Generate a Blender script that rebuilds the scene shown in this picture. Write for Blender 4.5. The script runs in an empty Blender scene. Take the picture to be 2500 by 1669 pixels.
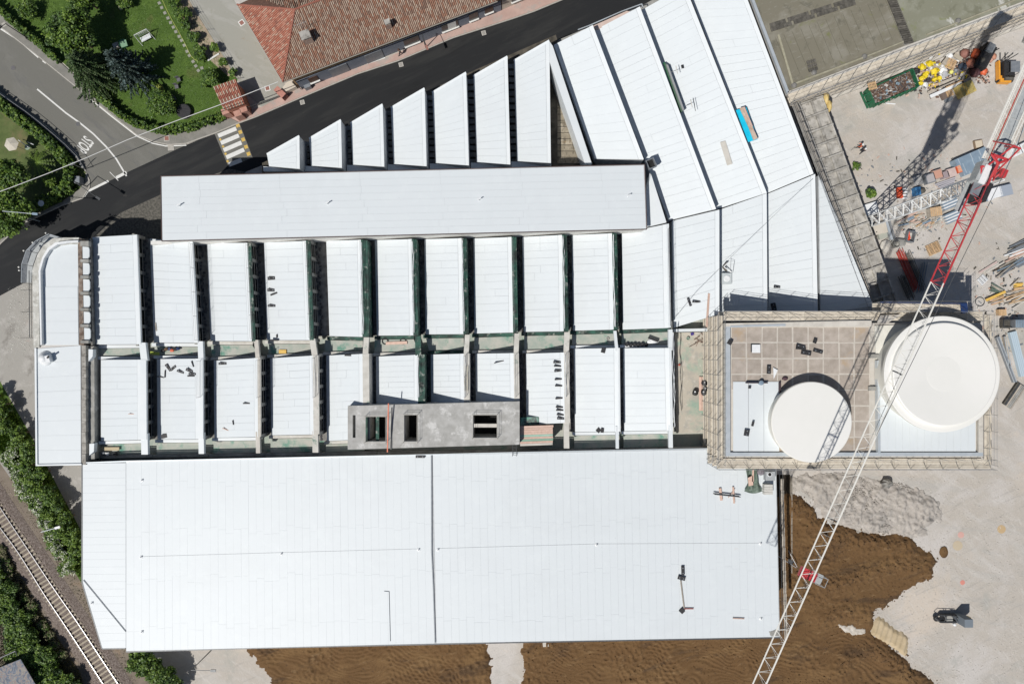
import bpy, bmesh, math, random
import numpy as np
from mathutils import Vector, Matrix
random.seed(7); RNG = np.random.default_rng(7)
sc = bpy.context.scene; COL = sc.collection
# ---------------------------------------------------------------- camera, sky, sun, exposure
HC = 96.0; FPX = 2500 * 24.0 / 36.0; NX, NY = 1250.0, 855.0      # flying height, focal length in px, nadir
cam = bpy.data.objects.new('camera', bpy.data.cameras.new('camera')); COL.objects.link(cam)
cam.location = (0, 0, HC); cam.data.lens = 24; cam.data.sensor_width = 36; cam.data.shift_y = (NY - 834.5) / 2500
cam.data.clip_start = 0.5; cam.data.clip_end = 1500; sc.camera = cam
SUN = Vector((-0.477, -0.503, 1.0)).normalized()
elev = math.asin(SUN.z); azim = math.atan2(SUN.x, SUN.y)
w = bpy.data.worlds.new('World'); sc.world = w; w.use_nodes = True
wn = w.node_tree; bg = wn.nodes['Background']; sky = wn.nodes.new('ShaderNodeTexSky'); sky.sky_type = 'NISHITA'
sky.sun_disc = False; sky.sun_elevation = elev; sky.sun_rotation = azim % (2 * math.pi); sky.altitude = 200
sky.air_density = 1.0; sky.dust_density = 1.0; wn.links.new(sky.outputs[0], bg.inputs[0]); bg.inputs[1].default_value = 0.05
sl = bpy.data.lights.new('sun', 'SUN'); sl.energy = 3.9; sl.angle = math.radians(0.6); sl.color = (1.0, 0.965, 0.915)
so = bpy.data.objects.new('sun', sl); COL.objects.link(so); so.rotation_euler = SUN.to_track_quat('Z', 'Y').to_euler(); so.location = (-40, -45, 150)
sc.view_settings.view_transform = 'Standard'; sc.view_settings.look = 'None'; sc.view_settings.exposure = 0.0; sc.view_settings.gamma = 1.0
sc.cycles.max_bounces = 6; sc.cycles.diffuse_bounces = 3
sc.view_settings.use_curve_mapping = False

def P(x, y, z=0.0):
    k = (HC - z) / FPX
    return Vector(((x - NX) * k, -(y - NY) * k, z))
def K(z=0.0): return (HC - z) / FPX

# ---------------------------------------------------------------- materials
def _nt(name):
    m = bpy.data.materials.new(name); m.use_nodes = True; nt = m.node_tree
    return m, nt, nt.nodes['Principled BSDF']
def mk(name, c1, c2=None, s=1.0, rough=0.8, bump=0.0, bs=None, metal=0.0, rnd=0.0, c3=None, s3=0.1, t3=0.5, st=None, sheen=0.0, det=6):
    """noise blend of two colours, optional large patches of c3, optional per-object value shift"""
    m, nt, b = _nt(name); L = nt.links; N = nt.nodes
    b.inputs['Roughness'].default_value = rough; b.inputs['Metallic'].default_value = metal
    geo = N.new('ShaderNodeNewGeometry'); pos = geo.outputs['Position']
    if st:
        mp = N.new('ShaderNodeMapping'); mp.inputs['Scale'].default_value = st[:3]
        mp.inputs['Rotation'].default_value = (0, 0, math.radians(st[3]) if len(st) > 3 else 0)
        L.new(pos, mp.inputs[0]); pos = mp.outputs[0]
    col = None
    if c2:
        nz = N.new('ShaderNodeTexNoise'); nz.inputs['Scale'].default_value = s; nz.inputs['Detail'].default_value = det; nz.inputs['Roughness'].default_value = .62
        L.new(pos, nz.inputs['Vector'])
        r = N.new('ShaderNodeValToRGB'); r.color_ramp.elements[0].position = .36; r.color_ramp.elements[1].position = .64
        r.color_ramp.elements[0].color = (*c1, 1); r.color_ramp.elements[1].color = (*c2, 1); L.new(nz.outputs['Fac'], r.inputs[0]); col = r.outputs[0]
    if c3:
        n3 = N.new('ShaderNodeTexNoise'); n3.inputs['Scale'].default_value = s3; n3.inputs['Detail'].default_value = 8; n3.inputs['Roughness'].default_value = .68
        L.new(pos, n3.inputs['Vector'])
        r3 = N.new('ShaderNodeValToRGB'); r3.color_ramp.elements[0].position = t3; r3.color_ramp.elements[1].position = min(1, t3 + .12); L.new(n3.outputs['Fac'], r3.inputs[0])
        mx = N.new('ShaderNodeMixRGB'); L.new(r3.outputs[0], mx.inputs[0])
        if col: L.new(col, mx.inputs[1])
        else: mx.inputs[1].default_value = (*c1, 1)
        mx.inputs[2].default_value = (*c3, 1); col = mx.outputs[0]
    if rnd:
        oi = N.new('ShaderNodeObjectInfo'); mr = N.new('ShaderNodeMapRange'); mr.inputs['To Min'].default_value = 1 - rnd; mr.inputs['To Max'].default_value = 1 + rnd
        L.new(oi.outputs['Random'], mr.inputs['Value']); mm = N.new('ShaderNodeMixRGB'); mm.blend_type = 'MULTIPLY'; mm.inputs[0].default_value = 1
        if col: L.new(col, mm.inputs[1])
        else: mm.inputs[1].default_value = (*c1, 1)
        L.new(mr.outputs[0], mm.inputs[2]); col = mm.outputs[0]
    if col: L.new(col, b.inputs['Base Color'])
    else: b.inputs['Base Color'].default_value = (*c1, 1)
    if bump:
        nb = N.new('ShaderNodeTexNoise'); nb.inputs['Scale'].default_value = bs or 4; nb.inputs['Detail'].default_value = 8; L.new(pos, nb.inputs['Vector'])
        bp = N.new('ShaderNodeBump'); bp.inputs['Strength'].default_value = 1; bp.inputs['Distance'].default_value = bump
        L.new(nb.outputs['Fac'], bp.inputs['Height']); L.new(bp.outputs[0], b.inputs['Normal'])
    return m
WHITE = mk('white_membrane', (.635, .665, .69), (.675, .70, .715), .35, .5, .004, 6, rnd=.014, c3=(.605, .63, .645), s3=.12, t3=.6)
WCREAM = mk('cream_membrane', (.76, .755, .715), (.79, .78, .745), .2, .55)
WDECK = mk('roof_underlay', (.40, .42, .43), (.50, .52, .53), 1.5, .8)
FLASH = mk('white_flashing', (.68, .72, .735), (.72, .75, .76), .6, .45)
PARA = mk('weathered_parapet', (.62, .62, .58), (.34, .33, .29), 1.4, .85, .01, 10, c3=(.72, .71, .66), s3=.7, t3=.5)
CONC = mk('grey_concrete', (.24, .235, .215), (.36, .355, .33), .9, .85, .01, 14, c3=(.46, .45, .43), s3=.35, t3=.55)
CONCL = mk('pale_concrete', (.50, .47, .42), (.62, .59, .53), 1.1, .85, .006, 12, c3=(.38, .36, .32), s3=.8, t3=.6)
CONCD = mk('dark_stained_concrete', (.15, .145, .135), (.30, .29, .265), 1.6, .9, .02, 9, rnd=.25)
CONCO = mk('old_slab_concrete', (.30, .285, .255), (.47, .45, .41), 1.3, .9, .03, 5, c3=(.18, .165, .14), s3=1.4, t3=.54, rnd=.14)
GREENF = mk('worn_green_concrete', (.46, .45, .40), (.33, .38, .33), .8, .8, .006, 10, c3=(.13, .29, .22), s3=.55, t3=.54)
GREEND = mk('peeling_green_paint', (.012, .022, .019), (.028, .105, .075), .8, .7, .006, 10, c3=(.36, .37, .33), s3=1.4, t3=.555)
BEAM = mk('beam_with_green_paint', (.52, .50, .45), (.63, .61, .56), 1.2, .8, .006, 8, c3=(.05, .17, .12), s3=.55, t3=.60)
ROCK = mk('broken_grey_rubble', (.07, .07, .075), (.16, .155, .15), 2.5, .9, .05, 5)
BLACK = mk('black_rubber', (.018, .018, .02), (.035, .034, .036), 5, .6)
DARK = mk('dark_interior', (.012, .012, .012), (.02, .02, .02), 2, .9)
ASPH = mk('new_asphalt', (.009, .010, .0115), (.0145, .0155, .0165), .5, .85, .004, 40, c3=(.024, .0245, .024), s3=.3, t3=.54, st=(.16, 1.0, 1, -22))
ASPO = mk('old_asphalt', (.150, .148, .132), (.182, .178, .160), .25, .9, .004, 40, c3=(.135, .135, .13), s3=.18, t3=.57)
PAVE = mk('pavement_asphalt', (.20, .195, .175), (.26, .25, .225), .8, .9, .005, 30, c3=(.17, .18, .13), s3=.5, t3=.6)
PINKP = mk('pink_pavement', (.42, .29, .25), (.50, .36, .31), .5, .85, .003, 20, c3=(.36, .33, .30), s3=.35, t3=.52)
KERB = mk('kerb_stone', (.38, .36, .32), (.46, .44, .40), 3, .85)
PAINT = mk('road_paint_white', (.66, .66, .63), (.74, .74, .71), 3, .6, c3=(.42, .41, .38), s3=1.5, t3=.66)
PAINTY = mk('road_paint_yellow', (.60, .40, .08), (.66, .46, .12), 3, .6, c3=(.25, .2, .12), s3=2.5, t3=.56)
SITE = mk('site_hardcore', (.42, .37, .32), (.60, .54, .475), .4, .95, .05, 4.5, c3=(.385, .375, .34), s3=.12, t3=.52, det=14)
DRIVE = mk('gravel_drive', (.33, .325, .28), (.39, .38, .335), .7, .95, .01, 18, c3=(.44, .43, .39), s3=.22, t3=.56)
YARD = mk('old_yard_concrete', (.30, .285, .255), (.40, .38, .35), .5, .9, .015, 7, c3=(.22, .20, .18), s3=.3, t3=.55)
SOIL = mk('brown_topsoil', (.115, .062, .022), (.185, .104, .038), .5, .95, .04, 7, c3=(.075, .043, .020), s3=.2, t3=.53, det=12)
SAND = mk('sandy_track', (.42, .33, .20), (.52, .42, .28), .8, .95, .03, 5)
RUBBLE = mk('crushed_rubble', (.30, .27, .24), (.44, .40, .36), 1.5, .95, .06, 5, det=12)
GRASS = mk('mown_lawn', (.045, .10, .012), (.075, .15, .02), .7, .95, .03, 22, c3=(.10, .115, .035), s3=.22, t3=.57, det=10)
GRASSD = mk('dry_lawn', (.075, .11, .03), (.12, .15, .05), .8, .95, .03, 22, c3=(.17, .15, .07), s3=.25, t3=.54, det=10)
BEDS = mk('garden_bed_soil', (.30, .24, .17), (.42, .35, .26), 1.5, .95, .03, 7)
TRACKD = mk('trackside_dirt', (.17, .14, .105), (.23, .19, .15), .6, .95, .02, 8, c3=(.26, .19, .13), s3=.3, t3=.55)
BALLAST = mk('ballast_stone', (.20, .16, .14), (.42, .36, .33), 5, .9, .03, 9, rnd=.2)
SLEEP = mk('concrete_sleeper', (.33, .28, .21), (.42, .37, .29), 4, .9, rnd=.12)
RAILM = mk('rail_steel', (.36, .36, .38), (.44, .44, .46), 6, .32, metal=.5)
RUSTM = mk('rusty_rail_side', (.14, .08, .05), (.2, .12, .08), 6, .8)
TILE = [mk('roof_tile_a', (.30, .155, .10), (.38, .20, .13), 3, .85), mk('roof_tile_b', (.36, .255, .19), (.44, .33, .25), 3, .85),
        mk('roof_tile_c', (.20, .125, .09), (.26, .17, .125), 3, .85), mk('roof_tile_d', (.46, .36, .27), (.52, .42, .33), 3, .85)]
TILER = [mk('red_tile_a', (.36, .12, .075), (.43, .155, .10), 3, .85), mk('red_tile_b', (.43, .19, .13), (.50, .24, .17), 3, .85),
         mk('red_tile_c', (.27, .10, .07), (.33, .13, .09), 3, .85), mk('red_tile_d', (.46, .29, .21), (.50, .33, .25), 3, .85)]
OCHRE = mk('ochre_render', (.40, .27, .14), (.44, .30, .16), 1, .85)
BLUEG = mk('blue_grey_plinth', (.17, .195, .24), (.20, .225, .27), 1, .8)
SHUT = mk('brown_shutter', (.09, .045, .03), None, rough=.6)
GLASSD = mk('dark_glazing', (.02, .022, .025), None, rough=.12)
CREAMW = mk('cream_wall', (.55, .50, .42), (.60, .55, .47), 1, .85)
MOSS = mk('mossy_roof_felt', (.155, .15, .105), (.225, .215, .155), .55, .95, .012, 10, c3=(.15, .17, .06), s3=.25, t3=.56, det=10)
MOSSB = mk('mossy_felt_pale', (.21, .215, .16), (.29, .29, .23), .5, .95, .012, 10, c3=(.60, .60, .56), s3=.2, t3=.575, det=10)
SLATD = mk('dark_weathered_slat', (.07, .065, .055), (.13, .12, .10), 3, .9, rnd=.25)
TILEC = mk('terrace_paver', (.34, .295, .25), (.44, .385, .335), 1.1, .85, .004, 10, rnd=.07, c3=(.40, .31, .22), s3=.35, t3=.56)
GROUT = mk('paver_grout', (.50, .465, .41), (.58, .54, .48), 2, .9)
ALU = mk('aluminium_trim', (.50, .55, .58), (.58, .62, .65), 1, .4, metal=.3)
STEEL = mk('galvanised_tube', (.30, .31, .31), (.40, .40, .40), 4, .45, metal=.4)
STEELD = mk('dark_steel', (.07, .075, .08), (.11, .115, .12), 4, .5, metal=.4)
BOARD = mk('scaffold_board', (.52, .46, .37), (.64, .58, .48), 2, .85, rnd=.12, st=(1, 1, 1))
WOOD = mk('fresh_timber', (.52, .34, .18), (.62, .43, .25), 3, .75, rnd=.12)
WOODP = mk('pinkish_timber', (.55, .38, .30), (.64, .46, .38), 3, .75, rnd=.1)
WOODG = mk('greyed_timber', (.34, .30, .25), (.45, .41, .35), 3, .85, rnd=.2)
WOODY = mk('yellow_formwork', (.68, .42, .08), (.75, .50, .13), 2, .6)
REDP = mk('red_paint', (.45, .035, .045), (.54, .055, .06), 2, .45)
REDD = mk('dark_red_steel', (.33, .03, .02), (.45, .05, .03), 3, .5, rnd=.2)
ORANGE = mk('orange_plastic', (.62, .11, .04), (.70, .16, .07), 3, .5)
CWHITE = mk('crane_white_paint', (.72, .71, .66), (.80, .78, .72), 3, .45)
CGREY = mk('crane_grey_mesh', (.34, .36, .36), (.43, .45, .45), 3, .5)
BLUE = mk('blue_tarpaulin', (.01, .48, .72), (.015, .56, .80), 1, .35, .02, 6)
BLUED = mk('navy_tarpaulin', (.012, .03, .10), (.02, .05, .16), 2, .5, .03, 6)
BLUES = mk('blue_grey_steel', (.24, .32, .40), (.30, .39, .47), 1, .4, metal=.2)
GREENT = mk('green_tarpaulin', (.09, .13, .10), (.17, .22, .18), 2, .6, .05, 4)
GREENP = mk('green_paint', (.012, .095, .045), (.03, .16, .08), 3, .5)
YELLOW = mk('yellow_bag', (.70, .53, .015), (.80, .64, .04), 3, .45, .04, 9)
GOLD = mk('golden_wrap', (.50, .38, .12), (.64, .52, .20), 2, .35, .05, 4)
PLAST = mk('white_plastic', (.72, .74, .75), (.80, .81, .81), 2, .5, .02, 6)
PINKB = mk('pink_block', (.52, .40, .37), (.60, .48, .44), 2, .8)
GREYM = mk('mid_grey_metal', (.20, .22, .245), (.26, .28, .30), 2, .5, metal=.2)
MACH = mk('machine_orange', (.75, .32, .03), (.82, .38, .05), 2, .45)
SKIN = mk('skin', (.45, .28, .2)); CLOTHD = mk('dark_cloth', (.02, .022, .03), (.035, .036, .045), 5, .9)
LEAF = [mk('leaf_a', (.050, .105, .012), (.095, .175, .022), .9, .55, rnd=0), mk('leaf_b', (.12, .205, .022), (.17, .26, .035), .9, .55), mk('leaf_c', (.028, .065, .012), (.05, .10, .02), .9, .6)]
LEAFC = [mk('needle_a', (.035, .075, .02), (.065, .12, .035), 1, .6), mk('needle_b', (.085, .13, .045), (.11, .16, .06), 1, .6)]
LEAFB = [mk('blue_needle_a', (.014, .030, .022), (.030, .055, .042), 1, .6), mk('blue_needle_b', (.09, .14, .13), (.16, .23, .22), 1, .6)]
LEAFY = [mk('yellow_leaf', (.22, .26, .04), (.28, .32, .06), 2, .6)]
FLOWER = [mk('pale_blossom', (.45, .48, .36), (.6, .62, .5), 3, .7)]
BARK = mk('bark', (.10, .075, .05), (.16, .12, .085), 6, .9)

def layered(name, base, layers, rough=.95, bumps=((.03, 4),)):
    """base colour with several noise layers: (colour, scale, threshold, softness, strength, stretch)"""
    m, nt, b = _nt(name); L = nt.links; N = nt.nodes; b.inputs['Roughness'].default_value = rough; geo = N.new('ShaderNodeNewGeometry'); col = None
    for c, s, t, soft, k, st in layers:
        mp = N.new('ShaderNodeMapping'); mp.vector_type = 'TEXTURE'; mp.inputs['Scale'].default_value = (1 / st[0], 1 / st[1], 1); mp.inputs['Rotation'].default_value = (0, 0, math.radians(st[2])); mp.inputs['Location'].default_value = (s * 13.7, t * 31, 0); L.new(geo.outputs['Position'], mp.inputs[0])
        n = N.new('ShaderNodeTexNoise'); n.inputs['Scale'].default_value = s; n.inputs['Detail'].default_value = 12; n.inputs['Roughness'].default_value = .66; n.inputs['Distortion'].default_value = .4; L.new(mp.outputs[0], n.inputs['Vector'])
        r = N.new('ShaderNodeMapRange'); r.inputs['From Min'].default_value = t; r.inputs['From Max'].default_value = t + soft; r.inputs['To Max'].default_value = k; L.new(n.outputs['Fac'], r.inputs['Value'])
        mx = N.new('ShaderNodeMixRGB'); L.new(r.outputs[0], mx.inputs[0]); mx.inputs[2].default_value = (*c, 1)
        if col: L.new(col, mx.inputs[1])
        else: mx.inputs[1].default_value = (*base, 1)
        col = mx.outputs[0]
    L.new(col, b.inputs['Base Color']); prev = None
    for d, s in bumps:
        n = N.new('ShaderNodeTexNoise'); n.inputs['Scale'].default_value = s; n.inputs['Detail'].default_value = 10; n.inputs['Roughness'].default_value = .7; L.new(geo.outputs['Position'], n.inputs['Vector']); bp = N.new('ShaderNodeBump'); bp.inputs['Distance'].default_value = d; L.new(n.outputs['Fac'], bp.inputs['Height'])
        if prev: L.new(prev, bp.inputs['Normal'])
        prev = bp.outputs[0]
    L.new(prev, b.inputs['Normal']); return m
SITE = layered('site_hardcore', (.48, .44, .388), [((.42, .41, .385), .30, .50, .14, .6, (1.4, .16, 82)), ((.56, .53, .49), .5, .54, .1, .6, (1.2, .18, 58)), ((.57, .54, .51), .10, .48, .12, .75, (1, 1, 0)), ((.39, .385, .35), .16, .55, .10, .65, (1, 1, 0)), ((.59, .515, .43), .07, .55, .1, .8, (1, 1, 0)), ((.36, .34, .31), .9, .55, .12, .5, (.25, 2.2, 25)), ((.62, .59, .55), 1.3, .55, .12, .5, (.4, 1.6, -50)), ((.30, .27, .24), 3.2, .62, .08, .55, (1, 1, 0)), ((.66, .63, .60), 4.5, .62, .06, .5, (1, 1, 0))], .95, ((.05, 3.5), (.03, 14)))
SOILD = layered('damp_clods', (.105, .060, .026), [((.15, .088, .038), 2, .5, .1, .7, (1, 1, 0))], .95, ((.04, 6),))
SOIL = layered('brown_topsoil', (.138, .075, .028), [((.18, .104, .041), .25, .5, .12, .85, (.5, 1.2, 12)), ((.070, .040, .019), .30, .545, .08, .8, (.35, 1.2, 14)), ((.235, .15, .072), 1.6, .575, .08, .6, (.5, 1.5, 10)), ((.055, .033, .018), 3.2, .58, .07, .75, (1, 1, 0)), ((.26, .17, .09), 6, .62, .06, .6, (1, 1, 0))], .95, ((.09, 3), (.05, 9)))
RUBBLE = layered('crushed_rubble', (.42, .385, .345), [((.33, .31, .285), .5, .5, .12, .8, (1, 1, 0)), ((.52, .485, .44), .9, .54, .1, .7, (1, 1, 0)), ((.22, .20, .18), 3, .58, .07, .7, (1, 1, 0)), ((.62, .59, .55), 5, .62, .06, .6, (1, 1, 0))], .95, ((.10, 3), (.05, 9)))
MOSS = layered('mossy_roof_felt', (.195, .180, .135), [((.26, .245, .20), .25, .5, .12, .8, (1, 1, 0)), ((.12, .115, .085), .5, .56, .1, .8, (1, 1, 0)), ((.17, .185, .06), .4, .60, .08, .7, (1, 1, 0)), ((.30, .29, .25), 1.4, .58, .08, .6, (.5, 2, 20)), ((.09, .085, .065), 3, .62, .06, .6, (1, 1, 0))], .95, ((.02, 8),))
MOSSB = layered('mossy_felt_pale', (.225, .225, .165), [((.29, .29, .23), .25, .5, .12, .8, (1, 1, 0)), ((.15, .15, .10), .5, .56, .1, .7, (1, 1, 0)), ((.55, .55, .51), .22, .60, .05, .85, (.6, 1.4, -70)), ((.19, .21, .07), .5, .62, .08, .7, (1, 1, 0)), ((.42, .42, .38), 2, .63, .06, .6, (1, 1, 0))], .95, ((.02, 8),))
DRIVE = layered('gravel_drive', (.33, .325, .285), [((.41, .40, .37), .3, .5, .12, .7, (1.6, .5, 60)), ((.27, .26, .21), .8, .58, .1, .5, (1, 1, 0)), ((.30, .22, .15), .6, .66, .05, .5, (1, 1, 0))], .95, ((.02, 16),))
WHITE = layered('white_membrane', (.655, .695, .712), [((.625, .66, .675), .10, .5, .15, .6, (1, 1, 0)), ((.685, .725, .738), .5, .52, .12, .5, (1, 1, 0)), ((.30, .31, .32), 1.1, .70, .05, .6, (6, .9, 0)), ((.38, .38, .38), 2.2, .71, .03, .6, (1, 5, 0)), ((.60, .585, .55), .35, .70, .06, .5, (1, 1, 0))], .5, ((.004, 6),))
ASPH = layered('new_asphalt', (.0115, .0125, .014), [((.026, .0265, .026), .45, .48, .14, .8, (.14, 1.1, 25)), ((.007, .0075, .0085), .3, .56, .1, .8, (.2, .9, 25)), ((.060, .057, .050), .8, .645, .08, .6, (.5, 1, 25)), ((.045, .044, .042), 3.5, .66, .06, .4, (1, 1, 0))], .85, ((.006, 30),))
ASPO = layered('old_asphalt', (.158, .155, .137), [((.19, .186, .168), .3, .5, .14, .7, (.4, 1, -42)), ((.13, .13, .125), .5, .56, .1, .7, (.3, 1.2, -42)), ((.105, .105, .10), .9, .66, .05, .5, (1, 1, 0)), ((.24, .235, .215), 2.6, .66, .06, .35, (1, 1, 0))], .9, ((.006, 30),))
PATIO = layered('patio_floor', (.47, .43, .36), [((.36, .345, .31), .8, .5, .1, .7, (1, 1, 0)), ((.20, .38, .29), .18, .53, .1, .75, (1, 1, 0)), ((.58, .55, .48), 1.5, .56, .08, .5, (1, 1, 0)), ((.24, .24, .22), 2.5, .64, .05, .5, (1, 1, 0))], .85, ((.01, 10),))
GRASS = layered('mown_lawn', (.066, .122, .017), [((.10, .17, .026), .5, .5, .12, .7, (1, 1, 0)), ((.115, .125, .04), .35, .58, .08, .6, (1, 1, 0)), ((.04, .085, .012), 1.6, .56, .1, .6, (1, 1, 0)), ((.10, .17, .03), 5, .6, .08, .5, (1, 1, 0))], .95, ((.04, 18),))
YARD = layered('old_yard_concrete', (.34, .325, .295), [((.46, .44, .41), .5, .54, .1, .6, (1, 1, 0)), ((.20, .185, .165), .35, .56, .08, .7, (1, 1, 0)), ((.36, .22, .18), .9, .64, .06, .4, (1, 1, 0)), ((.52, .50, .47), 2.2, .6, .07, .5, (1, 1, 0))], .92, ((.02, 8),))

# ---------------------------------------------------------------- mesh building
_loc = {}
class MB:
    def __init__(s): s.v = []; s.f = []; s.m = []
    def add(s, vs, fs, mi=0):
        n = len(s.v); s.v += [tuple(v) for v in vs]; s.f += [tuple(n + i for i in f) for f in fs]; s.m += [mi] * len(fs); return s
    def prism(s, poly, z0, z1, mi=0):
        """closed vertical prism; z1 may be a list with the top height of each corner"""
        n = len(poly); t = z1 if isinstance(z1, (list, tuple)) else [z1] * n; b = z0 if isinstance(z0, (list, tuple)) else [z0] * n
        a = sum(poly[i][0] * poly[(i + 1) % n][1] - poly[(i + 1) % n][0] * poly[i][1] for i in range(n))
        idx = list(range(n)) if a > 0 else list(range(n))[::-1]
        vs = [(poly[i][0], poly[i][1], b[i]) for i in idx] + [(poly[i][0], poly[i][1], t[i]) for i in idx]
        fs = [tuple(range(n))[::-1], tuple(range(n, 2 * n))] + [(i, (i + 1) % n, n + (i + 1) % n, n + i) for i in range(n)]
        return s.add(vs, fs, mi)
    def slab(s, q, th, mi=0):
        """sheet with corners q (3D, top surface) and thickness"""
        n = len(q); a = sum(q[i][0] * q[(i + 1) % n][1] - q[(i + 1) % n][0] * q[i][1] for i in range(n))
        q = q if a > 0 else q[::-1]
        return s.prism([(p[0], p[1]) for p in q], [p[2] - th for p in q], [p[2] for p in q], mi)
    def box(s, c, d, ang=0, mi=0, pitch=0):
        ca, sa = math.cos(ang), math.sin(ang); R = Matrix.Rotation(ang, 3, 'Z') @ Matrix.Rotation(pitch, 3, 'Y')
        vs = [Vector(c) + R @ Vector((sx * d[0] / 2, sy * d[1] / 2, sz * d[2] / 2)) for sz in (-1, 1) for sx, sy in ((-1, -1), (1, -1), (1, 1), (-1, 1))]
        return s.add(vs, [(3, 2, 1, 0), (4, 5, 6, 7), (0, 1, 5, 4), (1, 2, 6, 5), (2, 3, 7, 6), (3, 0, 4, 7)], mi)
    def tube(s, a, b, r, n=5, mi=0, r2=None):
        a = Vector(a); b = Vector(b); d = b - a
        if d.length < 1e-6: return s
        q = d.to_track_quat('Z', 'Y'); r2 = r if r2 is None else r2
        vs = []
        for p, rr in ((a, r), (b, r2)):
            for i in range(n): t = 2 * math.pi * i / n; vs.append(p + q @ Vector((rr * math.cos(t), rr * math.sin(t), 0)))
        return s.add(vs, [(i, (i + 1) % n, n + (i + 1) % n, n + i) for i in range(n)] + [tuple(range(n))[::-1], tuple(range(n, 2 * n))], mi)
    def path(s, pts, r, n=5, mi=0):
        for a, b in zip(pts[:-1], pts[1:]): s.tube(a, b, r, n, mi)
        return s
    def lathe(s, c, prof, n=24, mi=0):
        vs = []; fs = []; k = len(prof)
        for i in range(n):
            t = 2 * math.pi * i / n
            for r, z in prof: vs.append((c[0] + r * math.cos(t), c[1] + r * math.sin(t), c[2] + z))
        for i in range(n):
            j = (i + 1) % n
            for q in range(k - 1): fs.append((i * k + q, j * k + q, j * k + q + 1, i * k + q + 1))
        fs.append(tuple(i * k + k - 1 for i in range(n)))
        fs.append(tuple(i * k for i in range(n))[::-1])
        return s.add(vs, fs, mi)
    def lump(s, c, d, seed=0, n=8, rough=.18, mi=0, squash=True):
        rr = random.Random(seed); vs = []; fs = []; R = 5
        for i in range(R + 1):
            ph = math.pi * i / R
            for j in range(n):
                t = 2 * math.pi * j / n; k = 1 + rr.uniform(-rough, rough)
                vs.append((c[0] + d[0] / 2 * math.sin(ph) * math.cos(t) * k, c[1] + d[1] / 2 * math.sin(ph) * math.sin(t) * k, max(c[2] - d[2] / 2, c[2] + d[2] / 2 * math.cos(ph) * (1 + rr.uniform(-rough, rough) * .6))))
        for i in range(R):
            for j in range(n): fs.append((i * n + j, (i + 1) * n + j, (i + 1) * n + (j + 1) % n, i * n + (j + 1) % n))
        return s.add(vs, fs, mi)
    def build(s, name, mats, parent=None, smooth=False):
        o0 = root_loc(parent)
        me = bpy.data.meshes.new(name); v = np.array(s.v, dtype=float) - np.array(o0)
        me.from_pydata(v.tolist(), [], s.f)
        mats = mats if isinstance(mats, (list, tuple)) else [mats]
        for m in mats: me.materials.append(m)
        if len(mats) > 1: me.polygons.foreach_set('material_index', s.m)
        if smooth: me.polygons.foreach_set('use_smooth', [True] * len(me.polygons))
        o = bpy.data.objects.new(name, me); COL.objects.link(o)
        if parent is not None: o.parent = parent; _loc[o.name] = o0
        else: _loc[o.name] = (0, 0, 0)
        return o
def root_loc(p):
    return (0, 0, 0) if p is None else _loc.get(p.name, (0, 0, 0))
def tag(o, label, cat, group=None, kind=None):
    if label: o['label'] = label
    if cat: o['category'] = cat
    if group: o['group'] = group
    if kind: o['kind'] = kind
    return o
def thing(name, label, cat, loc, group=None):
    o = bpy.data.objects.new(name, None); COL.objects.link(o); o.location = loc; o.empty_display_size = .3
    _loc[o.name] = tuple(loc); return tag(o, label, cat, group)
def struct(name, mb, m):
    o = mb.build(name, m); o['kind'] = 'structure'; return o
_unit = {}
def unit(kind, m):
    k = (kind, m.name)
    if k not in _unit:
        mb = MB()
        if kind == 'box': mb.box((0, 0, 0), (1, 1, 1))
        else: mb.tube((0, 0, -.5), (0, 0, .5), 1, 6)
        me = bpy.data.meshes.new('unit_' + kind); me.from_pydata(mb.v, [], mb.f); me.materials.append(m); _unit[k] = me
    return _unit[k]
def bar(name, parent, m, a, b, r):
    """a tube object sharing one mesh"""
    a = Vector(a); b = Vector(b); d = b - a; o = bpy.data.objects.new(name, unit('tube', m)); COL.objects.link(o)
    l = Vector(root_loc(parent)); o.parent = parent; o.location = (a + b) / 2 - l
    o.rotation_mode = 'QUATERNION'; o.rotation_quaternion = d.to_track_quat('Z', 'Y'); o.scale = (r, r, d.length); _loc[o.name] = tuple(l); return o
def brick(name, parent, m, c, d, ang=0, pitch=0):
    o = bpy.data.objects.new(name, unit('box', m)); COL.objects.link(o); l = Vector(root_loc(parent)); o.parent = parent
    o.location = Vector(c) - l; o.rotation_euler = (0, pitch, ang); o.scale = d; _loc[o.name] = tuple(l); return o
def W(poly, z=0): return [P(x, y, z) for x, y in poly]
def sheet(name, poly, z, m, th=.3):
    return struct(name, MB().prism([(p.x, p.y) for p in W(poly)], z - th, z), m)
def strip(pts, wd, z, mb, mi=0, th=.004):
    """ribbon of width wd (m) along ground pixel points"""
    q = [P(*p) for p in pts]; Lf = []; Rt = []
    for i, p in enumerate(q):
        a = q[max(0, i - 1)]; b = q[min(len(q) - 1, i + 1)]; d = (b - a).normalized(); n = Vector((-d.y, d.x, 0)) * wd / 2
        Lf.append(p + n); Rt.append(p - n)
    for i in range(len(q) - 1):
        mb.prism([(v.x, v.y) for v in (Lf[i], Lf[i + 1], Rt[i + 1], Rt[i])], z - th, z, mi)
    return mb
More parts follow.
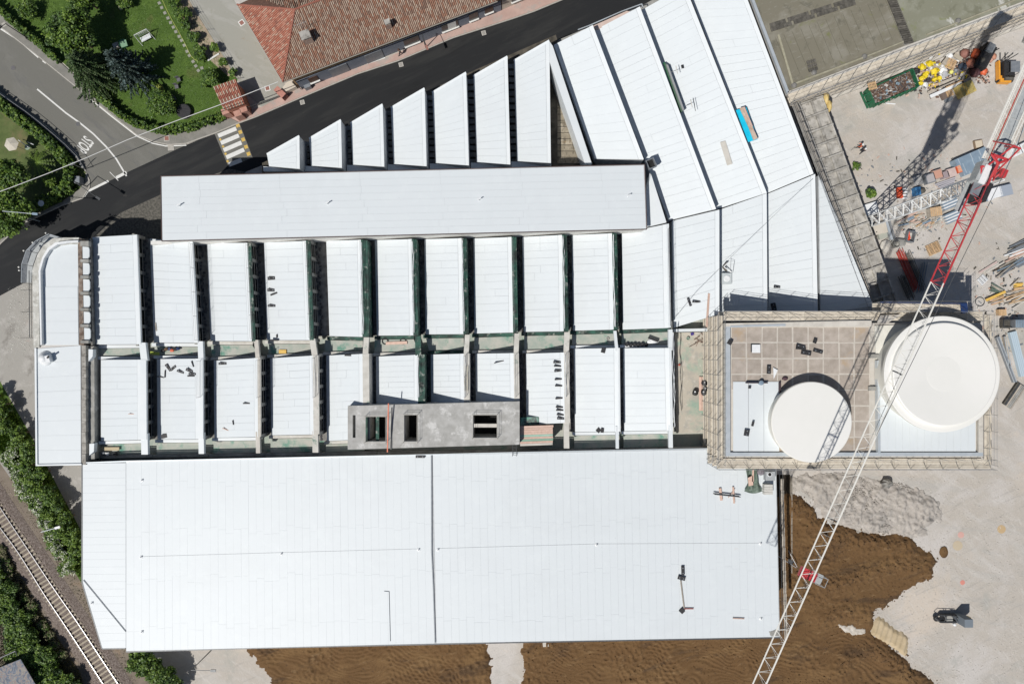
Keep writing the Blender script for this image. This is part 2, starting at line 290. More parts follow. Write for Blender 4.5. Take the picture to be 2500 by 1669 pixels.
def npmesh(name, v, f, mats, mi=None, parent=None, smooth=False):
    o0 = np.array(root_loc(parent)); me = bpy.data.meshes.new(name); nv = len(v); nf, k = f.shape
    me.vertices.add(nv); me.vertices.foreach_set('co', (v - o0).astype(np.float32).ravel())
    me.loops.add(nf * k); me.loops.foreach_set('vertex_index', f.astype(np.int32).ravel())
    me.polygons.add(nf); me.polygons.foreach_set('loop_start', np.arange(0, nf * k, k, dtype=np.int32)); me.polygons.foreach_set('loop_total', np.full(nf, k, dtype=np.int32))
    for m in (mats if isinstance(mats, (list, tuple)) else [mats]): me.materials.append(m)
    if mi is not None: me.polygons.foreach_set('material_index', mi.astype(np.int32))
    if smooth: me.polygons.foreach_set('use_smooth', np.ones(nf, dtype=bool))
    me.update(calc_edges=True); me.validate()
    o = bpy.data.objects.new(name, me); COL.objects.link(o)
    if parent is not None: o.parent = parent
    _loc[o.name] = tuple(o0); return o
# ================================================================ SETTING
def vnoise(x, y, s, seed=0):
    x = x * s + seed * 17.3; y = y * s + seed * 9.1; xi = np.floor(x).astype(int); yi = np.floor(y).astype(int); fx = x - xi; fy = y - yi
    fx = fx * fx * (3 - 2 * fx); fy = fy * fy * (3 - 2 * fy)
    def h(a, b):
        n = (a * 374761393 + b * 668265263 + seed * 1442695041) & 0xffffffff; n = ((n ^ (n >> 13)) * 1274126177) & 0xffffffff; return ((n ^ (n >> 16)) & 0xffff) / 65535.0
    return (h(xi, yi) * (1 - fx) + h(xi + 1, yi) * fx) * (1 - fy) + (h(xi, yi + 1) * (1 - fx) + h(xi + 1, yi + 1) * fx) * fy
def fbm(x, y, s, o=4, seed=0):
    t = 0; a = .5; n = 0
    for i in range(o): t = t + a * vnoise(x, y, s * 2 ** i, seed + i); n += a; a *= .55
    return t / n
def sdf(px, py, poly):
    d = np.full(px.shape, 1e9); ins = np.zeros(px.shape, bool); n = len(poly)
    for i in range(n):
        ax, ay = poly[i]; bx, by = poly[(i + 1) % n]; ex, ey = bx - ax, by - ay
        t = np.clip(((px - ax) * ex + (py - ay) * ey) / (ex * ex + ey * ey + 1e-9), 0, 1)
        d = np.minimum(d, np.hypot(px - ax - t * ex, py - ay - t * ey))
        c = ((ay > py) != (by > py)) & (px < (bx - ax) * (py - ay) / (by - ay + 1e-12) + ax); ins ^= c
    return np.where(ins, d, -d)
def field(name, poly, step, hfun, mat, jitter=.6, base=0.0, kind='structure'):
    q = [(p.x, p.y) for p in W(poly)]; xs = [a for a, b in q]; ys = [b for a, b in q]
    X, Y = np.meshgrid(np.arange(min(xs) - 1, max(xs) + 1, step), np.arange(min(ys) - 1, max(ys) + 1, step))
    D = sdf(X, Y, q) + (fbm(X, Y, 1.1, 4, 5) - .5) * jitter * 2
    Z = base + np.clip(D / .5, -1, 1) * .0 + hfun(X, Y, D)
    Z = np.where(D < 0, -.08, Z)
    ny, nx = X.shape; v = np.stack([X, Y, Z], -1).reshape(-1, 3)
    I = np.arange(nx * ny).reshape(ny, nx); f = np.stack([I[:-1, :-1], I[:-1, 1:], I[1:, 1:], I[1:, :-1]], -1).reshape(-1, 4)
    keep = (D.reshape(-1)[f] > -step * 2).any(1); f = f[keep]
    used = np.unique(f); re = np.zeros(len(v), int); re[used] = np.arange(len(used))
    o = npmesh(name, v[used], re[f], mat, smooth=True); o['kind'] = kind; return o

# the ground: one big sheet, then thin sheets above it
g = MB(); g.prism([(-400, -400), (400, -400), (400, 400), (-400, 400)], -1.2, -.004); struct('ground', g, SITE)
sheet('trackside_ground', [(-300, 900), (0, 900), (60, 1120), (205, 1400), (380, 1669), (460, 1900), (-300, 1900)], .004, TRACKD)
sheet('yard_concrete', [(-200, 640), (60, 690), (110, 640), (210, 640), (210, 1240), (260, 1500), (0, 1130), (-200, 1000)], .008, YARD)
sheet('lawn', [(-220, -160), (461, -160), (461, 0), (580, 195), (557, 288), (418, 322), (356, 308), (300, 285), (241, 233), (150, 150), (88, 94), (-220, -120)], .012, GRASS)
sheet('side_lawn', [(-260, 80), (0, 235), (120, 322), (190, 392), (212, 425), (206, 455), (150, 503), (0, 605), (-260, 720)], .012, GRASSD)
sheet('garden_bed', [(424, -60), (461, -60), (461, 0), (575, 188), (556, 186), (505, 140), (470, 84), (432, 28)], .018, BEDS)
sheet('driveway', [(461, -160), (570, -160), (571, 0), (690, 200), (712, 222), (640, 262), (600, 228), (578, 193), (461, 0)], .008, DRIVE)
sheet('road', [(-320, -120), (0, 47), (94, 128), (268, 268), (335, 322), (375, 341), (455, 347), (470, 400), (260, 520), (206, 455), (212, 425), (190, 392), (120, 322), (0, 235), (-320, 60)], .014, ASPO)
sheet('street', [(-320, 880), (-320, 770), (0, 598), (54, 548), (150, 503), (214, 468), (308, 422), (455, 354), (525, 325), (585, 302), (625, 287), (745, 236), (874, 182), (973, 150), (1107, 94), (1250, 48), (1303, 30), (1376, 0), (1700, -130), (1700, 100), (1340, 150), (650, 400), (391, 500), (236, 585), (130, 640), (60, 690), (0, 722)], .020, ASPH)
sheet('crosswalk_base', [(524, 327), (559, 409), (617, 385), (585, 302)], .034, ASPO)
sheet('verge_gravel', [(236, 574), (294, 520), (391, 476), (560, 412), (600, 420), (450, 600), (300, 610)], .028, mk('shaded_gravel', (.06, .058, .05), (.15, .14, .12), 3.5, .95, .03, 8))  # grey gravel darkened in colour for the building shade lying on it
# pavements (raised) and kerbs
def pave(name, poly, m, z=.12):
    q = W(poly); mb = MB(); mb.prism([(p.x, p.y) for p in q], -.1, z); return struct(name, mb, m)
pave('pavement', [(-60, -15), (0, 29), (88, 99), (150, 155), (241, 238), (308, 292), (356, 313), (418, 327), (509, 304), (559, 287), (584, 300), (525, 325), (455, 350), (412, 353), (375, 345), (335, 329), (268, 276), (203, 225), (94, 137), (0, 64), (-60, 24)], PAVE)
pave('pink_pavement', [(559, 286), (640, 262), (712, 222), (745, 210), (941, 143), (1120, 66), (1225, 26), (1420, -60), (1520, -60), (1376, -3), (1303, 27), (1250, 45), (1107, 91), (973, 147), (874, 179), (745, 233), (625, 284), (584, 299)], PINKP)
pave('corner_pavement', [(-60, 640), (0, 588), (53, 540), (150, 494), (196, 462), (209, 440), (211, 424), (219, 440), (219, 458), (203, 484), (152, 502), (54, 547), (0, 597), (-60, 650)], PAVE)
kb = MB()
for pts in ([(0, 65), (94, 138), (203, 226), (268, 277), (335, 330), (375, 346), (412, 354), (455, 351), (525, 326), (584, 301), (625, 286), (745, 235), (874, 181), (973, 149), (1107, 93), (1250, 47), (1303, 29), (1376, -1)], [(0, 597), (54, 547), (152, 502), (203, 484), (219, 458), (219, 440), (211, 424)], [(210, 418), (187, 375), (120, 313), (0, 225)]):
    strip(pts, .14, .135, kb, th=.2)
struct('kerb', kb, KERB)
# painted markings
rm = MB(); strip([(91, 218), (126, 247), (161, 276), (196, 301), (228, 327), (260, 359), (284, 388), (303, 420), (309, 430)], .21, .024, rm); tag(rm.build('centre_line', PAINT), 'thick white line curving down the middle of the side road', 'road marking')
rm = MB(); strip([(0, 70), (45, 98), (94, 141)], .2, .024, rm); strip([(104, 149), (112, 155)], .16, .024, rm); strip([(138, 172), (148, 180)], .14, .024, rm); strip([(218, 240), (268, 281), (300, 306), (335, 333), (372, 350), (405, 357), (455, 355)], .15, .028, rm)
tag(rm.build('edge_line', PAINT), 'worn white edge line along the kerb of the side road', 'road marking')
rm = MB(); strip([(205, 480), (213, 468), (265, 442)], .32, .024, rm); strip([(284, 434), (309, 421)], .4, .024, rm); strip([(268, 420), (289, 441)], .08, .024, rm); tag(rm.build('stop_line', PAINT), 'broad white stop line at the mouth of the side road', 'road marking')
cw = thing('crosswalk', 'white and yellow zebra crossing laid over the grey patch of the dark street', 'crosswalk', P(570, 355))
for i in range(5):
    a = (533 + i * 6.6, 332 + i * 17.6); b = (577 + i * 6.4, 314 + i * 17.2)
    if i == 4: b = (590, 391)
    m_ = MB(); strip([a, b], .58, .042, m_); m_.build('white_bar', PAINT, cw)
for i, (x, y) in enumerate([(581, 307), (587, 323), (594, 341), (601, 359), (607, 376), (538, 341), (545, 358), (551, 376), (556, 394)]):
    m_ = MB(); strip([(x - (4 if i < 5 else 2), y + 1.5), (x + (4 if i < 5 else 2), y - 1.5)], .5 if i < 5 else .3, .0425, m_); m_.build('yellow_block', PAINTY, cw)
tc = bpy.data.curves.new('stop_text', 'FONT'); tc.body = 'STOP'; tc.align_x = 'CENTER'; tc.align_y = 'CENTER'; tc.size = 1; tc.extrude = .002; tc.offset = .018; tc.space_character = 1.0
to = bpy.data.objects.new('stop_text', tc); COL.objects.link(to); dg = bpy.context.evaluated_depsgraph_get(); tm = bpy.data.meshes.new_from_object(to.evaluated_get(dg)); bpy.data.objects.remove(to)
tm.materials.clear(); tm.materials.append(PAINT); to = bpy.data.objects.new('stop_lettering', tm); COL.objects.link(to)
to.location = P(206, 353, .022); to.rotation_euler = (0, 0, math.atan2(-.80, -.60)); to.scale = (.88, 2.45, 1)
tag(to, 'white STOP lettering painted on the grey side road', 'road marking')

# covers and grates
def cover(name, x, y, s, m, label, ang=0, frame=KERB, round_=False, z=.03, grp=None):
    t = thing(name, label, 'drain cover', P(x, y), grp); p = P(x, y, z)
    if round_:
        MB().lathe(p, [(s / 2, -.02), (s / 2, .006), (s / 2 - .04, .008)], 20).build('rim', frame, t); MB().lathe(p, [(s / 2 - .07, -.02), (s / 2 - .07, .012)], 20).build('lid', m, t)
    else:
        MB().box(p, (s, s, .02), ang).build('rim', frame, t)
        if name == 'street_grate':
            for i in range(4): MB().box(p + Vector((0, 0, .012)) + Matrix.Rotation(ang, 3, 'Z') @ Vector((0, (i - 1.5) * s / 5, 0)), (s * .72, s * .07, .012), ang).build('slot', m, t)
        else: MB().box(p + Vector((0, 0, .012)), (s * .68, s * .68, .02), ang).build('lid', m, t)
RED_ = mk('red_oxide_cover', (.25, .11, .085), (.31, .15, .12), 4, .8)
GR_ = mk('iron_cover', (.11, .105, .11), (.15, .145, .15), 4, .7)
cover('manhole_cover', 32, 166, .75, GR_, 'round manhole in the side road near the left picture edge', round_=True, frame=ASPO)
cover('manhole_cover', 190, 303, .7, mk('asphalt_patch', (.12, .12, .125)), 'dark round manhole touching the white centre line', round_=True, frame=ASPO)
cover('utility_cover', 407, 338, .8, RED_, 'reddish square utility cover in a pale frame on the corner pavement', .05, z=.14)
cover('utility_cover', 590, 56, .8, RED_, 'reddish square cover on the gravel drive beside the tiled roof', .6, z=.02, frame=PAINT)
cover('utility_cover', 653, 216, .75, RED_, 'reddish square cover just behind the sliding gate of the drive', .25, z=.02, frame=PAINT)
cover('street_grate', 738, 250, .62, DARK, 'white street drain grate nearest the zebra crossing', .25, z=.03, frame=mk('grate_iron', (.5, .48, .44)))
cover('street_grate', 979, 158, .62, DARK, 'white street drain grate opposite the pedestrian on the pavement', .25, z=.03, frame=mk('grate_iron', (.5, .48, .44)))
cover('street_grate', 1181, 81, .62, DARK, 'white street drain grate farthest along the dark street to the right', .25, z=.03, frame=mk('grate_iron', (.5, .48, .44)))
cover('drain_slab', 417, 360, .85, KERB, 'pale square drain slab at the kerb line end by the corner', .1, z=.03)
cover('drain_slab', 10, 60, .6, KERB, 'small pale slab in the pavement at the left edge below the lamp', .5, z=.13)
cover('drain_slab', 234, 238, .5, KERB, 'pale stone slab on the pavement below the drooping conifer', .5, z=.13)

# soil, rubble, sand (real relief)
RIDGES = [[(2005, 1297), (2062, 1312), (2130, 1324), (2212, 1336)], [(2010, 1425), (2060, 1412), (2120, 1390), (2180, 1372), (2255, 1382)], [(2040, 1640), (2080, 1592), (2130, 1582), (2180, 1616), (2235, 1664)], [(1930, 1232), (1962, 1244), (1982, 1272)], [(2010, 1505), (2060, 1488), (2110, 1496)]]
def ridge(x, y, wd):
    out = np.zeros_like(x)
    for pl in RIDGES:
        q = [P(*p) for p in pl]
        for a, b in zip(q[:-1], q[1:]):
            ex, ey = b.x - a.x, b.y - a.y; t = np.clip(((x - a.x) * ex + (y - a.y) * ey) / (ex * ex + ey * ey), 0, 1); out = np.maximum(out, np.exp(-((x - a.x - t * ex) ** 2 + (y - a.y - t * ey) ** 2) / (wd * wd)))
    return out
def soilh(x, y, d):
    rg = ridge(x, y, 1.5) * np.clip(d + .5, 0, 1)
    wx = fbm(x, y, .14, 3, 11) * 3.2; ph = (y * .9 + x * .12 + wx * 2.2) * 2 * math.pi / .54; ph2 = (x * .8 + y * .5 + wx * 2) * 2 * math.pi / .66
    mask = fbm(x, y, .13, 3, 21); m2 = fbm(x, y, .17, 3, 31)
    south = np.clip((-37.5 - y) / 3, .22, 1); rut = south * .8 * np.sin(ph) * np.clip((.72 - np.abs(mask - .5) * 2.0) * 2.4, 0, 1) * .075 + np.sin(ph2) * np.clip((m2 - .52) * 6, 0, 1) * .055
    rough = np.clip((fbm(x, y, .16, 3, 41) - .5 + (1 - south) * .12) * 5, 0, 1)
    lump = (vnoise(x, y, 2.6, 51) ** 2) * .30 * rough + (vnoise(x, y, 4.2, 52) ** 2) * .16 * (rough * .8 + .2)
    rough = np.maximum(rough, rg); lump = lump + rg * ((vnoise(x, y, 2.4, 81) ** 2) * .32 + .24 + (vnoise(x, y, 5, 82) - .5) * .14)
    return np.clip(d / .8, 0, 1) * .22 + rut * (1 - rough) + lump + (fbm(x, y, .25, 3, 61) - .5) * .35 * np.clip(d, 0, 1)
SOIL_R = [(1800, 1225), (1927, 1205), (1955, 1210), (1982, 1242), (1995, 1260), (2025, 1276), (2073, 1289), (2116, 1302), (2196, 1302), (2226, 1316), (2235, 1335), (2277, 1353), (2283, 1370), (2271, 1407), (2218, 1437), (2183, 1463), (2132, 1493), (2135, 1512), (2124, 1544), (2170, 1573), (2210, 1605), (2223, 1629), (2263, 1651), (2285, 1669), (2330, 1710), (1281, 1710), (1277, 1600), (1276, 1500), (1800, 1500)]
field('topsoil', SOIL_R, .125, soilh, SOIL)
field('topsoil_strip', [(606, 1540), (606, 1583), (640, 1630), (668, 1669), (700, 1710), (1194, 1710), (1199, 1624), (1190, 1570), (1190, 1540)], .125, soilh, SOIL)
field('crushed_rubble', [(1932, 1165), (2050, 1150), (2130, 1170), (2210, 1180), (2290, 1225), (2292, 1270), (2225, 1312), (2116, 1300), (2060, 1283), (2003, 1255), (1965, 1208), (1930, 1200)], .13,
      lambda x, y, d: np.clip(d / 1.5, 0, 1) * .12 + np.clip(d / 1.2, 0, 1) * ((vnoise(x, y, 2.0, 71) ** 2) * .34 + (vnoise(x, y, 4.2, 72) ** 2) * .2 + (fbm(x, y, .22, 3, 75) - .4) * .9), RUBBLE, 1.1)
field('sand_patch', [(2131, 1515), (2145, 1502), (2190, 1535), (2222, 1556), (2210, 1604), (2172, 1577), (2124, 1547)], .12, lambda x, y, d: .28 * np.clip(d / .5, 0, 1) + np.sin((x * .95 - y * .3) * 2 * math.pi / .75) * .05, SAND, .3)
def clods(name, n, poly, smin, smax, m, z=0.0, near_edge=None, seed=1):
    r = np.random.default_rng(seed); q = [(p.x, p.y) for p in W(poly)]; xs = [a for a, b in q]; ys = [b for a, b in q]
    X = r.uniform(min(xs), max(xs), n * 4); Y = r.uniform(min(ys), max(ys), n * 4); D = sdf(X, Y, q)
    k = D > 0
    if near_edge: k = np.abs(D) < near_edge
    X = X[k][:n]; Y = Y[k][:n]; n = len(X); S = smin + (smax - smin) * r.random(n) ** 3
    base = np.array([(1, 0, 0), (-.5, .87, 0), (-.5, -.87, 0), (.3, .2, .42), (-.3, -.1, .4)])
    fa = np.array([(0, 1, 3), (1, 4, 3), (1, 2, 4), (2, 0, 4), (0, 3, 4), (2, 1, 0)])
    V = base[None] * (1 + r.uniform(-.35, .35, (n, 5, 3))); t = r.uniform(0, 6.28, n); c, s_ = np.cos(t)[:, None], np.sin(t)[:, None]
    V = np.stack([V[..., 0] * c - V[..., 1] * s_, V[..., 0] * s_ + V[..., 1] * c, V[..., 2]], -1) * S[:, None, None]
    zz = z if not callable(z) else z(X, Y, D[k][:n]); V[..., 0] += X[:, None]; V[..., 1] += Y[:, None]; V[..., 2] += (np.ones(n) * zz)[:, None]
    F = (fa[None] + (np.arange(n) * 5)[:, None, None]).reshape(-1, 3)
    o = npmesh(name, V.reshape(-1, 3), F, m); return o
o = clods('soil_clods', 6000, SOIL_R, .03, .17, SOIL, soilh, seed=2); tag(o, 'loose clods scattered over the brown topsoil', 'soil clods', kind='stuff')
def band(k, wpx):
    pl = RIDGES[k]; return [(x, y - wpx) for x, y in pl] + [(x, y + wpx) for x, y in pl[::-1]]
for k in range(5): o = clods('ridge_clods', [600, 800, 800, 200, 260][k], band(k, 18), .04, .22, SOILD, lambda x, y, d: soilh(x, y, np.full_like(x, 2.0)) - .03, seed=20 + k); tag(o, ['dark clods heaped along the upper edge of the brown topsoil', 'dark clods along the bank running to the tip of the topsoil', 'dark clods on the lowest bank of the topsoil', 'dark clods at the upper left corner of the topsoil', 'dark clods on the short bank above the sandy patch'][k], 'soil clods', kind='stuff')
field('sand_streak', [(2040, 1520), (2062, 1522), (2108, 1536), (2110, 1544), (2080, 1545), (2048, 1532)], .12, lambda x, y, d: soilh(x, y, np.full_like(x, 3.0)) + .06, mk('white_sand', (.45, .40, .33), (.60, .56, .50), 3, .95, .03, 6), .5)
o = clods('edge_clods', 1500, SOIL_R, .06, .26, SOIL, 0, .5, seed=3); tag(o, 'dark clods along the ragged edge of the brown topsoil', 'soil clods', kind='stuff')
o = clods('rubble_stones', 7000, [(1935, 1165), (2050, 1152), (2130, 1172), (2210, 1182), (2286, 1226), (2286, 1268), (2225, 1308), (2116, 1296), (2060, 1280), (1965, 1205)], .05, .24, RUBBLE, lambda x, y, d: np.clip(d / 1.5, 0, 1) * .14, seed=4); tag(o, 'broken stones lying on the crushed rubble below the tank building', 'stones', kind='stuff')
o = clods('site_gravel', 6000, [(1920, 1160), (2560, 1160), (2560, 1720), (2300, 1720), (2140, 1500), (2280, 1360), (2210, 1300)], .03, .12, CONCL, 0, seed=5); tag(o, 'pale gravel strewn over the building site', 'gravel', kind='stuff')
o = clods('site_debris', 2500, [(2000, 260), (2560, 60), (2560, 1160), (2400, 1160), (2400, 760), (2130, 760)], .03, .09, CONCL, 0, seed=6); tag(o, 'small stones scattered over the crane yard', 'gravel', kind='stuff')
o = clods('yard_rubble', 800, [(20, 700), (80, 690), (84, 870), (20, 860)], .04, .14, PARA, 0, seed=7); tag(o, 'pebbles and rubble on the old yard beside the curved wing', 'rubble', kind='stuff')

sheet('verge_grass', [(-60, 960), (-30, 1060), (30, 1160), (95, 1265), (150, 1345), (201, 1425), (201, 1300), (150, 1205), (80, 1070), (0, 930)], .014, GRASS)
# railway
track = thing('railway_track', 'single railway track on concrete sleepers crossing the lower left corner', 'railway', P(120, 1440))
LR = [(-38, 1222), (0, 1281), (45.5, 1337), (107, 1440.5), (161, 1519.6), (217, 1605), (258.5, 1669), (310, 1752)]
RR = [(-40, 1166), (13.4, 1249), (43, 1294.5), (83, 1353.5), (135, 1434), (187.5, 1506), (241, 1589), (294.7, 1669), (348, 1750)]
def smooth(pts, n=60):
    q = [P(*p) for p in pts]; L = [0]
    for a, b in zip(q[:-1], q[1:]): L.append(L[-1] + (b - a).length)
    out = []
    for i in range(n + 1):
        s_ = L[-1] * i / n; j = max(k for k in range(len(L)) if L[k] <= s_ + 1e-9); j = min(j, len(q) - 2); t = (s_ - L[j]) / (L[j + 1] - L[j]); out.append(q[j].lerp(q[j + 1], t))
    for _ in range(25): out = [out[0]] + [(out[i - 1] + out[i] * 2 + out[i + 1]) / 4 for i in range(1, n)] + [out[-1]]
    return out
for R_ in (LR, RR):
    q = smooth(R_); mb = MB(); mb2 = MB()
    for a, b in zip(q[:-1], q[1:]):
        d = (b - a); c = (a + b) / 2; an = math.atan2(d.y, d.x)
        mb.box((c.x, c.y, .40), (d.length + .004, .075, .03), an); mb2.box((c.x, c.y, .325), (d.length, .05, .12), an); mb2.box((c.x, c.y, .25), (d.length, .15, .03), an)
    r_ = mb.build('rail', RAILM, track); mb2.build('rail_web', RUSTM, r_)
ql = smooth(LR, 400); qr = smooth(RR, 400); mid = []
for a in ql:
    b = min(qr, key=lambda z_: (z_ - a).length); mid.append((a, b))
acc = 0; last = mid[0][0]; ns = 0
for a, b in mid:
    acc += (a - last).length; last = a
    if acc >= .6:
        acc = 0; c = (a + b) / 2; d = (b - a).normalized(); an = math.atan2(d.y, d.x)
        s_ = brick('sleeper', track, SLEEP, (c.x, c.y, .215), (2.45, .25, .17), an); ns += 1
        for e, sg in ((a, -1), (a, 1), (b, -1), (b, 1)):
            pass
bl = MB(); q = smooth(LR, 30); q2 = smooth(RR, 30)
mb = MB()
for i in range(30):
    c0 = (q[i] + q2[i]) / 2; c1 = (q[i + 1] + q2[i + 1]) / 2; d = (c1 - c0).normalized(); n_ = Vector((-d.y, d.x, 0))
    for o0, o1, z0, z1 in ((-2.4, -1.5, .0, .18), (-1.5, 1.5, .18, .18), (1.5, 2.4, .18, .0)):
        vs = [c0 + n_ * o0, c1 + n_ * o0, c1 + n_ * o1, c0 + n_ * o1]; zz = [z0, z0, z1, z1]
        mb.add([(v.x, v.y, z_ + .02) for v, z_ in zip(vs, zz)], [(3, 2, 1, 0)])
struct('ballast_bed', mb, mk('ballast_fines', (.10, .075, .06), (.24, .20, .175), 5, .9, .03, 9))
def ballast():
    r = np.random.default_rng(9); n = 26000; i = r.integers(0, 30, n); t = r.random(n); off = r.normal(0, 1.3, n).clip(-2.9, 2.9)
    c = np.array([((q[k] + q2[k]) / 2)[:2] for k in range(31)]); a = c[i]; b = c[i + 1]; d = (b - a) / np.linalg.norm(b - a, axis=1)[:, None]
    p = a + (b - a) * t[:, None] + np.stack([-d[:, 1], d[:, 0]], -1) * off[:, None]; S = r.uniform(.03, .07, n)
    base = np.array([(1, 0, 0), (-.5, .87, 0), (-.5, -.87, 0), (.1, .1, .9)]); fa = np.array([(0, 1, 3), (1, 2, 3), (2, 0, 3)])
    V = base[None] * (1 + r.uniform(-.4, .4, (n, 4, 3))); an = r.uniform(0, 6.28, n); cc, ss = np.cos(an)[:, None], np.sin(an)[:, None]
    V = np.stack([V[..., 0] * cc - V[..., 1] * ss, V[..., 0] * ss + V[..., 1] * cc, V[..., 2]], -1) * S[:, None, None]
    V[..., 0] += p[:, :1]; V[..., 1] += p[:, 1:]; V[..., 2] += (np.where(np.abs(off) < 1.5, .17, np.clip(.2 * (2.4 - np.abs(off)) / .9, 0.01, .2)))[:, None]
    F = (fa[None] + (np.arange(n) * 4)[:, None, None]).reshape(-1, 3); ms = [mk('ballast_a', (.13, .09, .075)), mk('ballast_b', (.30, .24, .215)), mk('ballast_c', (.07, .05, .045)), mk('ballast_d', (.46, .41, .38))]
    o = npmesh('ballast', V.reshape(-1, 3), F, ms, np.repeat(r.choice(4, n, p=[.42, .26, .24, .08]), 3)); tag(o, 'brown and pink ballast stones under and beside the railway', 'ballast', kind='stuff')
ballast()

# ================================================================ BUILDINGS
def quad_at(q, u, v):
    """bilinear point on corners tl,tr,br,bl (3D)"""
    return (q[0] * (1 - u) + q[1] * u) * (1 - v) + (q[3] * (1 - u) + q[2] * u) * v
def plane_sheets(parent, q, rows, name='roof_sheet', m=None, joints=0.5, gap=.028, th=.025, lift=.02, across='u', seed=0, wmin=None, nj=1):
    """individual membrane / panel strips on a quad; 'u': strips run along u"""
    rr = random.Random(seed); m = m or WHITE; q = [Vector(p) for p in q]
    if across == 'v': q = [q[0], q[3], q[2], q[1]]
    lu = ((q[1] - q[0]).length + (q[2] - q[3]).length) / 2; lv = ((q[3] - q[0]).length + (q[2] - q[1]).length) / 2; n = 0
    for i in range(rows):
        v0 = i / rows; v1 = (i + 1) / rows; cuts = [0, 1]
        if nj == 1 and rr.random() < joints: cuts = [0, rr.choice([.45, .5, .33, .62]), 1]
        elif nj > 1:
            o_ = rr.uniform(-.4, .4) / nj; cuts = [0] + [min(.97, max(.03, (k + .5 + o_) / nj)) for k in range(nj)] + [1]
        for a, b in zip(cuts[:-1], cuts[1:]):
            g_u = rr.uniform(.5, 1.5) * gap / 2 / lu; g_v = rr.uniform(.25, 1.6) * gap / 2 / lv
            c = [quad_at(q, a + g_u, v0 + g_v), quad_at(q, b - g_u, v0 + g_v), quad_at(q, b - g_u, v1 - g_v), quad_at(q, a + g_u, v1 - g_v)]
            dz = lift + rr.uniform(-.003, .006); c = [p + Vector((0, 0, dz)) for p in c]
            MB().slab(c, th).build(name, m, parent); n += 1
    return n
def bay(hall, tl, tr, br, bl, zl, zh, zb, rows, seed=0, beam=0, beam_m=None, windows=0, cap=True, m=WHITE, name='roof_bay', wallm=FLASH, joints=.3, dd=.03):
    q = [P(*tl, zl), P(*tr, zh), P(*br, zh), P(*bl, zl)]
    q_b = q
    p = MB().prism([(v.x, v.y) for v in q], zb if not windows else [zb, zh - .3, zh - .3, zb], [zl - dd, zh - dd, zh - dd, zl - dd]).build(name, WDECK, hall)
    capw = .55 / max(.1, (q[1] - q[0]).length) if cap else 0
    qs = [q[0], q[0].lerp(q[1], 1 - capw), q[3].lerp(q[2], 1 - capw), q[3]]
    plane_sheets(p, qs, rows, seed=seed, m=m, joints=joints, gap=.015)
    if cap:
        c = [q[0].lerp(q[1], 1 - capw * .97), q[1], q[2], q[3].lerp(q[2], 1 - capw * .97)]
        MB().slab([v + Vector((0, 0, .03)) for v in c], .04).build('ridge_flashing', FLASH, p)
    # thin side skirts so walls read white / grey rather than underlay
    if beam:
        d0 = (q[1] - q[0]); d0.z = 0; d0.normalize(); bw = beam * K(zh)
        e = [q[1], q[1] + d0 * bw, q[2] + d0 * bw, q[2]]
        for v in e: v.z = zh + .05
        e[0] = e[0] + d0 * .004; e[3] = e[3] + d0 * .004
        if windows:
            MB().slab(e, .35).build('ridge_beam', beam_m or BEAM, p)
            a, b = e[1].copy(), e[2].copy(); L = (b - a).length; dn = (b - a).normalized(); an = math.atan2(dn.y, dn.x); zt = zh - .3; hgt = zt - zb
            px_ = NX + a.x / K(zh); sb_w = max(.04, ((NX - px_) / 96 * (zh - zb - .2) - 15) * K(zh)); d0s = d0 * sb_w; mb = MB(); mb.box((a + b) / 2 + Vector((0, 0, zt - hgt / 2 - zh - .05)) - d0s - d0 * .3, (L, .05, hgt), an); mb.build('glazing_back', DARK, p)
            for k in range(windows + 1):
                c = a.lerp(b, k / windows); c.z = zt - hgt / 2; brick('window_post', p, CONC, c - d0 * .12 - d0s, (.42, .3, hgt), an)
            for k in range(1, 4):
                c = (a + b) / 2; c.z = zb + hgt * k / 4; brick('window_rail', p, CONCL, c - d0s - d0 * (.02 + .04 * k), (L, .05, .05), an)
        else:
            MB().prism([(v.x, v.y) for v in e], zb, zh + .05).build('ridge_beam', beam_m or BEAM, p)
    return p
def rail(p0, p1, z0, label, grp, h=1.05, post=3.4, m=STEEL, lean=0, sag=0, rails=(1.0, .55, .15)):
    a, b = P(*p0, z0), P(*p1, z0); t = thing('guard_rail', label, 'guard rail', a, grp); n = max(1, round((b - a).length / post)); d = (b - a).normalized(); nn = Vector((d.y, -d.x, 0))
    for i in range(n + 1):
        c = a.lerp(b, i / n); bar('post', t, m, c, c + Vector((0, 0, h)) + nn * lean, .024)
    for k in rails:
        for i in range(n):
            c0 = a.lerp(b, i / n) + Vector((0, 0, h * k)) + nn * lean * k; c1 = a.lerp(b, (i + 1) / n) + Vector((0, 0, h * k)) + nn * lean * k
            if sag:
                mid_ = (c0 + c1) / 2 + nn * random.uniform(-sag, sag) - Vector((0, 0, sag * .6)); MB().path([c0, c0.lerp(mid_, .55) + nn * .03, mid_, c1], .03, 4).build('rail', PLAST, t)
            else: bar('rail', t, m, c0, c1, .018)
    return t

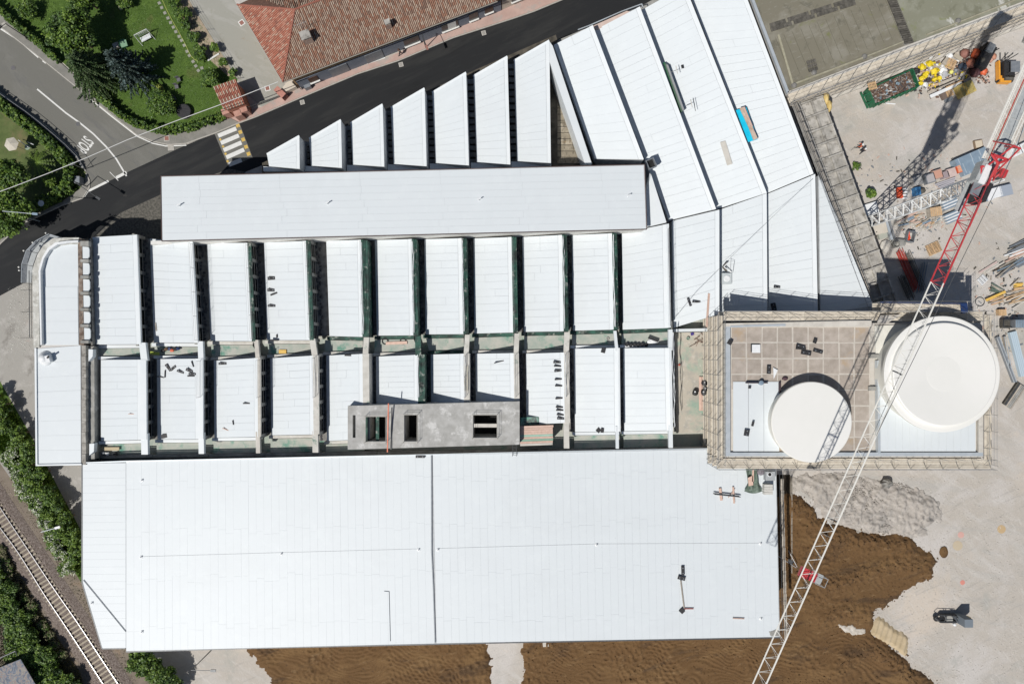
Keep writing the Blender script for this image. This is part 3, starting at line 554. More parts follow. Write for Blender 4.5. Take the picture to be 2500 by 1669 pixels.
# ---- southern flat-roofed hall
ZS = 8.0
sh = thing('south_hall', 'large flat white-roofed hall filling the lower half of the site', 'building', P(1050, 1340))
SP = [(201.5, 1129), (307, 1125), (625, 1118.6), (1051, 1109), (1250, 1104), (1741, 1094), (1891, 1150), (1901, 1249), (1904, 1554), (1250, 1566.5), (625, 1580), (308, 1589), (308, 1580.5), (250.5, 1581.5), (201.5, 1421)]
body = [P(x, y, ZS) for x, y in [(201.5, 1129), (1741, 1094), (1894, 1092), (1904, 1555), (308, 1589), (308, 1580.5), (250.5, 1581.5), (201.5, 1421)]]
def inset(poly, d):
    c = sum((Vector(p) for p in poly), Vector((0, 0, 0))) / len(poly); return [(Vector(p) + (c - Vector(p)).normalized() * d) for p in poly]
MB().prism([(v.x, v.y) for v in inset(body, .25)], 0, ZS - .12).build('wall', mk('hall_wall', (.50, .48, .45), (.58, .56, .53), .8, .85), sh)
fieldA = MB().slab(body, .11).build('roof_deck', WDECK, sh)
# panel fields
fa = MB().box(P(205, 1130, ZS + .012), (.3, .3, .02)).build('west_roof_field', FLASH, sh)
lx_ = lambda y: 202.5 if y < 1421 else 202.5 + (y - 1421) * .3
for k in range(25):
    y0 = 1130 + k * 18.02; y1 = y0 + 17.83; MB().slab([P(lx_(y0), y0 + .9, ZS + .02), P(307, y0, ZS + .02), P(307, y1, ZS + .02), P(lx_(y1), y1 + .9, ZS + .02)], .025).build('roof_sheet', WHITE, fa)
fb = MB().box(P(311, 1127, ZS + .012), (.3, .3, .02)).build('middle_roof_field', FLASH, sh)
plane_sheets(fb, [P(308.5, 1126, ZS), P(1052, 1110, ZS), P(1061, 1569.5, ZS), P(308.5, 1588, ZS)], 40, seed=2, across='v', nj=4, gap=.008)
fc = MB().box(P(1064, 1112, ZS + .012), (.3, .3, .02)).build('east_roof_field', FLASH, sh)
plane_sheets(fc, [P(1057, 1110, ZS), P(1892, 1094, ZS), P(1902, 1553, ZS), P(1066, 1569, ZS)], 45, seed=3, across='v', nj=4, gap=.010)
MB().path([P(1053.5, 1110, ZS + .10), P(1054, 1345, ZS + .10), P(1058, 1430, ZS + .1), P(1062.5, 1567, ZS + .10)], .085, 6).build('expansion_joint', GREYM, sh)
MB().path([P(203.5, 1415, ZS + .10), P(307, 1541, ZS + .10)], .045, 4).build('roof_seam', GREYM, sh)
MB().path([P(938, 1442, ZS + .06), P(950, 1443, ZS + .06), P(953, 1564, ZS + .06)], .04, 4).build('cable_duct', GREYM, sh)
MB().path([P(346, 1358, ZS + .06), P(688, 1348, ZS + .06), P(1023, 1339, ZS + .06)], .009, 4).build('lifeline_cable', STEEL, sh)
MB().path([P(1070, 1338, ZS + .06), P(1457, 1327, ZS + .06), P(1857, 1325, ZS + .06)], .009, 4).build('lifeline_cable', STEEL, sh)
for x, y in [(345, 1359), (347, 1172), (687, 1351), (1022, 1341), (1069, 1341), (1456, 1329), (1856, 1326), (347, 1541), (1857, 1509), (225, 1471)]:
    p = P(x, y, ZS); MB().lathe(p, [(.22, .02), (.2, .08), (.05, .12), (.04, .38), (.06, .40)], 10).build('roof_anchor', PLAST, sh)
ed = MB()
for a, b in zip([(201.5, 1129), (307, 1125), (625, 1118.6), (1051, 1109), (1250, 1104)], [(307, 1125), (625, 1118.6), (1051, 1109), (1250, 1104), (1741, 1094)]):
    pa, pb = P(*a, ZS + .12), P(*b, ZS + .12); d = pb - pa; c = (pa + pb) / 2; ed.box(c, (d.length, .12, .16), math.atan2(d.y, d.x))
ed.build('north_gutter', ALU, sh)
ed = MB()
for a, b in [((308, 1589.5), (625, 1580.5)), ((625, 1580.5), (1250, 1567)), ((1250, 1567), (1904, 1555)), ((201, 1129), (201, 1421)), ((201, 1421), (250, 1582)), ((250, 1582), (307, 1581))]:
    pa, pb = P(*a, ZS - .06), P(*b, ZS - .06); d = pb - pa; c = (pa + pb) / 2; ed.box(c, (d.length, .16, .14), math.atan2(d.y, d.x))
ed.build('edge_shade_strip', STEELD, sh)  # dark strip drawn for the shade line beneath the roof edge
# trench along the east wall, the hall's shadow painted on its floor
pt = MB(); pp = W([(1890, 1165), (1931, 1165), (1930, 1404), (1888, 1428)]); 
tr = thing('foundation_wall', 'low concrete foundation wall in the dark trench beside the south hall', 'wall', P(1930, 1290))
for i in range(12):
    a = P(1929.5, 1172 + i * 19.5); brick('shutter_board', tr, WOODG, (a.x, a.y, .25), (.06, 1.05, .7), random.uniform(-.01, .01))
sheet('shaded_trench_floor', [(1850, 1158), (1929, 1158), (1928, 1408), (1905, 1428), (1850, 1430)], .012, mk('shaded_soil', (.02, .015, .010), (.035, .025, .015), 1, .95, .05, 4))  # flat near-black sheet paints the hall's cast shadow in the trench

# ---- western wing
ZW = 8.2
ww = thing('west_wing', 'white-roofed wing with a rounded corner at the left end of the site', 'building', P(140, 850))
curve = [(189.5, 596), (172, 596), (150, 599), (126, 612), (112, 632), (104, 662), (103.5, 700), (107, 842)]
outer = [(193, 580), (160, 580), (128, 582), (106, 598), (92, 620), (83, 645), (79, 660), (82, 848)]
north = curve + [(192.5, 842)]
MB().prism([(v.x, v.y) for v in W(outer + [(197, 848)], ZW)], 0, ZW - .15).build('wall', PARA, ww)
MB().prism([(v.x, v.y) for v in W(north, ZW + .02)], ZW - .15, ZW - .02).build('roof_deck', WHITE, ww)
def ring(a, b, z0, z1):
    mb = MB(); qa = W(a, z1); qb = W(b, z1)
    for i in range(len(a) - 1): mb.prism([(v.x, v.y) for v in (qa[i], qa[i + 1], qb[i + 1], qb[i])], z0, z1)
    return mb
ring(outer, [(191, 587), (163, 588), (135, 592), (116, 606), (103, 628), (96, 652), (94, 662), (96, 848)], ZW - .15, ZW + .12).build('cornice', PARA, ww)
ring([(191, 587), (163, 588), (135, 592), (116, 606), (103, 628), (96, 652), (94, 662), (98.5, 842)], [(190, 591), (166, 591.5), (141, 596), (121, 610), (107, 631), (100, 656), (98.5, 662), (102, 842)], ZW - .15, ZW + .55).build('parapet', PLAST, ww)
low = [(84, 849), (107, 842), (192, 840), (198, 842), (199, 1135), (87, 1137)]
MB().prism([(v.x, v.y) for v in W(low, ZW)], 0, ZW - .05).build('wall', mk('wing_wall', (.55, .53, .5)), ww)
fw = MB().box(P(140, 850, ZW - .02), (.3, .3, .02)).build('south_roof_field', FLASH, ww)
plane_sheets(fw, [P(89, 851, ZW), P(197, 843, ZW), P(198, 1134, ZW), P(91, 1134, ZW)], 8, seed=5, joints=0, gap=.012)
plane_sheets(fw, [P(109, 700, ZW + .01), P(190, 699, ZW + .01), P(192, 841, ZW + .01), P(110, 841, ZW + .01)], 5, seed=6, joints=0, gap=.012)
ring([(84, 849), (87, 1137), (199, 1135)], [(88.5, 850), (91, 1133), (198.5, 1131)], ZW - .05, ZW + .18).build('roof_kerb', FLASH, ww)
mb = MB()
for i in range(11):
    y0 = 843 + i * 26.5; mb.prism([(v.x, v.y) for v in W([(199.5, y0), (209, y0), (210, y0 + 25.8), (200, y0 + 25.8)], ZW)], 5, ZW + random.uniform(-.02, .04))
mb.build('coping_stone', CONCO, ww)
# ladder-like concrete frame with white panels
fr = thing('concrete_lattice', 'rust-stained concrete frame with six white panels along the curved wing', 'frame', P(205, 710))
ZF = 8.3
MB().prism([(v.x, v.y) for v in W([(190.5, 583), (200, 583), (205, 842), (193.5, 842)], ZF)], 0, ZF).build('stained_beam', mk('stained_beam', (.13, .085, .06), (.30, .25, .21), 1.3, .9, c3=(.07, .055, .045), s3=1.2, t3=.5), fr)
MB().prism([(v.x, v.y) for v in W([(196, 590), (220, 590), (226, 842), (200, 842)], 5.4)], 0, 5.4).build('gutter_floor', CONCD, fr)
for i in range(7):
    y = 592 + i * 39.5 + (2 if i else -3); h = 12 if i == 0 else 7; brick('cross_beam', fr, CONC, P(209, y + h / 2, ZF), (20 * K(ZF), h * K(ZF), .5))
for i in range(6):
    y = 602 + i * 39.6; x = 200.8 + i * .55
    MB().prism([(v.x, v.y) for v in W([(x, y), (x + 15, y + 1), (x + 17, y + 7), (x + 17, y + 24), (x + 13, y + 30), (x + 1, y + 30)], ZF - .05)], ZF - .2, ZF - .05).build('white_panel', WHITE, fr)
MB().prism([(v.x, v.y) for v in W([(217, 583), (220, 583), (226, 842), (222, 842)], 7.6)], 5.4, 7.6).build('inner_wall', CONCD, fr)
dv = thing('roof_cowl', 'white domed roof cowl near the top of the plain west wing roof', 'roof vent', P(115, 872, ZW))
p = P(112, 874, ZW + .02); MB().lathe(p, [(.95, 0), (.9, .18), (.55, .42), (.5, .7), (.2, .9)], 20).build('dome', PLAST, dv, True); p = P(119, 876, ZW + .5)
MB().box(p, (.5, .9, .6), .3).build('hood', PLAST, dv); MB().tube(P(116, 873, ZW + .8), P(118, 870, ZW + 1.2), .12, 8).build('pipe', BLACK, dv)

# ---- long strip-roofed hall
ZL = 10.2
lh = thing('long_hall', 'long narrow building with a white strip roof running across the site', 'building', P(985, 495))
Q = [(393.5, 431), (1573, 402.5), (1578.5, 559), (396, 588)]
MB().prism([(v.x, v.y) for v in inset(W(Q, ZL), .18)], 0, ZL - .1).build('wall', mk('long_hall_wall', (.62, .61, .57), (.70, .69, .65), .8, .85), lh)
MB().slab(W(Q, ZL), .1).build('roof_deck', WDECK, lh)
ql_ = [P(394.5, 432, ZL), P(1571.5, 404, ZL), P(1577, 558, ZL), P(397, 586.5, ZL)]
plane_sheets(lh, ql_, 9, seed=8, nj=6, gap=.013)
for a, b, nm in (((393, 430.5), (1573.5, 402), 'north_trim'), ((395.5, 588.7), (1579, 559.8), 'south_trim'), ((393, 430.5), (395.5, 588.7), 'west_trim'), ((1573.5, 402), (1579, 559.8), 'east_trim')):
    pa, pb = P(*a, ZL - .02), P(*b, ZL - .02); d = pb - pa; MB().box((pa + pb) / 2, (d.length, .09, .16), math.atan2(d.y, d.x)).build(nm, mk('dark_trim', (.09, .06, .055)), lh)
for x, y in [(439, 503), (800, 498), (1169, 489), (1532, 480)]:
    p = P(x, y, ZL); MB().tube(p, p + Vector((.05, 0, .55)), .05, 6).box(p + Vector((.1, .05, .55)), (.5, .12, .08), .5).build('roof_anchor', PLAST, lh)
MB().slab([P(368, 588, 8.0), P(1580, 559.5, 8.0), P(1628, 546, 8.0), P(1628, 553, 8.0), P(1500, 566, 8.0), P(368, 597, 8.0)], 2.6).build('ledge', mk('chalky_ledge', (.66, .65, .61), (.74, .73, .70), 1.2, .8, c3=(.50, .52, .48), s3=.6, t3=.58), lh)

# ---- sawtooth halls A (upper row) and B (lower row)
ZLO, ZHI, ZG, ZC = 6.9, 8.9, 6.2, 5.2
sa = thing('sawtooth_hall', 'upper row of white sawtooth roof bays below the long strip roof', 'building', P(930, 700))
sb = thing('sawtooth_hall', 'lower row of shorter white sawtooth roof bays above the south hall', 'building', P(930, 970))
base = [P(x, y, ZC) for x, y in [(226, 590), (1740, 560), (1745, 1140), (205, 1150)]]
MB().prism([(v.x, v.y) for v in base], 0, ZC - .01).build('base_block', GREENF, sa)
A = [((226, 579), (332, 573), (341.5, 840), (233.6, 841)), ((366, 583), (467.5, 590), (481, 836.6), (376, 836)), ((505, 593), (604, 593), (615, 832.6), (514, 832)),
     ((643.8, 592), (747, 588), (756, 830), (652, 830)), ((796.5, 588), (881, 585.5), (885, 822), (804.5, 820)), ((915, 586), (1005, 583.5), (1009, 818), (920, 819)),
     ((1036, 584), (1127, 581.5), (1131, 815), (1039, 816)), ((1156, 582), (1248.7, 578.5), (1252.7, 811), (1158, 814)), ((1275, 578.5), (1372, 573.5), (1376, 808), (1279, 810)),
     ((1396, 574), (1494, 569.5), (1498, 804), (1399.5, 807)), ((1518, 570), (1627, 547), (1632, 800), (1520.6, 804.5))]
bw = [3, 3, 8, 10, 16, 12, 12, 12, 12, 12, 6]; wnd = [6, 6, 6, 6, 0, 0, 0, 0, 0, 0, 0]
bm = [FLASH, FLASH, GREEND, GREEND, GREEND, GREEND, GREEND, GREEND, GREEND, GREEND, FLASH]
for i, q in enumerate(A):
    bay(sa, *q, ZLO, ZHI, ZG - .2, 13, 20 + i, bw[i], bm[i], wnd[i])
B = [((246.5, 878), (343, 877.5), (344.5, 1073), (246.5, 1076)), ((383, 876), (485, 875), (485.4, 1071.5), (384.4, 1072)), ((522, 880), (629, 873), (630, 1066), (523.5, 1068)),
     ((660, 874), (764, 867.5), (765.6, 1060), (662.5, 1062)), ((796.5, 867.5), (885, 863.5), (887, 1072), (798, 1076)), ((918, 870), (1020, 865.5), (1021, 1010), (919, 1010)),
     ((1051.5, 865), (1132, 863), (1133, 1010), (1052.5, 1010)), ((1161, 863), (1254, 861.5), (1256, 1010), (1162, 1010)), ((1283.5, 863), (1377, 860), (1378.6, 1032), (1285, 1036)),
     ((1401, 851), (1509, 849), (1511, 1053), (1404, 1054)), ((1522, 849.5), (1633, 849), (1637, 1050), (1524.6, 1052))]
bwB = [14, 11, 7, 14, 16, 17, 14, 13, 13, 4, 6]; wndB = [5, 5, 5, 5, 0, 0, 0, 0, 0, 0, 0]
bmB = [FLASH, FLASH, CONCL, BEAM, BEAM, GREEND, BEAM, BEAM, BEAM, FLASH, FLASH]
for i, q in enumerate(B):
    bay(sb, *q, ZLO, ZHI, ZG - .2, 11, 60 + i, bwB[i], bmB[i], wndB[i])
# gutters between the bays: rubble-lined strips with slabs
def gutter(hall, a, b, z, wd, n, seed):
    rr = random.Random(seed); pa, pb = P(*a, z), P(*b, z); d = pb - pa; an = math.atan2(d.y, d.x)
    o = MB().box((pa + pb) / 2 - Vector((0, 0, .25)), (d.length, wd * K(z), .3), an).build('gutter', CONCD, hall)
    mb = MB()
    for i in range(n * 2):
        c = pa.lerp(pb, (i + .5) / n / 2) + Vector((rr.uniform(-.25, .25), 0, -.06)); mb.lump(c, (rr.uniform(.25, .5), rr.uniform(.25, .7), rr.uniform(.1, .22)), rr.random(), 6)
    mb.build('loose_rubble', ROCK, o)['kind'] = 'stuff'
for qs, hall, z in ((A, sa, ZG), (B, sb, ZG)):
    for i in range(len(qs) - 1):
        t = ((qs[i][1][0] + qs[i + 1][0][0]) / 2 + 4, qs[i + 1][0][1]); b_ = ((qs[i][2][0] + qs[i + 1][3][0]) / 2 + 4, qs[i + 1][3][1]); gutter(hall, t, b_, z, qs[i + 1][0][0] - qs[i][1][0] + 14, 14, i)
gutter(sa, (224, 590), (229, 838), 6.0, 14, 14, 90); gutter(sb, (236, 880), (236, 1074), 6.0, 16, 12, 91)
# ridge beams crossing the channel between the rows and down to the south hall
xb = [(341, 16, 352, FLASH), (484, 13, 492, FLASH), (622, 10, 632, CONCL), (757, 14, 770, BEAM), (890, 13, 893, BEAM), (1015, 14, 1022, GREEND), (1137, 12, 1140, BEAM), (1258, 12, 1262, BEAM), (1380, 13, 1384, BEAM), (1500, 7, 1511, FLASH), (1634, 10, 1640, FLASH)]
for i, (x, wd, x2, m) in enumerate(xb):
    MB().slab([P(x - 2, 836 - i * 3.2, ZHI), P(x - 2 + wd, 836 - i * 3.2, ZHI), P(x2 - 8 + wd, 880 - i * 2.5, ZHI), P(x2 - 8, 880 - i * 2.5, ZHI)], .5).build('cross_beam', m, sa)
    if i in (0, 1, 2, 3, 8, 9, 10):
        y0, y1 = (1058 - i * 2, 1109 - i * 1.6) if i not in (8,) else (1030, 1094)
        MB().slab([P(x2 - 8, y0, ZHI), P(x2 - 8 + wd, y0, ZHI), P(x2 - 7 + wd, y1, ZHI), P(x2 - 7, y1, ZHI)], .5).build('cross_beam', m, sb)
# end walls / wall-plates of each bay
for i, q in enumerate(A):
    a, b = q[3], q[2]; mm = FLASH if i in (0, 1) else BEAM if i < 4 else GREEND
    MB().slab([P(a[0] - 6, a[1] + 1, ZLO - .3), P(b[0] + 2, b[1] + 1, ZLO - .3), P(b[0] + 2, b[1] + 9, ZLO - .3), P(a[0] - 6, a[1] + 9, ZLO - .3)], 1.4).build('wall_plate', mm, sa)
for i, q in enumerate(B):
    a, b = q[0], q[1]; mm = FLASH if i < 2 or i > 8 else BEAM if i != 6 else GREEND
    MB().slab([P(a[0] - 8, a[1] - 8, ZLO - .1), P(b[0] + 2, b[1] - 7, ZLO - .1), P(b[0] + 2, b[1] - 1, ZLO - .1), P(a[0] - 8, a[1] - 1, ZLO - .1)], 1.4).build('wall_plate', mm, sb)
    if i in (0, 1, 2, 3, 4, 9, 10):
        a, b = q[3], q[2]; MB().slab([P(a[0] - 6, a[1] + 1, ZLO), P(b[0] + 2, b[1] + 1, ZLO), P(b[0] + 2, b[1] + 8, ZLO), P(a[0] - 6, a[1] + 8, ZLO)], 1.5).build('wall_plate', FLASH if i in (0, 1, 2, 9, 10) else BEAM, sb)
MB().slab([P(208, 845, 7.6), P(230, 845, 7.6), P(231, 1120, 7.6), P(210, 1120, 7.6)], 2.4).build('west_corridor_roof', CONC, sb)
MB().prism([(v.x, v.y) for v in W([(216, 852), (227, 853), (226, 870), (216, 882)], 8.3)], 7.6, 8.3).build('raised_block', FLASH, sb)
MB().prism([(v.x, v.y) for v in W([(218, 1083), (230, 1082), (229, 1102), (218, 1111)], 8.3)], 7.6, 8.3).build('raised_block', FLASH, sb)
for i in range(11):
    x = 236 + i * 137; 
    MB().slab([P(x, 1111 - i * 1.7, 6.2), P(x + 136, 1108 - i * 1.7, 6.2), P(x + 136, 1116 - i * 1.7, 6.2), P(x, 1119 - i * 1.7, 6.2)], 1.0).build('parapet_block', CONC, sb)
MB().slab([P(1646, 803, 7.0), P(1733, 801, 7.0), P(1734, 808, 7.0), P(1647, 810, 7.0)], 1.6).build('wall_plate', FLASH, sa)
MB().slab([P(1648, 812, 5.6), P(1742, 810, 5.6), P(1744, 1055, 5.6), P(1652, 1057, 5.6)], .5).build('patio_floor', PATIO, sb)
for i in range(11):
    a, b = A[i][3], A[i][2]; c, d = B[i][0], B[i][1]; xl = min(a[0], c[0] - 4) + 1; xr = b[0] + 1
    MB().slab([P(xl, a[1] + 10, 6.5), P(xr, b[1] + 10, 6.5), P(d[0] + 1, d[1] - 9, 6.5), P(c[0] - 4, c[1] - 9, 6.5)], 1.28).build('channel_floor', GREENF, sa)
    if i in (0, 1, 2, 3, 4, 9, 10):
        c, d = B[i][3], B[i][2]; MB().slab([P(c[0] - 2, c[1] + 9, 6.1), P(d[0] + 1, d[1] + 9, 6.1), P(d[0] + 2, 1107 - i * 1.7, 6.1), P(c[0] - 2, 1110 - i * 1.7, 6.1)], .88).build('channel_floor', GREENF, sb)
# guard rails
for k, (q, ln, sg) in {1: (A[1], .0, 0), 2: (A[2], .0, 0), 3: (A[3], 0, 0), 4: (A[4], .1, .18), 5: (A[5], .1, .22), 6: (A[6], .1, .14), 7: (A[7], 0, 0), 8: (A[8], .1, .16), 9: (A[9], .1, .18)}.items():
    rail((q[1][0] + 3, q[1][1] + 6), (q[2][0] + 3, q[2][1] - 6), ZHI + .05, 'guard rail along the ridge of the %s bay from the left, upper sawtooth row' % ['first', 'second', 'third', 'fourth', 'fifth', 'sixth', 'seventh', 'eighth', 'ninth', 'tenth'][k], 'guard rails on the upper sawtooth ridges', lean=ln, sag=sg)
for k, (q, ln, sg) in {1: (B[1], 0, 0), 2: (B[2], 0, 0), 3: (B[3], 0, .1), 5: (B[5], .1, .12), 6: (B[6], .1, .12), 7: (B[7], 0, 0), 8: (B[8], .1, .14)}.items():
    rail((q[1][0] + 3, q[1][1] + 6), (q[2][0] + 3, min(q[2][1], 975) - 6), ZHI + .05, 'guard rail along the ridge of the %s bay from the left, lower sawtooth row' % ['first', 'second', 'third', 'fourth', 'fifth', 'sixth', 'seventh', 'eighth', 'ninth', 'tenth'][k], 'guard rails on the lower sawtooth ridges', lean=ln, sag=sg)
rail((1645, 812), (1649, 1040), ZHI + .05, 'leaning guard rail beside the green and grey patio', 'guard rails around the patio', lean=.35, sag=.2)
rail((1630, 560), (1636, 795), ZHI + .05, 'guard rail on the ridge just right of the last upper sawtooth bay', 'guard rails around the patio', lean=.1)

# ---- concrete service block
ZB = 9.6
cb = thing('service_block', 'flat grey concrete service block with square roof openings', 'building', P(1060, 1040))
holes = [(861, 1013, 868, 1068), (894, 1016, 944, 1077), (986.6, 1012, 1020, 1077), (1155, 1012, 1213, 1068)]
XL, XR = 849, 1268.5; YT = lambda x: 990.5 - (x - 849) * .0265; YB = lambda x: 1097 - (x - 849) * .0295
xs = sorted({XL, XR, *[h[0] for h in holes], *[h[2] for h in holes]})
mb = MB(); top = MB()
for a, b in zip(xs[:-1], xs[1:]):
    h = [h for h in holes if h[0] <= a and h[2] >= b]
    spans = [(YT, None, None, YB)] if not h else None
    if not h: mb.prism([(v.x, v.y) for v in (P(a, YT(a), ZB), P(b, YT(b), ZB), P(b, YB(b), ZB), P(a, YB(a), ZB))], 5.0, ZB)
    else:
        h = h[0]; mb.prism([(v.x, v.y) for v in (P(a, YT(a), ZB), P(b, YT(b), ZB), P(b, h[1], ZB), P(a, h[1], ZB))], 5.0, ZB)
        mb.prism([(v.x, v.y) for v in (P(a, h[3], ZB), P(b, h[3], ZB), P(b, YB(b), ZB), P(a, YB(a), ZB))], 5.0, ZB)
mb.build('slab', mk('block_concrete', (.34, .335, .315), (.46, .455, .435), .9, .9, .006, 8, c3=(.60, .595, .575), s3=.7, t3=.54), cb)
for i, h in enumerate(holes[1:]):
    q = [P(h[0], h[1], ZB), P(h[2], h[1], ZB), P(h[2], h[3], ZB), P(h[0], h[3], ZB)]
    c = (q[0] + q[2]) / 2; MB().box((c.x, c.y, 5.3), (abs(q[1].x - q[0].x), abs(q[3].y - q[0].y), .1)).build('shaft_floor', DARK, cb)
    sr = thing('shaft_railing', ['low steel railing around the roof opening with a green inner frame', 'low steel railing around the narrow middle roof opening', 'low steel railing around the roof opening divided by a beam'][i], 'railing', (c.x, c.y, ZB), 'railings around the roof openings')
    e = [v + (v - c).normalized() * .08 for v in q]
    for k in range(4):
        for zz in (.55, 1.05):
            bar('rail', sr, CONCL, e[k] + Vector((0, 0, zz)), e[(k + 1) % 4] + Vector((0, 0, zz)), .017)
        bar('post', sr, CONCL, e[k], e[k] + Vector((0, 0, 1.1)), .028)
MB().box(P(922, 1046, ZB - .6), (.4, 3.2, .3)).build('inner_beam', GREEND, cb); MB().box(P(896, 1046, ZB - .2), (.25, 3.2, .5)).build('inner_beam', GREEND, cb); MB().box(P(1184, 1038, ZB - .4), (3.0, .45, .4)).build('inner_beam', CONCL, cb)
MB().box(P(955, 1046, ZB + .12), (.07, 5.2, .2), -.005).build('joint_kerb', CONC, cb)
op = thing('orange_pole', 'long orange-red pole laid across the concrete service block', 'pole', P(948, 1040, ZB)); MB().tube(P(948.5, 984, ZB + 1.2), P(946, 1103, ZB + .6), .085, 6).build('tube', mk('orange_red_paint', (.68, .16, .08), (.74, .22, .12), 2, .5), op)
# plank stack and green sheet beside it
ps = thing('plank_stack', 'stack of pink and green stained planks at the right end of the service block', 'timber', P(1310, 1062, 7.5))
for i in range(9):
    brick('plank', ps, [WOODP, WOODP, WOODP, WOODP, mk('green_stained_plank', (.30, .46, .36), (.38, .53, .43), 1), WOODP, mk('green_plank', (.22, .36, .27), (.28, .42, .33), 1), WOODP, CONCL][i], P(1309.5, 1041 + i * 5.4, 8.3), (81 * K(8.3) + random.uniform(-.1, .1), .26, .1), .035)
for xx in (1275, 1342): MB().box(P(xx, 1060, 6.8), (.2, 2.3, 2.9)).build('trestle', WOODG, ps)
gs = MB().slab([P(1271, 1019, 7.6), P(1334, 1016, 7.6), P(1340, 1033, 7.6), P(1270, 1038, 7.6)], .08).build('paint_splashed_sheet', mk('splashed_green', (.10, .30, .22), (.30, .5, .42), 1.2, .6, c3=(.08, .08, .075), s3=.5, t3=.5)); tag(gs, 'green paint-splashed sheet above the pink plank stack', 'sheet')

# ---- northern sawtooth hall (trapezoid bays)
nh = thing('north_sawtooth_hall', 'row of white sawtooth roofs stepping along the dark street', 'building', P(1000, 350))
T = [((652, 378), (731, 333.5), (732, 412.5), (657, 406)), ((755, 340), (832.6, 294.7), (835, 410), (759, 404.5)), ((856, 302.7), (934.4, 256.6), (938.4, 407), (860.7, 402)), ((954.5, 265), (1036.8, 217.5), (1041.6, 406), (960.4, 400.5)),
     ((1055.5, 227.7), (1138, 179), (1144.7, 404), (1063, 398.6)), ((1156, 187.5), (1239, 139.8), (1246, 402), (1163.5, 396.5)), ((1255, 150), (1341, 101), (1345, 398), (1262, 394))]
TLO, THI, TB = 6.6, 8.7, 5.4
bb = [P(x, y, TB) for x, y in [(640, 398), (1357, 85), (1460, 440), (640, 440)]]
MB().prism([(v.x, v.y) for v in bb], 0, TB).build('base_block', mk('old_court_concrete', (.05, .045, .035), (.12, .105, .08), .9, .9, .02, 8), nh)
for i, q in enumerate(T):
    p = bay(nh, *q, TLO, THI, TB - .3, [5, 6, 8, 10, 12, 13, 15][i], 120 + i, 0, joints=0)
    a, b = P(*q[0], TLO), P(*q[1], THI); mb = MB(); d = b - a; an = math.atan2(d.y, d.x); n_ = Vector((-d.y, d.x, 0)).normalized() * .18
    MB().slab([a + n_ + Vector((0, 0, .06)), b + n_ + Vector((0, 0, .06)), b - n_ * .6 + Vector((0, 0, .06)), a - n_ * .6 + Vector((0, 0, .06))], .3).build('gable_coping', FLASH, p)
    a, b = P(*q[3], TLO), P(*q[2], THI)
    MB().slab([P(q[3][0] - 14, q[3][1] + .5, TLO + .0), P(q[2][0] + 1, q[2][1] + .5, TLO), P(q[2][0] + 1, 418, TLO), P(q[3][0] - 14, 418, TLO)], .6).build('valley', FLASH, p)
    if i:
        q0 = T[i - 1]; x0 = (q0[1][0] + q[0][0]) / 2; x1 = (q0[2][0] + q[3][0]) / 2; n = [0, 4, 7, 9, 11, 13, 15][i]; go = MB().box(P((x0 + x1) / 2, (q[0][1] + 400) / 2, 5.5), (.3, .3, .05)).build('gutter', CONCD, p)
        for k in range(n):
            t = (k + .5) / n; y = q[0][1] + 4 + (398 - q[0][1]) * t; x = x0 + (x1 - x0) * t + 2
            brick('gutter_slab', go, CONCD, P(x, y, 5.75 + random.uniform(-.05, .05)), (.95, .58, .12), random.uniform(-.08, .08))
COURT = layered('court_slab', (.25, .215, .16), [((.42, .37, .29), .7, .5, .1, .8, (1, 1, 0)), ((.10, .085, .06), 1.0, .54, .08, .8, (2, .8, 0)), ((.30, .19, .09), .5, .6, .08, .7, (1, 1, 0))], .9, ((.03, 7),))
# sliver roof and courtyard tiles
q = [P(1341, 101, THI), P(1347, 110, THI + .02), P(1443, 398, THI + .02), P(1428, 398, THI + .01)]
sp = MB().prism([(v.x, v.y) for v in (P(1341, 101, THI), P(1349, 112, THI), P(1445, 400, THI), P(1428, 400, THI), P(1340, 146, THI))], TB, THI).build('sliver_roof', FLASH, nh)
for k in range(13):
    y = 205 + k * 15; x1 = 1345 + (y - 150) * .333
    if x1 > 1366: MB().slab([P(1361, y, TB + .05), P(x1 - 2, y, TB + .05), P(x1 + 2.5, y + 13.2, TB + .05), P(1361, y + 13.2, TB + .05)], .08).build('court_slab', COURT, sp)

# ---- fan-shaped hall
fh = thing('fan_hall', 'fan of broad white roof strips bending at the kink on the right', 'building', P(1700, 450))
FLO, FHI, FB = 6.6, 8.8, 5.0
fbase = [P(x, y, FB) for x, y in [(1357, 100), (1575, 10), (1700, -60), (1815, -60), (1990, 420), (2130, 765), (1640, 770), (1500, 430), (1452, 400)]]
MB().prism([(v.x, v.y) for v in fbase], 0, FB - .02).build('base_block', CONC, fh)
F = [(((1352, 110), (1447, 62), (1571.5, 389), (1452, 388)), 14, FLO, FHI), (((1450, 75), (1562, 16.6), (1748, 510), (1633, 538)), 26, FLO, FHI), (((1588, 425), (1590, 427), (1627, 543), (1588, 552)), 4, FHI - .2, FHI),
     (((1563, 27), (1672, -34), (1872, 471), (1749, 511)), 27, FLO, FHI), (((1676, -34), (1812, -34), (1986, 424), (1872, 472)), 26, FLO, FHI),
     (((1641, 539), (1756, 512), (1756, 766), (1645, 800)), 12, FLO, FHI), (((1754, 513), (1871.5, 472), (1873.5, 766), (1757, 768)), 13, FLO, FHI), (((1872, 474), (1990, 425), (1996.5, 766), (1876, 768)), 15, FLO, FHI)]
for i, (q, n, zl, zh) in enumerate(F):
    bay(fh, *q, zl, zh, FB, n, 200 + i, 0, joints=.08, dd=.16)
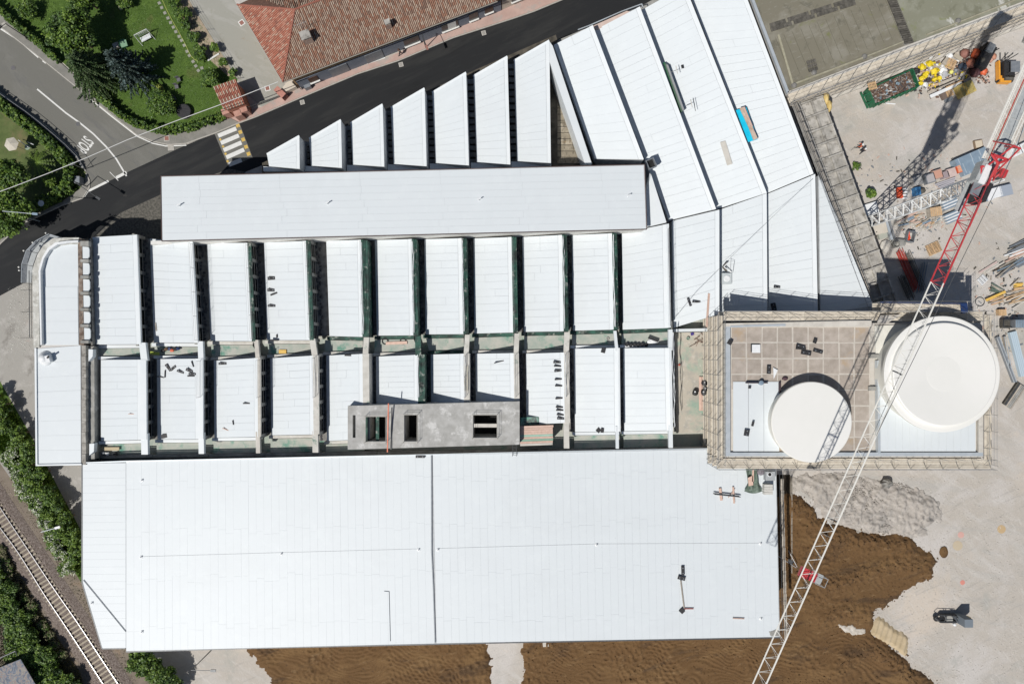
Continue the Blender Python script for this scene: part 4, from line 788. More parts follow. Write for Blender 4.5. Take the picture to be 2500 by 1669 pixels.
p = MB().prism([(v.x, v.y) for v in (P(1999, 428, 7.6), P(2001, 428, 7.6), P(2132, 766, 7.6), P(2003.5, 768, 7.6))], FB, [7.4, 7.4, 8.4, 7.4]).build('roof_bay', WDECK, fh)
for k in range(15):
    y0 = 440 + k * 21.8; y1 = y0 + 21.5; f_ = lambda y: 2001 + (y - 428) * .3876; zf = lambda y: 7.43 + (y - 428) / 338 * .97
    l0 = 1999.5 + (y0 - 428) * .0118; l1 = 1999.5 + (y1 - 428) * .0118
    MB().slab([P(l0, y0, 7.45), P(f_(y0), y0 - (y0 - 428) * .06, zf(y0)), P(f_(y1), y1 - (y1 - 428) * .06, zf(y1)), P(l1, y1, 7.45)], .03).build('roof_sheet', WHITE, p)
hb = thing('roof_hatch', 'open black-lined hatch box at the upper right corner of the long strip roof', 'roof hatch', P(1588, 402, 8.8)); c = P(1588, 402, 8.8)
for dx, dy, sx, sy in ((0, .55, 1.1, .08), (0, -.55, 1.1, .08), (.5, 0, .08, 1.0), (-.5, 0, .08, 1.0)): MB().box(c + Matrix.Rotation(.4, 3, 'Z') @ Vector((dx, dy, .3)), (sx, sy, .7), .4).build('side', GREYM, hb)
MB().box(c, (1.0, 1.0, .1), .4).build('floor', DARK, hb)
gp = thing('gutter_pipe_frame', 'thin grey pipe frame along the street edge of the fan roofs', 'pipe', P(1490, 40, 7.5)); MB().path([P(1411, 73, 7.5), P(1440, 62, 7.5), P(1518, 28, 7.5), P(1567, 10, 7.5), P(1570, 20, 7.5)], .07, 6).build('pipe', ALU, gp)
MB().slab([P(1445, 65, 7.0), P(1530, 27, 7.0), P(1545, 30, 7.0), P(1460, 72, 7.0)], 1).build('ledge', mk('pink_ledge', (.55, .42, .36), (.62, .50, .44), 1), fh)
# ---- tiled house
th = thing('tiled_house', 'long low house with a brown tiled hipped roof along the pavement', 'house', P(900, 60))
ZE, ZR = 4.7, 7.3
C0 = P(690.6, 201, ZE); C1 = P(1214, 2.5, ZE); C2 = P(571, -2, ZE); AP = P(720, 24, ZR)
ed_ = (C1 - C0); ed_.z = 0; EU = ed_.normalized(); EN = Vector((-EU.y, EU.x, 0))       # along the eave, up-slope
wd_ = (C2 - C0); wd_.z = 0; WU = wd_.normalized()
run = (AP - C0).dot(EN); R1 = AP + EU * 60; R1.z = ZR; LE = (C1 - C0).length
WN = Vector((WU.y, -WU.x, 0)); runw = (AP - C0).dot(WN); C3 = C0 + WU * (2 * (AP - C0).dot(WU))
bk = [C0, C1, C1 + EN * run * 2, C3]
MB().prism([(v.x, v.y) for v in [C0 + EU * .9 + EN * 1.0, C1 + EN * 1.0, C1 + EN * run * 2 - EN * .5, C3 + EU * .5 - EN * .2]], 0, ZE - .05).build('wall', OCHRE, th)
def flat(v, z): return Vector((v.x, v.y, z))
MB().add([C0, C1, flat(C1 + EN * run, ZR), AP], [(0, 1, 2, 3)]).add([C0, AP, C3], [(0, 1, 2)]).add([flat(C1 + EN * 2 * run, ZE), C3, AP, flat(C1 + EN * run, ZR)], [(0, 1, 2, 3)]).build('roof_boards', mk('shaded_pan_tiles', (.10, .055, .04), (.16, .09, .065), 4, .9), th)  # dark base puts the shade between the cover tiles into the colour
def tiles(name, org, U, N, L, run, inside, mats, wmix, seed, cw=.62, dz=(ZR - ZE)):
    r = np.random.default_rng(seed); tw, tl = .235, .40; nu = int(L / tw); nv = int(run / tl) + 1; V = []; Fc = []; M = []; sl = dz / run; k = 0; prof = [(-.5, 0), (-.3, .062), (0, .085), (.3, .062), (.5, 0)]
    sg = 1
    for i in range(nu):
        u = (i + .5) * tw; wob = r.normal(0, .012)
        for j in range(nv):
            v0 = j * tl; v1 = min(run, v0 + tl + .05)
            if v0 >= run or not inside(u, (v0 + v1) / 2): continue
            du = wob + r.normal(0, .006); tz = r.uniform(0, .012); n0 = len(V)
            for vv, zz, sc_ in ((v0, .035, 1.0), (v1, .0, .86)):
                for a, h in prof:
                    p = org + U * (u + du + a * tw * cw * sc_) + N * vv; V.append((p.x, p.y, ZE + vv * sl + h * sc_ + zz + tz))
            for q in range(4): Fc.append((n0 + q, n0 + q + 1, n0 + 5 + q + 1, n0 + 5 + q)); M.append(0)
            c = r.choice(4, p=wmix); M[-4:] = [c] * 4
    o = npmesh(name, np.array(V), np.array(Fc), mats, np.array(M), th); o['kind'] = 'stuff'; return o
kx = (AP - C0).dot(EU)
tiles('roof_tiles', C0, EU, EN, LE, run, lambda u, v: u > kx * v / run, TILE, [.30, .38, .10, .22], 1)
wl = (C3 - C0).length; ky = (AP - C0).dot(WU)
tiles('red_roof_tiles', C0, WU, WN, wl, runw, lambda u, v: (u > ky * v / runw and u < wl - (wl - ky) * v / runw), TILER, [.44, .34, .10, .12], 2, .74)
CB = flat(C1 + EN * 2 * run, ZE); kb_ = (CB - AP).dot(EU); lb_ = (CB - C3).dot(EU); rb_ = (CB - AP).dot(EN)
tiles('back_roof_tiles', CB, -EU, -EN, lb_, rb_, lambda u, v: u < lb_ - (lb_ - kb_) * v / rb_, TILE, [.36, .30, .20, .14], 3)
mb = MB()
for a, b in ((C0, AP), (C3, AP), (AP, flat(C1 + EN * run, ZR))):
    n = int((b - a).length / .38)
    for i in range(n): mb.tube(a.lerp(b, i / n) + Vector((0, 0, .08)), a.lerp(b, (i + 1.1) / n) + Vector((0, 0, .06)), .13, 6, 0, .11)
mb.build('ridge_tiles', TILER[2], th)['kind'] = 'stuff'
MB().tube(C0 - EN * .08 + Vector((0, 0, -.02)), C1 - EN * .08 + Vector((0, 0, -.02)), .07, 6).build('gutter', mk('copper_gutter', (.3, .28, .24)), th)
MB().tube(C0 - WN * .06, C3 - WN * .06, .06, 6).build('gutter', mk('grey_gutter', (.4, .38, .34)), th)
# facade: plinth band, windows and doors (thin, set on the wall)
F0 = P(737, 218, 0); F1 = P(1224, 26, 0); FU = (F1 - F0).normalized(); FN = Vector((FU.y, -FU.x, 0)); FL = (F1 - F0).length; fan_ = math.atan2(FU.y, FU.x)
MB().box((F0 + F1) / 2 + Vector((0, 0, 2.3)) - FN * .15, (FL, .3, 4.6), fan_).build('street_wall', OCHRE, th)
MB().box((F0 + F1) / 2 + Vector((0, 0, 1.45)) + FN * .03, (FL - .05, .08, 2.65), fan_).build('plinth_band', BLUEG, th)
for x, wd, kind in ((773, 1.3, 's'), (834, 2.6, 'g'), (918, 2.5, 'g'), (1008, 2.2, 'd'), (1100, 2.4, 'w'), (1157, 1.3, 'd'), (1194, 1.2, 's')):
    t = (P(x, 0, 0).x - F0.x) / FU.x; c = F0 + FU * t
    z0, z1 = (1.0, 2.35) if kind == 's' else (.05, 2.5) if kind == 'g' else (.7, 2.5)
    fr_ = MB().box(c + FN * .08 + Vector((0, 0, (z0 + z1) / 2)), (wd, .1, z1 - z0), fan_).build('window' if kind != 'g' else 'garage_door', {'s': SHUT, 'g': GREYM, 'd': GLASSD, 'w': GLASSD}[kind], th)
    MB().box(c + FN * .2 + Vector((0, 0, z0 - .04)), (wd + .15, .26, .08), fan_).build('sill', PAINT, fr_)
    if kind == 'w': MB().box(c + FN * .16 + FU * .3 + Vector((0, 0, (z0 + z1) / 2)), (wd * .5, .03, z1 - z0), fan_).build('shutter', PAINT, fr_)
def chimney(x, y, s, h, label, ang):
    t = thing('chimney', label, 'chimney', P(x, y, 5.8)); p = P(x, y, 5.3); MB().box(p + Vector((0, 0, h / 2)), (s, s * .8, h), ang).build('stack', mk('chimney_brick', (.34, .2, .15), (.42, .36, .30), 4, .9), t)
    for dx in (-1, 1):
        for dy in (-1, 1): MB().box(p + Matrix.Rotation(ang, 3, 'Z') @ Vector((dx * s * .36, dy * s * .28, 0)) + Vector((0, 0, h + .15)), (.12, .12, .3), ang).build('cap_pier', CONCO, t)
    MB().box(p + Vector((0, 0, h + .34)), (s * 1.1, s * .95, .08), ang).build('cap', CONCO, t)
chimney(757, 104, 1.2, 1.9, 'broad brick chimney near the hip of the tiled roof', .36); chimney(950, 66, .7, 1.1, 'small chimney halfway along the tiled roof', .36)
an_ = thing('roof_aerial', 'thin television aerial beside the broad chimney', 'aerial', P(746, 78, 6.5)); p = P(746, 80, 6.3)
MB().tube(p, p + Vector((0, 0, 2.6)), .03).tube(p + Vector((-.8, -.3, 2.4)), p + Vector((.8, .3, 2.4)), .02).build('mast', STEEL, an_)
for k in range(5): MB().tube(p + Vector((-.6 + k * .3, -.5, 2.4)), p + Vector((-.6 + k * .3 - .2, .5, 2.4)), .014).build('element', STEEL, an_)
nb = thing('pale_house', 'pale house continuing the terrace at the top edge of the picture', 'house', P(1260, 0))
F2 = P(1226, 25, 0); F3 = P(1420, -58, 0); d = (F3 - F2); an = math.atan2(d.y, d.x)
MB().prism([(v.x, v.y) for v in (F2, F3, F3 + EN * 9, F2 + EN * 9)], 0, 5.4).build('wall', CREAMW, nb); MB().prism([(v.x, v.y) for v in (F2 + EN * .4 - EU * .3, F3 + EN * .4, F3 + EN * 9, F2 + EN * 9)], 5.4, 5.6).build('roof', GREYM, nb)
for k in range(2):
    c = F2 + d.normalized() * (2.2 + k * 4) + Vector((0, 0, 1.9)) - EN * .02; fr_ = MB().box(c, (1.5, .12, 1.6), an).build('window', GLASSD, nb); MB().box(c + Vector((0, 0, -.85)) - EN * .1, (1.7, .3, .1), an).build('sill', PAINT, fr_)
# downpipes / awning at the street door
dn = thing('door_hood', 'narrow dark lean-to bracket and gate beside the house corner', 'canopy', P(715, 205)); 
for k in range(4): MB().tube(P(714 + k * 5, 199 - k * 2, 2.6), P(736 + k * 4, 219 - k * 2, .3), .05).build('bar', STEELD, dn)
MB().box(P(752, 213, .5), (.9, .5, 1.0), .38).build('cabinet', GREYM, dn)

# gatehouse
gh = thing('gate_lodge', 'small gate lodge with a ribbed red tile roof beside the gravel drive', 'gatehouse', P(560, 245))
G = [P(521, 213, 3.0), P(576, 194, 3.0), P(598, 252, 3.2), P(547, 270, 3.2)]
MB().prism([(v.x, v.y) for v in inset(G, .3)], 0, 2.75).build('wall', mk('brick_wall', (.34, .14, .09), (.42, .2, .14), 3, .85), gh)
MB().slab(G, .12).build('roof_boards', TILER[2], gh)
for i in range(14):
    a = G[0].lerp(G[1], (i + .5) / 14); b = G[3].lerp(G[2], (i + .5) / 14); n = 7
    for k in range(n): MB().tube(a.lerp(b, k / n) + Vector((0, 0, .05)), a.lerp(b, (k + 1.1) / n) + Vector((0, 0, .03)), .115, 6, 0, .10).build('roof_tile', TILER[random.choice([2, 2, 0, 1])] if k % 2 or i % 2 else TILE[3], gh)
for x, y in ((556, 277), (600, 272), (586, 282)): MB().box(P(x, y, .9), (1.0, .8, 1.8), .35).build('gate_pillar', mk('pink_pillar', (.42, .22, .17), (.5, .29, .23), 3, .85), gh)
gt = thing('sliding_gate', 'dark metal sliding gate across the end of the gravel drive', 'gate', P(628, 250)); 
for k in range(16): bar('bar', gt, STEELD, P(606 + k * 4.6, 262 - k * 1.75, .1), P(606 + k * 4.6, 262 - k * 1.75, 1.6), .02)
bar('rail', gt, STEELD, P(605, 262, 1.6), P(680, 234, 1.6), .03); bar('rail', gt, STEELD, P(605, 262, .15), P(680, 234, .15), .03)
gw = thing('brick_pier', 'reddish brick wall end between the gate and the tiled house', 'wall', P(686, 230)); MB().box(P(687, 229, .7), (1.6, .8, 1.4), -.75).build('wall_end', mk('pier_brick', (.42, .18, .14), (.5, .24, .19), 3, .85), gw)
MB().prism([(v.x, v.y) for v in W([(692, 224), (712, 202), (728, 218), (700, 232)], 0)], 0, 1.0).build('planter', CREAMW, gw)

# ---- mossy flat-roofed hall, top right
ZM = 8.0
mh = thing('moss_roof_hall', 'flat-roofed hall with stained mossy roofing at the top right', 'building', P(2150, 60))
M_ = [(1837, 0), (1812, -60), (2700, -60), (2500, 13), (1923, 230)]
MB().prism([(v.x, v.y) for v in inset(W(M_, ZM), .1)], 0, ZM - .1).build('wall', CONCL, mh)
MB().slab(W([(1818, -60), (2143, -60), (2218, 108), (1926, 223)], ZM), .1).build('roof_felt', MOSS, mh)
MB().slab(W([(2143.5, -60), (2700, -60), (2500, 6), (2218.5, 108)], ZM), .1).build('pale_roof_felt', MOSSB, mh)
MB().slab(W([(1923, 224), (2212, 112), (2232, 104), (2500, 3), (2500, 13), (1924, 231)], ZM + .12), .4).build('parapet', CONCL, mh)
MB().slab(W([(1812, -60), (1819, -60), (1927, 224), (1922, 230)], ZM + .12), .4).build('parapet', ALU, mh)
for a, b, w_ in (((1901, 85), (1936, 206), .28), ((1936, 206), (2110, 140), .28), ((2110, 140), (2215, 98), .2), ((2262, 85), (2345, 53), .25), ((2345, 53), (2500, -8), .25)):
    MB().path([P(*a, ZM + .06), P(*b, ZM + .06)], w_ / 2, 6).build('roof_gutter', mk('lichen_gutter', (.30, .28, .20), (.38, .36, .27), 2, .9), mh)
for i in range(15):                                                           # seams of the felt
    x0 = 1905 + i * 20.5; a = P(x0 + 28, 190 - i * 7.7, ZM + .02); b = P(x0 - 12, 92 - i * 7.4, ZM + .02); MB().tube(a, b, .02, 4).build('felt_seam', mk('felt_seam_%d' % (i % 2), (.10, .10, .07)), mh)
for i in range(34):                                                           # long dark strip of old rooflights
    t = i / 33; x, y = 1879 + t * 206, 68 - t * 66; 
    for k in range(2): 
        if (i * 7 + k * 3) % 9: brick('rooflight_pane', mh, SLATD, P(x + k * 4, y + 6 - k * 12, ZM + .08), (.34, .52, .12), .32 + random.uniform(-.03, .03))
for i in range(23):
    t = i / 22; x, y = 2170 + t * 43 + 6, -4 + t * 108; brick('rooflight_slat', mh, SLATD, P(x, y, ZM + .16), (1.15, .2, .2), .12 + random.uniform(-.05, .05))
MB().slab(W([(2165, -8), (2186, -8), (2231, 103), (2208, 112)], ZM + .06), .08).build('rooflight_frame', CONCD, mh)
for i in range(4):
    for j in range(3): brick('roof_grille', mh, SLATD, P(1972 + i * 5.6 + j * 2.4, 153 + j * 9.5 - i * 1.6, ZM + .1), (.26, .42, .12), .3)
for x, y in ((1987, 178), (2110, 139), (2338, 52), (1938, 209)): MB().lathe(P(x, y, ZM), [(.38, 0), (.3, .25), (.15, .32)], 10).build('roof_outlet', CONCD, mh)

# ---- scaffolding generator
def scaffold(name, label, p0, p1, side, levels, bayl=1.9, width=1.0, nb=3, top_rail=True, tarp=None, z_from=0.0, grp='scaffolding around the buildings'):
    a, b = Vector(p0), Vector(p1); a.z = b.z = 0; d = (b - a).normalized(); n_ = Vector((-d.y, d.x, 0)) * side; L = (b - a).length; k = max(1, round(L / bayl)); an = math.atan2(d.y, d.x)
    t = thing(name, label, 'scaffolding', (a.x, a.y, z_from), grp); top = levels[-1] + 1.2
    for i in range(k + 1):
        c = a.lerp(b, i / k)
        for o_, tp in ((0, top if top_rail else levels[-1]), (width, top)): bar('standard', t, STEEL, c + n_ * o_ + Vector((0, 0, z_from)), c + n_ * o_ + Vector((0, 0, tp)), .026)
        for z in levels: bar('transom', t, STEEL, c + Vector((0, 0, z)) - n_ * .15, c + n_ * (width + .12) + Vector((0, 0, z)), .024)
        c2 = a.lerp(b, (i + .55) / k) if i < k else None
        if c2 is not None: bar('brace', t, STEELD, c + n_ * width + Vector((0, 0, levels[-1])), c2 + n_ * .1 + Vector((0, 0, levels[-1] + 1.15)), .022)
    for i in range(k):
        c0 = a.lerp(b, i / k); c1 = a.lerp(b, (i + 1) / k)
        for z in levels:
            for q in range(nb): brick('deck_board', t, BOARD, (c0 + c1) / 2 + n_ * (width * (q + .5) / nb) + Vector((0, 0, z + .03 + random.uniform(0, .012))), ((c1 - c0).length - .03, width / nb - .03, .05), an + random.uniform(-.01, .01))
    for z in levels:
        for dz in (.5, 1.0): bar('guard_tube', t, STEEL, a + n_ * width + Vector((0, 0, z + dz)), b + n_ * width + Vector((0, 0, z + dz)), .022)
    if top_rail: bar('guard_tube', t, STEEL, a + Vector((0, 0, top - .2)), b + Vector((0, 0, top - .2)), .022)
    return t

# ---- tank building
ZT = 12.5
tb = thing('tank_building', 'tall block with a paved roof terrace carrying two round cream discs', 'building', P(2090, 945))
TP = [(1771, 788), (1771, 1116), (2400, 1116), (2400, 788)]
MB().prism([(v.x, v.y) for v in W(TP, ZT)], 0, ZT - .1).build('wall', mk('tank_wall', (.48, .45, .40), (.56, .53, .48), .7, .85), tb)
dk = MB().slab(W([(1784, 797), (1784, 1104), (2124, 1104), (2124, 797)], ZT), .1).build('roof_terrace', GROUT, tb)
nx, ny = 9, 8
for i in range(nx):
    for j in range(ny):
        x0 = 1785 + i * 37.6; y0 = 798 + j * 38.4
        if j >= 4 and i < 3: continue
        x1 = min(x0 + 37.6, 2124); y1 = y0 + 38.4; e = 1.4 + random.uniform(-.6, .9); rr = lambda: random.uniform(-.6, .6)
        MB().slab([P(x0 + e + rr(), y0 + e + rr(), ZT + .02), P(x1 - e + rr(), y0 + e + rr(), ZT + .02), P(x1 - e + rr(), y1 - e + rr(), ZT + .02), P(x0 + e + rr(), y1 - e + rr(), ZT + .02)], .04).build('paver', TILEC, tb)
for i in range(3): MB().slab([P(1790 + i * 37.7, 931.5, ZT + .12), P(1826.5 + i * 37.7, 931.5, ZT + .12), P(1827 + i * 37.7, 1101, ZT + .12), P(1790 + i * 37.7, 1101, ZT + .12)], .12).build('white_roof_sheet', WHITE, tb)
MB().box(P(1847, 934, ZT + .3), (2.6, .12, .5)).box(P(1903, 945, ZT + .3), (.12, 1.2, .5)).build('upstand', mk('maroon_upstand', (.05, .03, .035)), tb)
for q_, m in (([(1772, 789), (2128, 782), (2128, 797), (1772, 797)], CONCL), ([(1772, 797), (1783, 797), (1783, 1104), (1772, 1104)], ALU), ([(1772, 1104), (2400, 1104), (2400, 1113), (1772, 1113)], ALU), ([(2389, 1000), (2400, 1000), (2400, 1104), (2389, 1104)], CONCL)):
    MB().slab(W(q_, ZT + .35), .5).build('parapet', m, tb)
MB().slab(W([(1783, 795), (1815, 793), (1815, 799), (1783, 799)], ZT + .4), .05).slab(W([(1816, 793), (1918, 790), (1918, 796), (1816, 798)], ZT + .4), .05).build('coping_sheet', ALU, tb)
MB().slab(W([(2148, 880), (2148, 1101), (2382, 1101), (2382, 880)], ZT + .3), .4).build('east_deck', FLASH, tb)
for i in range(13): MB().slab([P(2150 + i * 17.8, 885, ZT + .34), P(2167 + i * 17.8, 885, ZT + .34), P(2167 + i * 17.8, 1100, ZT + .34), P(2150 + i * 17.8, 1100, ZT + .34)], .03).build('deck_sheet', WHITE, tb)
MB().slab(W([(2142, 880), (2147, 880), (2150, 1106), (2144, 1106)], ZT + .6), .6).build('trim', ALU, tb)
MB().slab(W([(2124, 797), (2138, 797), (2142, 1106), (2124, 1106)], ZT - .3), .2).build('channel_floor', mk('stained_channel', (.35, .24, .13), (.5, .38, .25), 1.5, .9), tb)
for y in (869, 948): MB().box(P(2131, y, ZT + .05), (1.2, .5, .5)).build('channel_block', CONC, tb)
MB().slab(W([(2135, 795), (2215, 792), (2150, 900), (2140, 900)], ZT + .1), .3).build('north_deck', mk('cream_render', (.66, .64, .57), (.73, .71, .64), .6, .8), tb)
yc = thing('yellow_hose', 'yellow squiggly hose lying in the rust-stained channel', 'hose', P(2128, 920, ZT - .2))
pts = [P(2127.5 + 3.2 * math.sin(i * 1.15), 879 + i * 2.2, ZT - .2) for i in range(46)]; MB().path(pts, .06, 5).build('hose', mk('yellow_hose', (.68, .52, .02)), yc)
# round discs
def disc(name, label, cx, cy, r, z, z0, style):
    t = thing(name, label, 'tank', P(cx, cy, z0)); c = P(cx, cy, z); R = r * K(z); c = Vector((c.x, c.y, 0))
    if style == 0:
        MB().lathe(c, [(R * .93, z0), (R * .95, z - .45), (R, z - .4), (R, z - .04), (R * .985, z)], 96).build('drum', mk('cream_drum', (.66, .64, .58), (.72, .70, .64), .5, .7), t, False)
        MB().lathe(c, [(R * .99, z), (R * .985, z + .02), (R * .3, z + .03), (.2, z + .035)], 96).build('top', WCREAM, t)
    else:
        MB().lathe(c, [(R * .90, z0), (R * .90, z - 1.3), (R * .955, z - 1.2), (R * .955, z - .5), (R * 1.0, z - .42), (R, z - .05)], 128).build('drum', mk('cream_drum_wall', (.64, .63, .57), (.70, .69, .63), .5, .7), t)
        MB().lathe(c, [(R, z - .06), (R, z - .02), (R * .985, z)], 128).build('rim', WCREAM, t)
        MB().lathe(c, [(R * .885, z - .02), (R * .885, z + .46), (R * .87, z + .52), (R * .30, z + .30)], 128).build('raised_cone', WCREAM, t)
        MB().lathe(c, [(R * .30, z), (R * .29, z + .31)], 64).build('centre_plate', WCREAM, t)
        for k in range(0): pass
    return t
disc('round_tank', 'smaller round cream tank top standing on the paved terrace', 1981.5, 1030, 98.5, 14.6, ZT, 0)
disc('round_tank', 'large round cream tank top with a raised ring at the right end', 2300, 913, 141.5, 15.9, ZT, 1)
ZSC = 12.4
sx0 = P(1760, 780, ZSC)
xw = P(1771, 800, ZT).x; yn = P(1771, 788, ZT).y; ys = P(1771, 1116, ZT).y; xe = P(2400, 900, ZT).x
scaffold('scaffold', 'tall many-levelled scaffolding on the left face of the tank building', (xw - .25, ys - .9, 0), (xw - .25, yn + .9, 0), 1, [2.2, 4.2, 6.2, 8.2, 10.2, 12.2], 1.9, .75, 2)
scaffold('scaffold', 'scaffolding along the upper face of the tank building above the roof strips', (xw - .2, yn + .25, 0), (xe, yn + .25, 0), 1, [10.4, 12.4], 1.95, 1.15, 3, z_from=8.9)
scaffold('scaffold', 'scaffolding along the lower face of the tank building above the rubble', (xe + 1.1, ys - .25, 0), (xw - 1.0, ys - .25, 0), 1, [8.4, 10.4, 12.3], 1.95, 1.15, 3, z_from=0)
scaffold('scaffold', 'scaffolding on the right face of the tank building facing the timber piles', (xe + .25, yn + 1.0, 0), (xe + .25, ys - .9, 0), 1, [6.2, 8.4, 10.4, 12.3], 1.95, .9, 3, z_from=0) if False else scaffold('scaffold', 'scaffolding on the right face of the tank building facing the timber piles', (xe + .25, ys - .9, 0), (xe + .25, yn + 1.0, 0), -1, [6.2, 8.4, 10.4, 12.3], 1.95, .9, 3)
# blue-edged scaffold tower behind the large disc
bt = scaffold('scaffold', 'boarded scaffold platform edged with blue tarpaulin behind the large disc', (P(2150, 762, 13.2).x, P(0, 762, 13.2).y, 0), (P(2362, 762, 13.2).x, P(0, 762, 13.2).y, 0), 1, [11.2, 13.2], 1.9, 1.25, 4, z_from=8)
for a, b in (((2150, 737), (2362, 740)),): MB().slab([P(a[0], a[1] - 1, 14.2), P(b[0], b[1] - 1, 14.2), P(b[0], b[1] + 3, 13.4), P(a[0], a[1] + 3, 13.4)], .05).build('blue_tarpaulin', BLUED, bt)
MB().slab([P(2345, 740, 13.5), P(2362, 740, 13.5), P(2363, 762, 13.5), P(2347, 765, 13.5)], .05).build('blue_tarpaulin', BLUED, bt)
MB().slab([P(2150, 770, 13.0), P(2200, 768, 13.0), P(2165, 790, 13.0), P(2140, 790, 13.0)], .1).build('platform_sheet', mk('speckled_ply', (.42, .38, .33), (.6, .58, .54), 2, .8), bt)
nt_ = thing('navy_tarpaulin', 'navy blue tarpaulin along the foot of the roof strips by the scaffolding', 'tarpaulin', P(1930, 764, 8.9)); MB().slab([P(1880, 757, 9.2), P(1985, 765, 9.2), P(2000, 770, 9.0), P(1880, 768, 9.2)], .12).build('sheet', BLUED, nt_)
bo = thing('bay_scaffold_board', 'board walkway strip beside the right edge of the south hall', 'walkway', P(1907, 1350, 8.0))
for i in range(14): 
    for k in range(2): brick('board', bo, WOODG, P(1907.5 + i * .7 + k * 4, 1182 + i * 28, 8.05), (.17, 1.45, .05), -.012)
bar('tube', bo, STEELD, P(1903, 1158, 8.3), P(1911, 1548, 8.3), .03); bar('tube', bo, STEELD, P(1911, 1158, 8.3), P(1918, 1548, 8.3), .03)
for i in range(12): bar('tube', bo, STEELD, P(1905 + i * .7, 1170 + i * 33, 8.25), P(1913 + i * .7, 1170 + i * 33, 8.25), .02)

# ---- scaffolding strips: moss hall south face, fan hall east edge, curved wing
a = P(1924, 231, 8); b = P(2560, -10, 8)
scaffold('scaffold', 'long board scaffolding under the edge of the mossy hall above the skips', (a.x, a.y, 0), (b.x, b.y, 0), -1, [4.2, 6.2, 7.9], 2.0, 1.2, 3)
gd = thing('ground_plinth', 'long low pale concrete kerb below the mossy hall scaffolding', 'kerb', P(2100, 190)); MB().prism([(v.x, v.y) for v in W([(2010, 243), (2500, 58), (2500, 66), (2012, 250)])], 0, .45).build('kerb', CONCL, gd)
a = P(1930, 248, 5.6); b = P(2136, 766, 5.6)
for k, (dx, z) in enumerate(((0, 7.6),)):
    s_ = thing('edge_scaffold', 'bundle of long scaffold tubes and boards along the right edge of the fan roof', 'scaffolding', P(1940, 260, 7))
    for i, (off, zz, m, r) in enumerate(((4, 8.4, STEEL, .03), (8, 8.0, STEEL, .03), (13, 7.4, STEEL, .03), (18, 7.0, STEEL, .03), (24, 6.6, STEEL, .03))):
        bar('tube', s_, m, P(1927 + off, 250, zz), P(2121 + off, 764, zz), r)
    for i in range(22):
        t = i / 21; x = 1930 + 194 * t; y = 252 + 508 * t; bar('tube', s_, STEELD, P(x, y, 8.2), P(x + 26, y - 8, 6.6), .024)
        if i < 21: brick('board', s_, WOODG, P(x + 16, y + 10, 6.7), (.5, 1.28, .05), -1.17 + 1.5708 - .006)

# ---- old concrete bays
ob = thing('concrete_bays', 'row of old roofless concrete bays between the fan roof and the yard', 'wall', P(2060, 500))
u = Vector((.344, .939)); ZO = 5.2
def ol(t, s_): # px along, across
    c = Vector((1949, 252)) + u * t; nrm = Vector((.939, -.344)); return c + nrm * s_
NB = 15
for i in range(NB):
    t0 = 4 + i * 36.4; q = [ol(t0, -10), ol(t0, 62), ol(t0 + 36.4, 62), ol(t0 + 36.4, -10)]
    if i == NB - 1: q = [ol(t0, 8), ol(t0, 62), ol(t0 + 26, 62), ol(t0 + 26, 8)]
    qq = W([tuple(v) for v in q], ZO)
    MB().prism([(v.x, v.y) for v in qq], ZO - .6, ZO).build('bay_slab', CONCO, ob)
    m_ = [ol(t0 - 2.2, -8), ol(t0 - 2.2, 63), ol(t0 + 2.2, 63), ol(t0 + 2.2, -8)]; MB().prism([(v.x, v.y) for v in W([tuple(v) for v in m_], ZO + .35)], 0, ZO + .38).build('cross_wall', CONCO, ob)
    m_ = [ol(t0 + 3, 30), ol(t0 + 3, 35), ol(t0 + 33, 34), ol(t0 + 33, 29)]; MB().prism([(v.x, v.y) for v in W([tuple(v) for v in m_], ZO + .2)], ZO, ZO + .25).build('inner_rib', CONCO, ob)
    MB().prism([(v.x, v.y) for v in W([tuple(ol(t0, 58)), tuple(ol(t0, 62)), tuple(ol(t0 + 36, 62)), tuple(ol(t0 + 36, 58))], ZO + .15)], 0, ZO + .15).build('outer_wall', CONCO, ob)
for k, (t, lab) in enumerate(((12, 'yellow tarpaulin bundle at the top corner of the concrete bays'), (33, 'second yellow bundle, just below the corner of the concrete bays'))):
    c = ol(t, 66); o = MB().lump(P(c.x, c.y, 4.6), (.8, 1.7, 1.4), k + 3, 10).build('yellow_bundle', mk('mustard_cloth', (.55, .40, .14), (.66, .52, .24), 2), None, True); tag(o, lab, 'bundle')

# ---- curved wing scaffold with grey mesh
cs = thing('mesh_scaffold', 'curved scaffold with grey mesh panels wrapping the rounded wing corner', 'scaffolding', P(90, 610))
ou = [(150, 581), (119, 571), (87, 588), (64, 612), (53, 645), (52, 690)]; inn = [(158, 588), (126, 586), (104, 600), (90, 620), (80, 648), (77, 690)]
for i in range(5):
    for z in (2, 4, 6): MB().slab([P(*ou[i], z), P(*ou[i + 1], z), P(*inn[i + 1], z), P(*inn[i], z)], .06).build('walkway', CGREY, cs)
    MB().slab([P(*ou[i], 7.6), P(*ou[i + 1], 7.6), P(*[(a + b) / 2 for a, b in zip(ou[i + 1], inn[i + 1])], 7.2), P(*[(a + b) / 2 for a, b in zip(ou[i], inn[i])], 7.2)], .03).build('mesh_panel', mk('grey_mesh_%d' % (i % 2), (.26, .28, .30), (.34, .36, .38), 3, .5), cs)
    bar('rail', cs, ALU, P(*ou[i], 7.9), P(*ou[i + 1], 7.9), .04)
for x, y in ou + inn: bar('post', cs, STEEL, P(x, y, 8) - Vector((0, 0, 8)), P(x, y, 8.2), .035)
bar('tube', cs, STEELD, P(71, 660, 7.8), P(72, 824, 7.8), .05); bar('tube', cs, STEELD, P(76, 665, 7.4), P(77, 824, 7.4), .03)
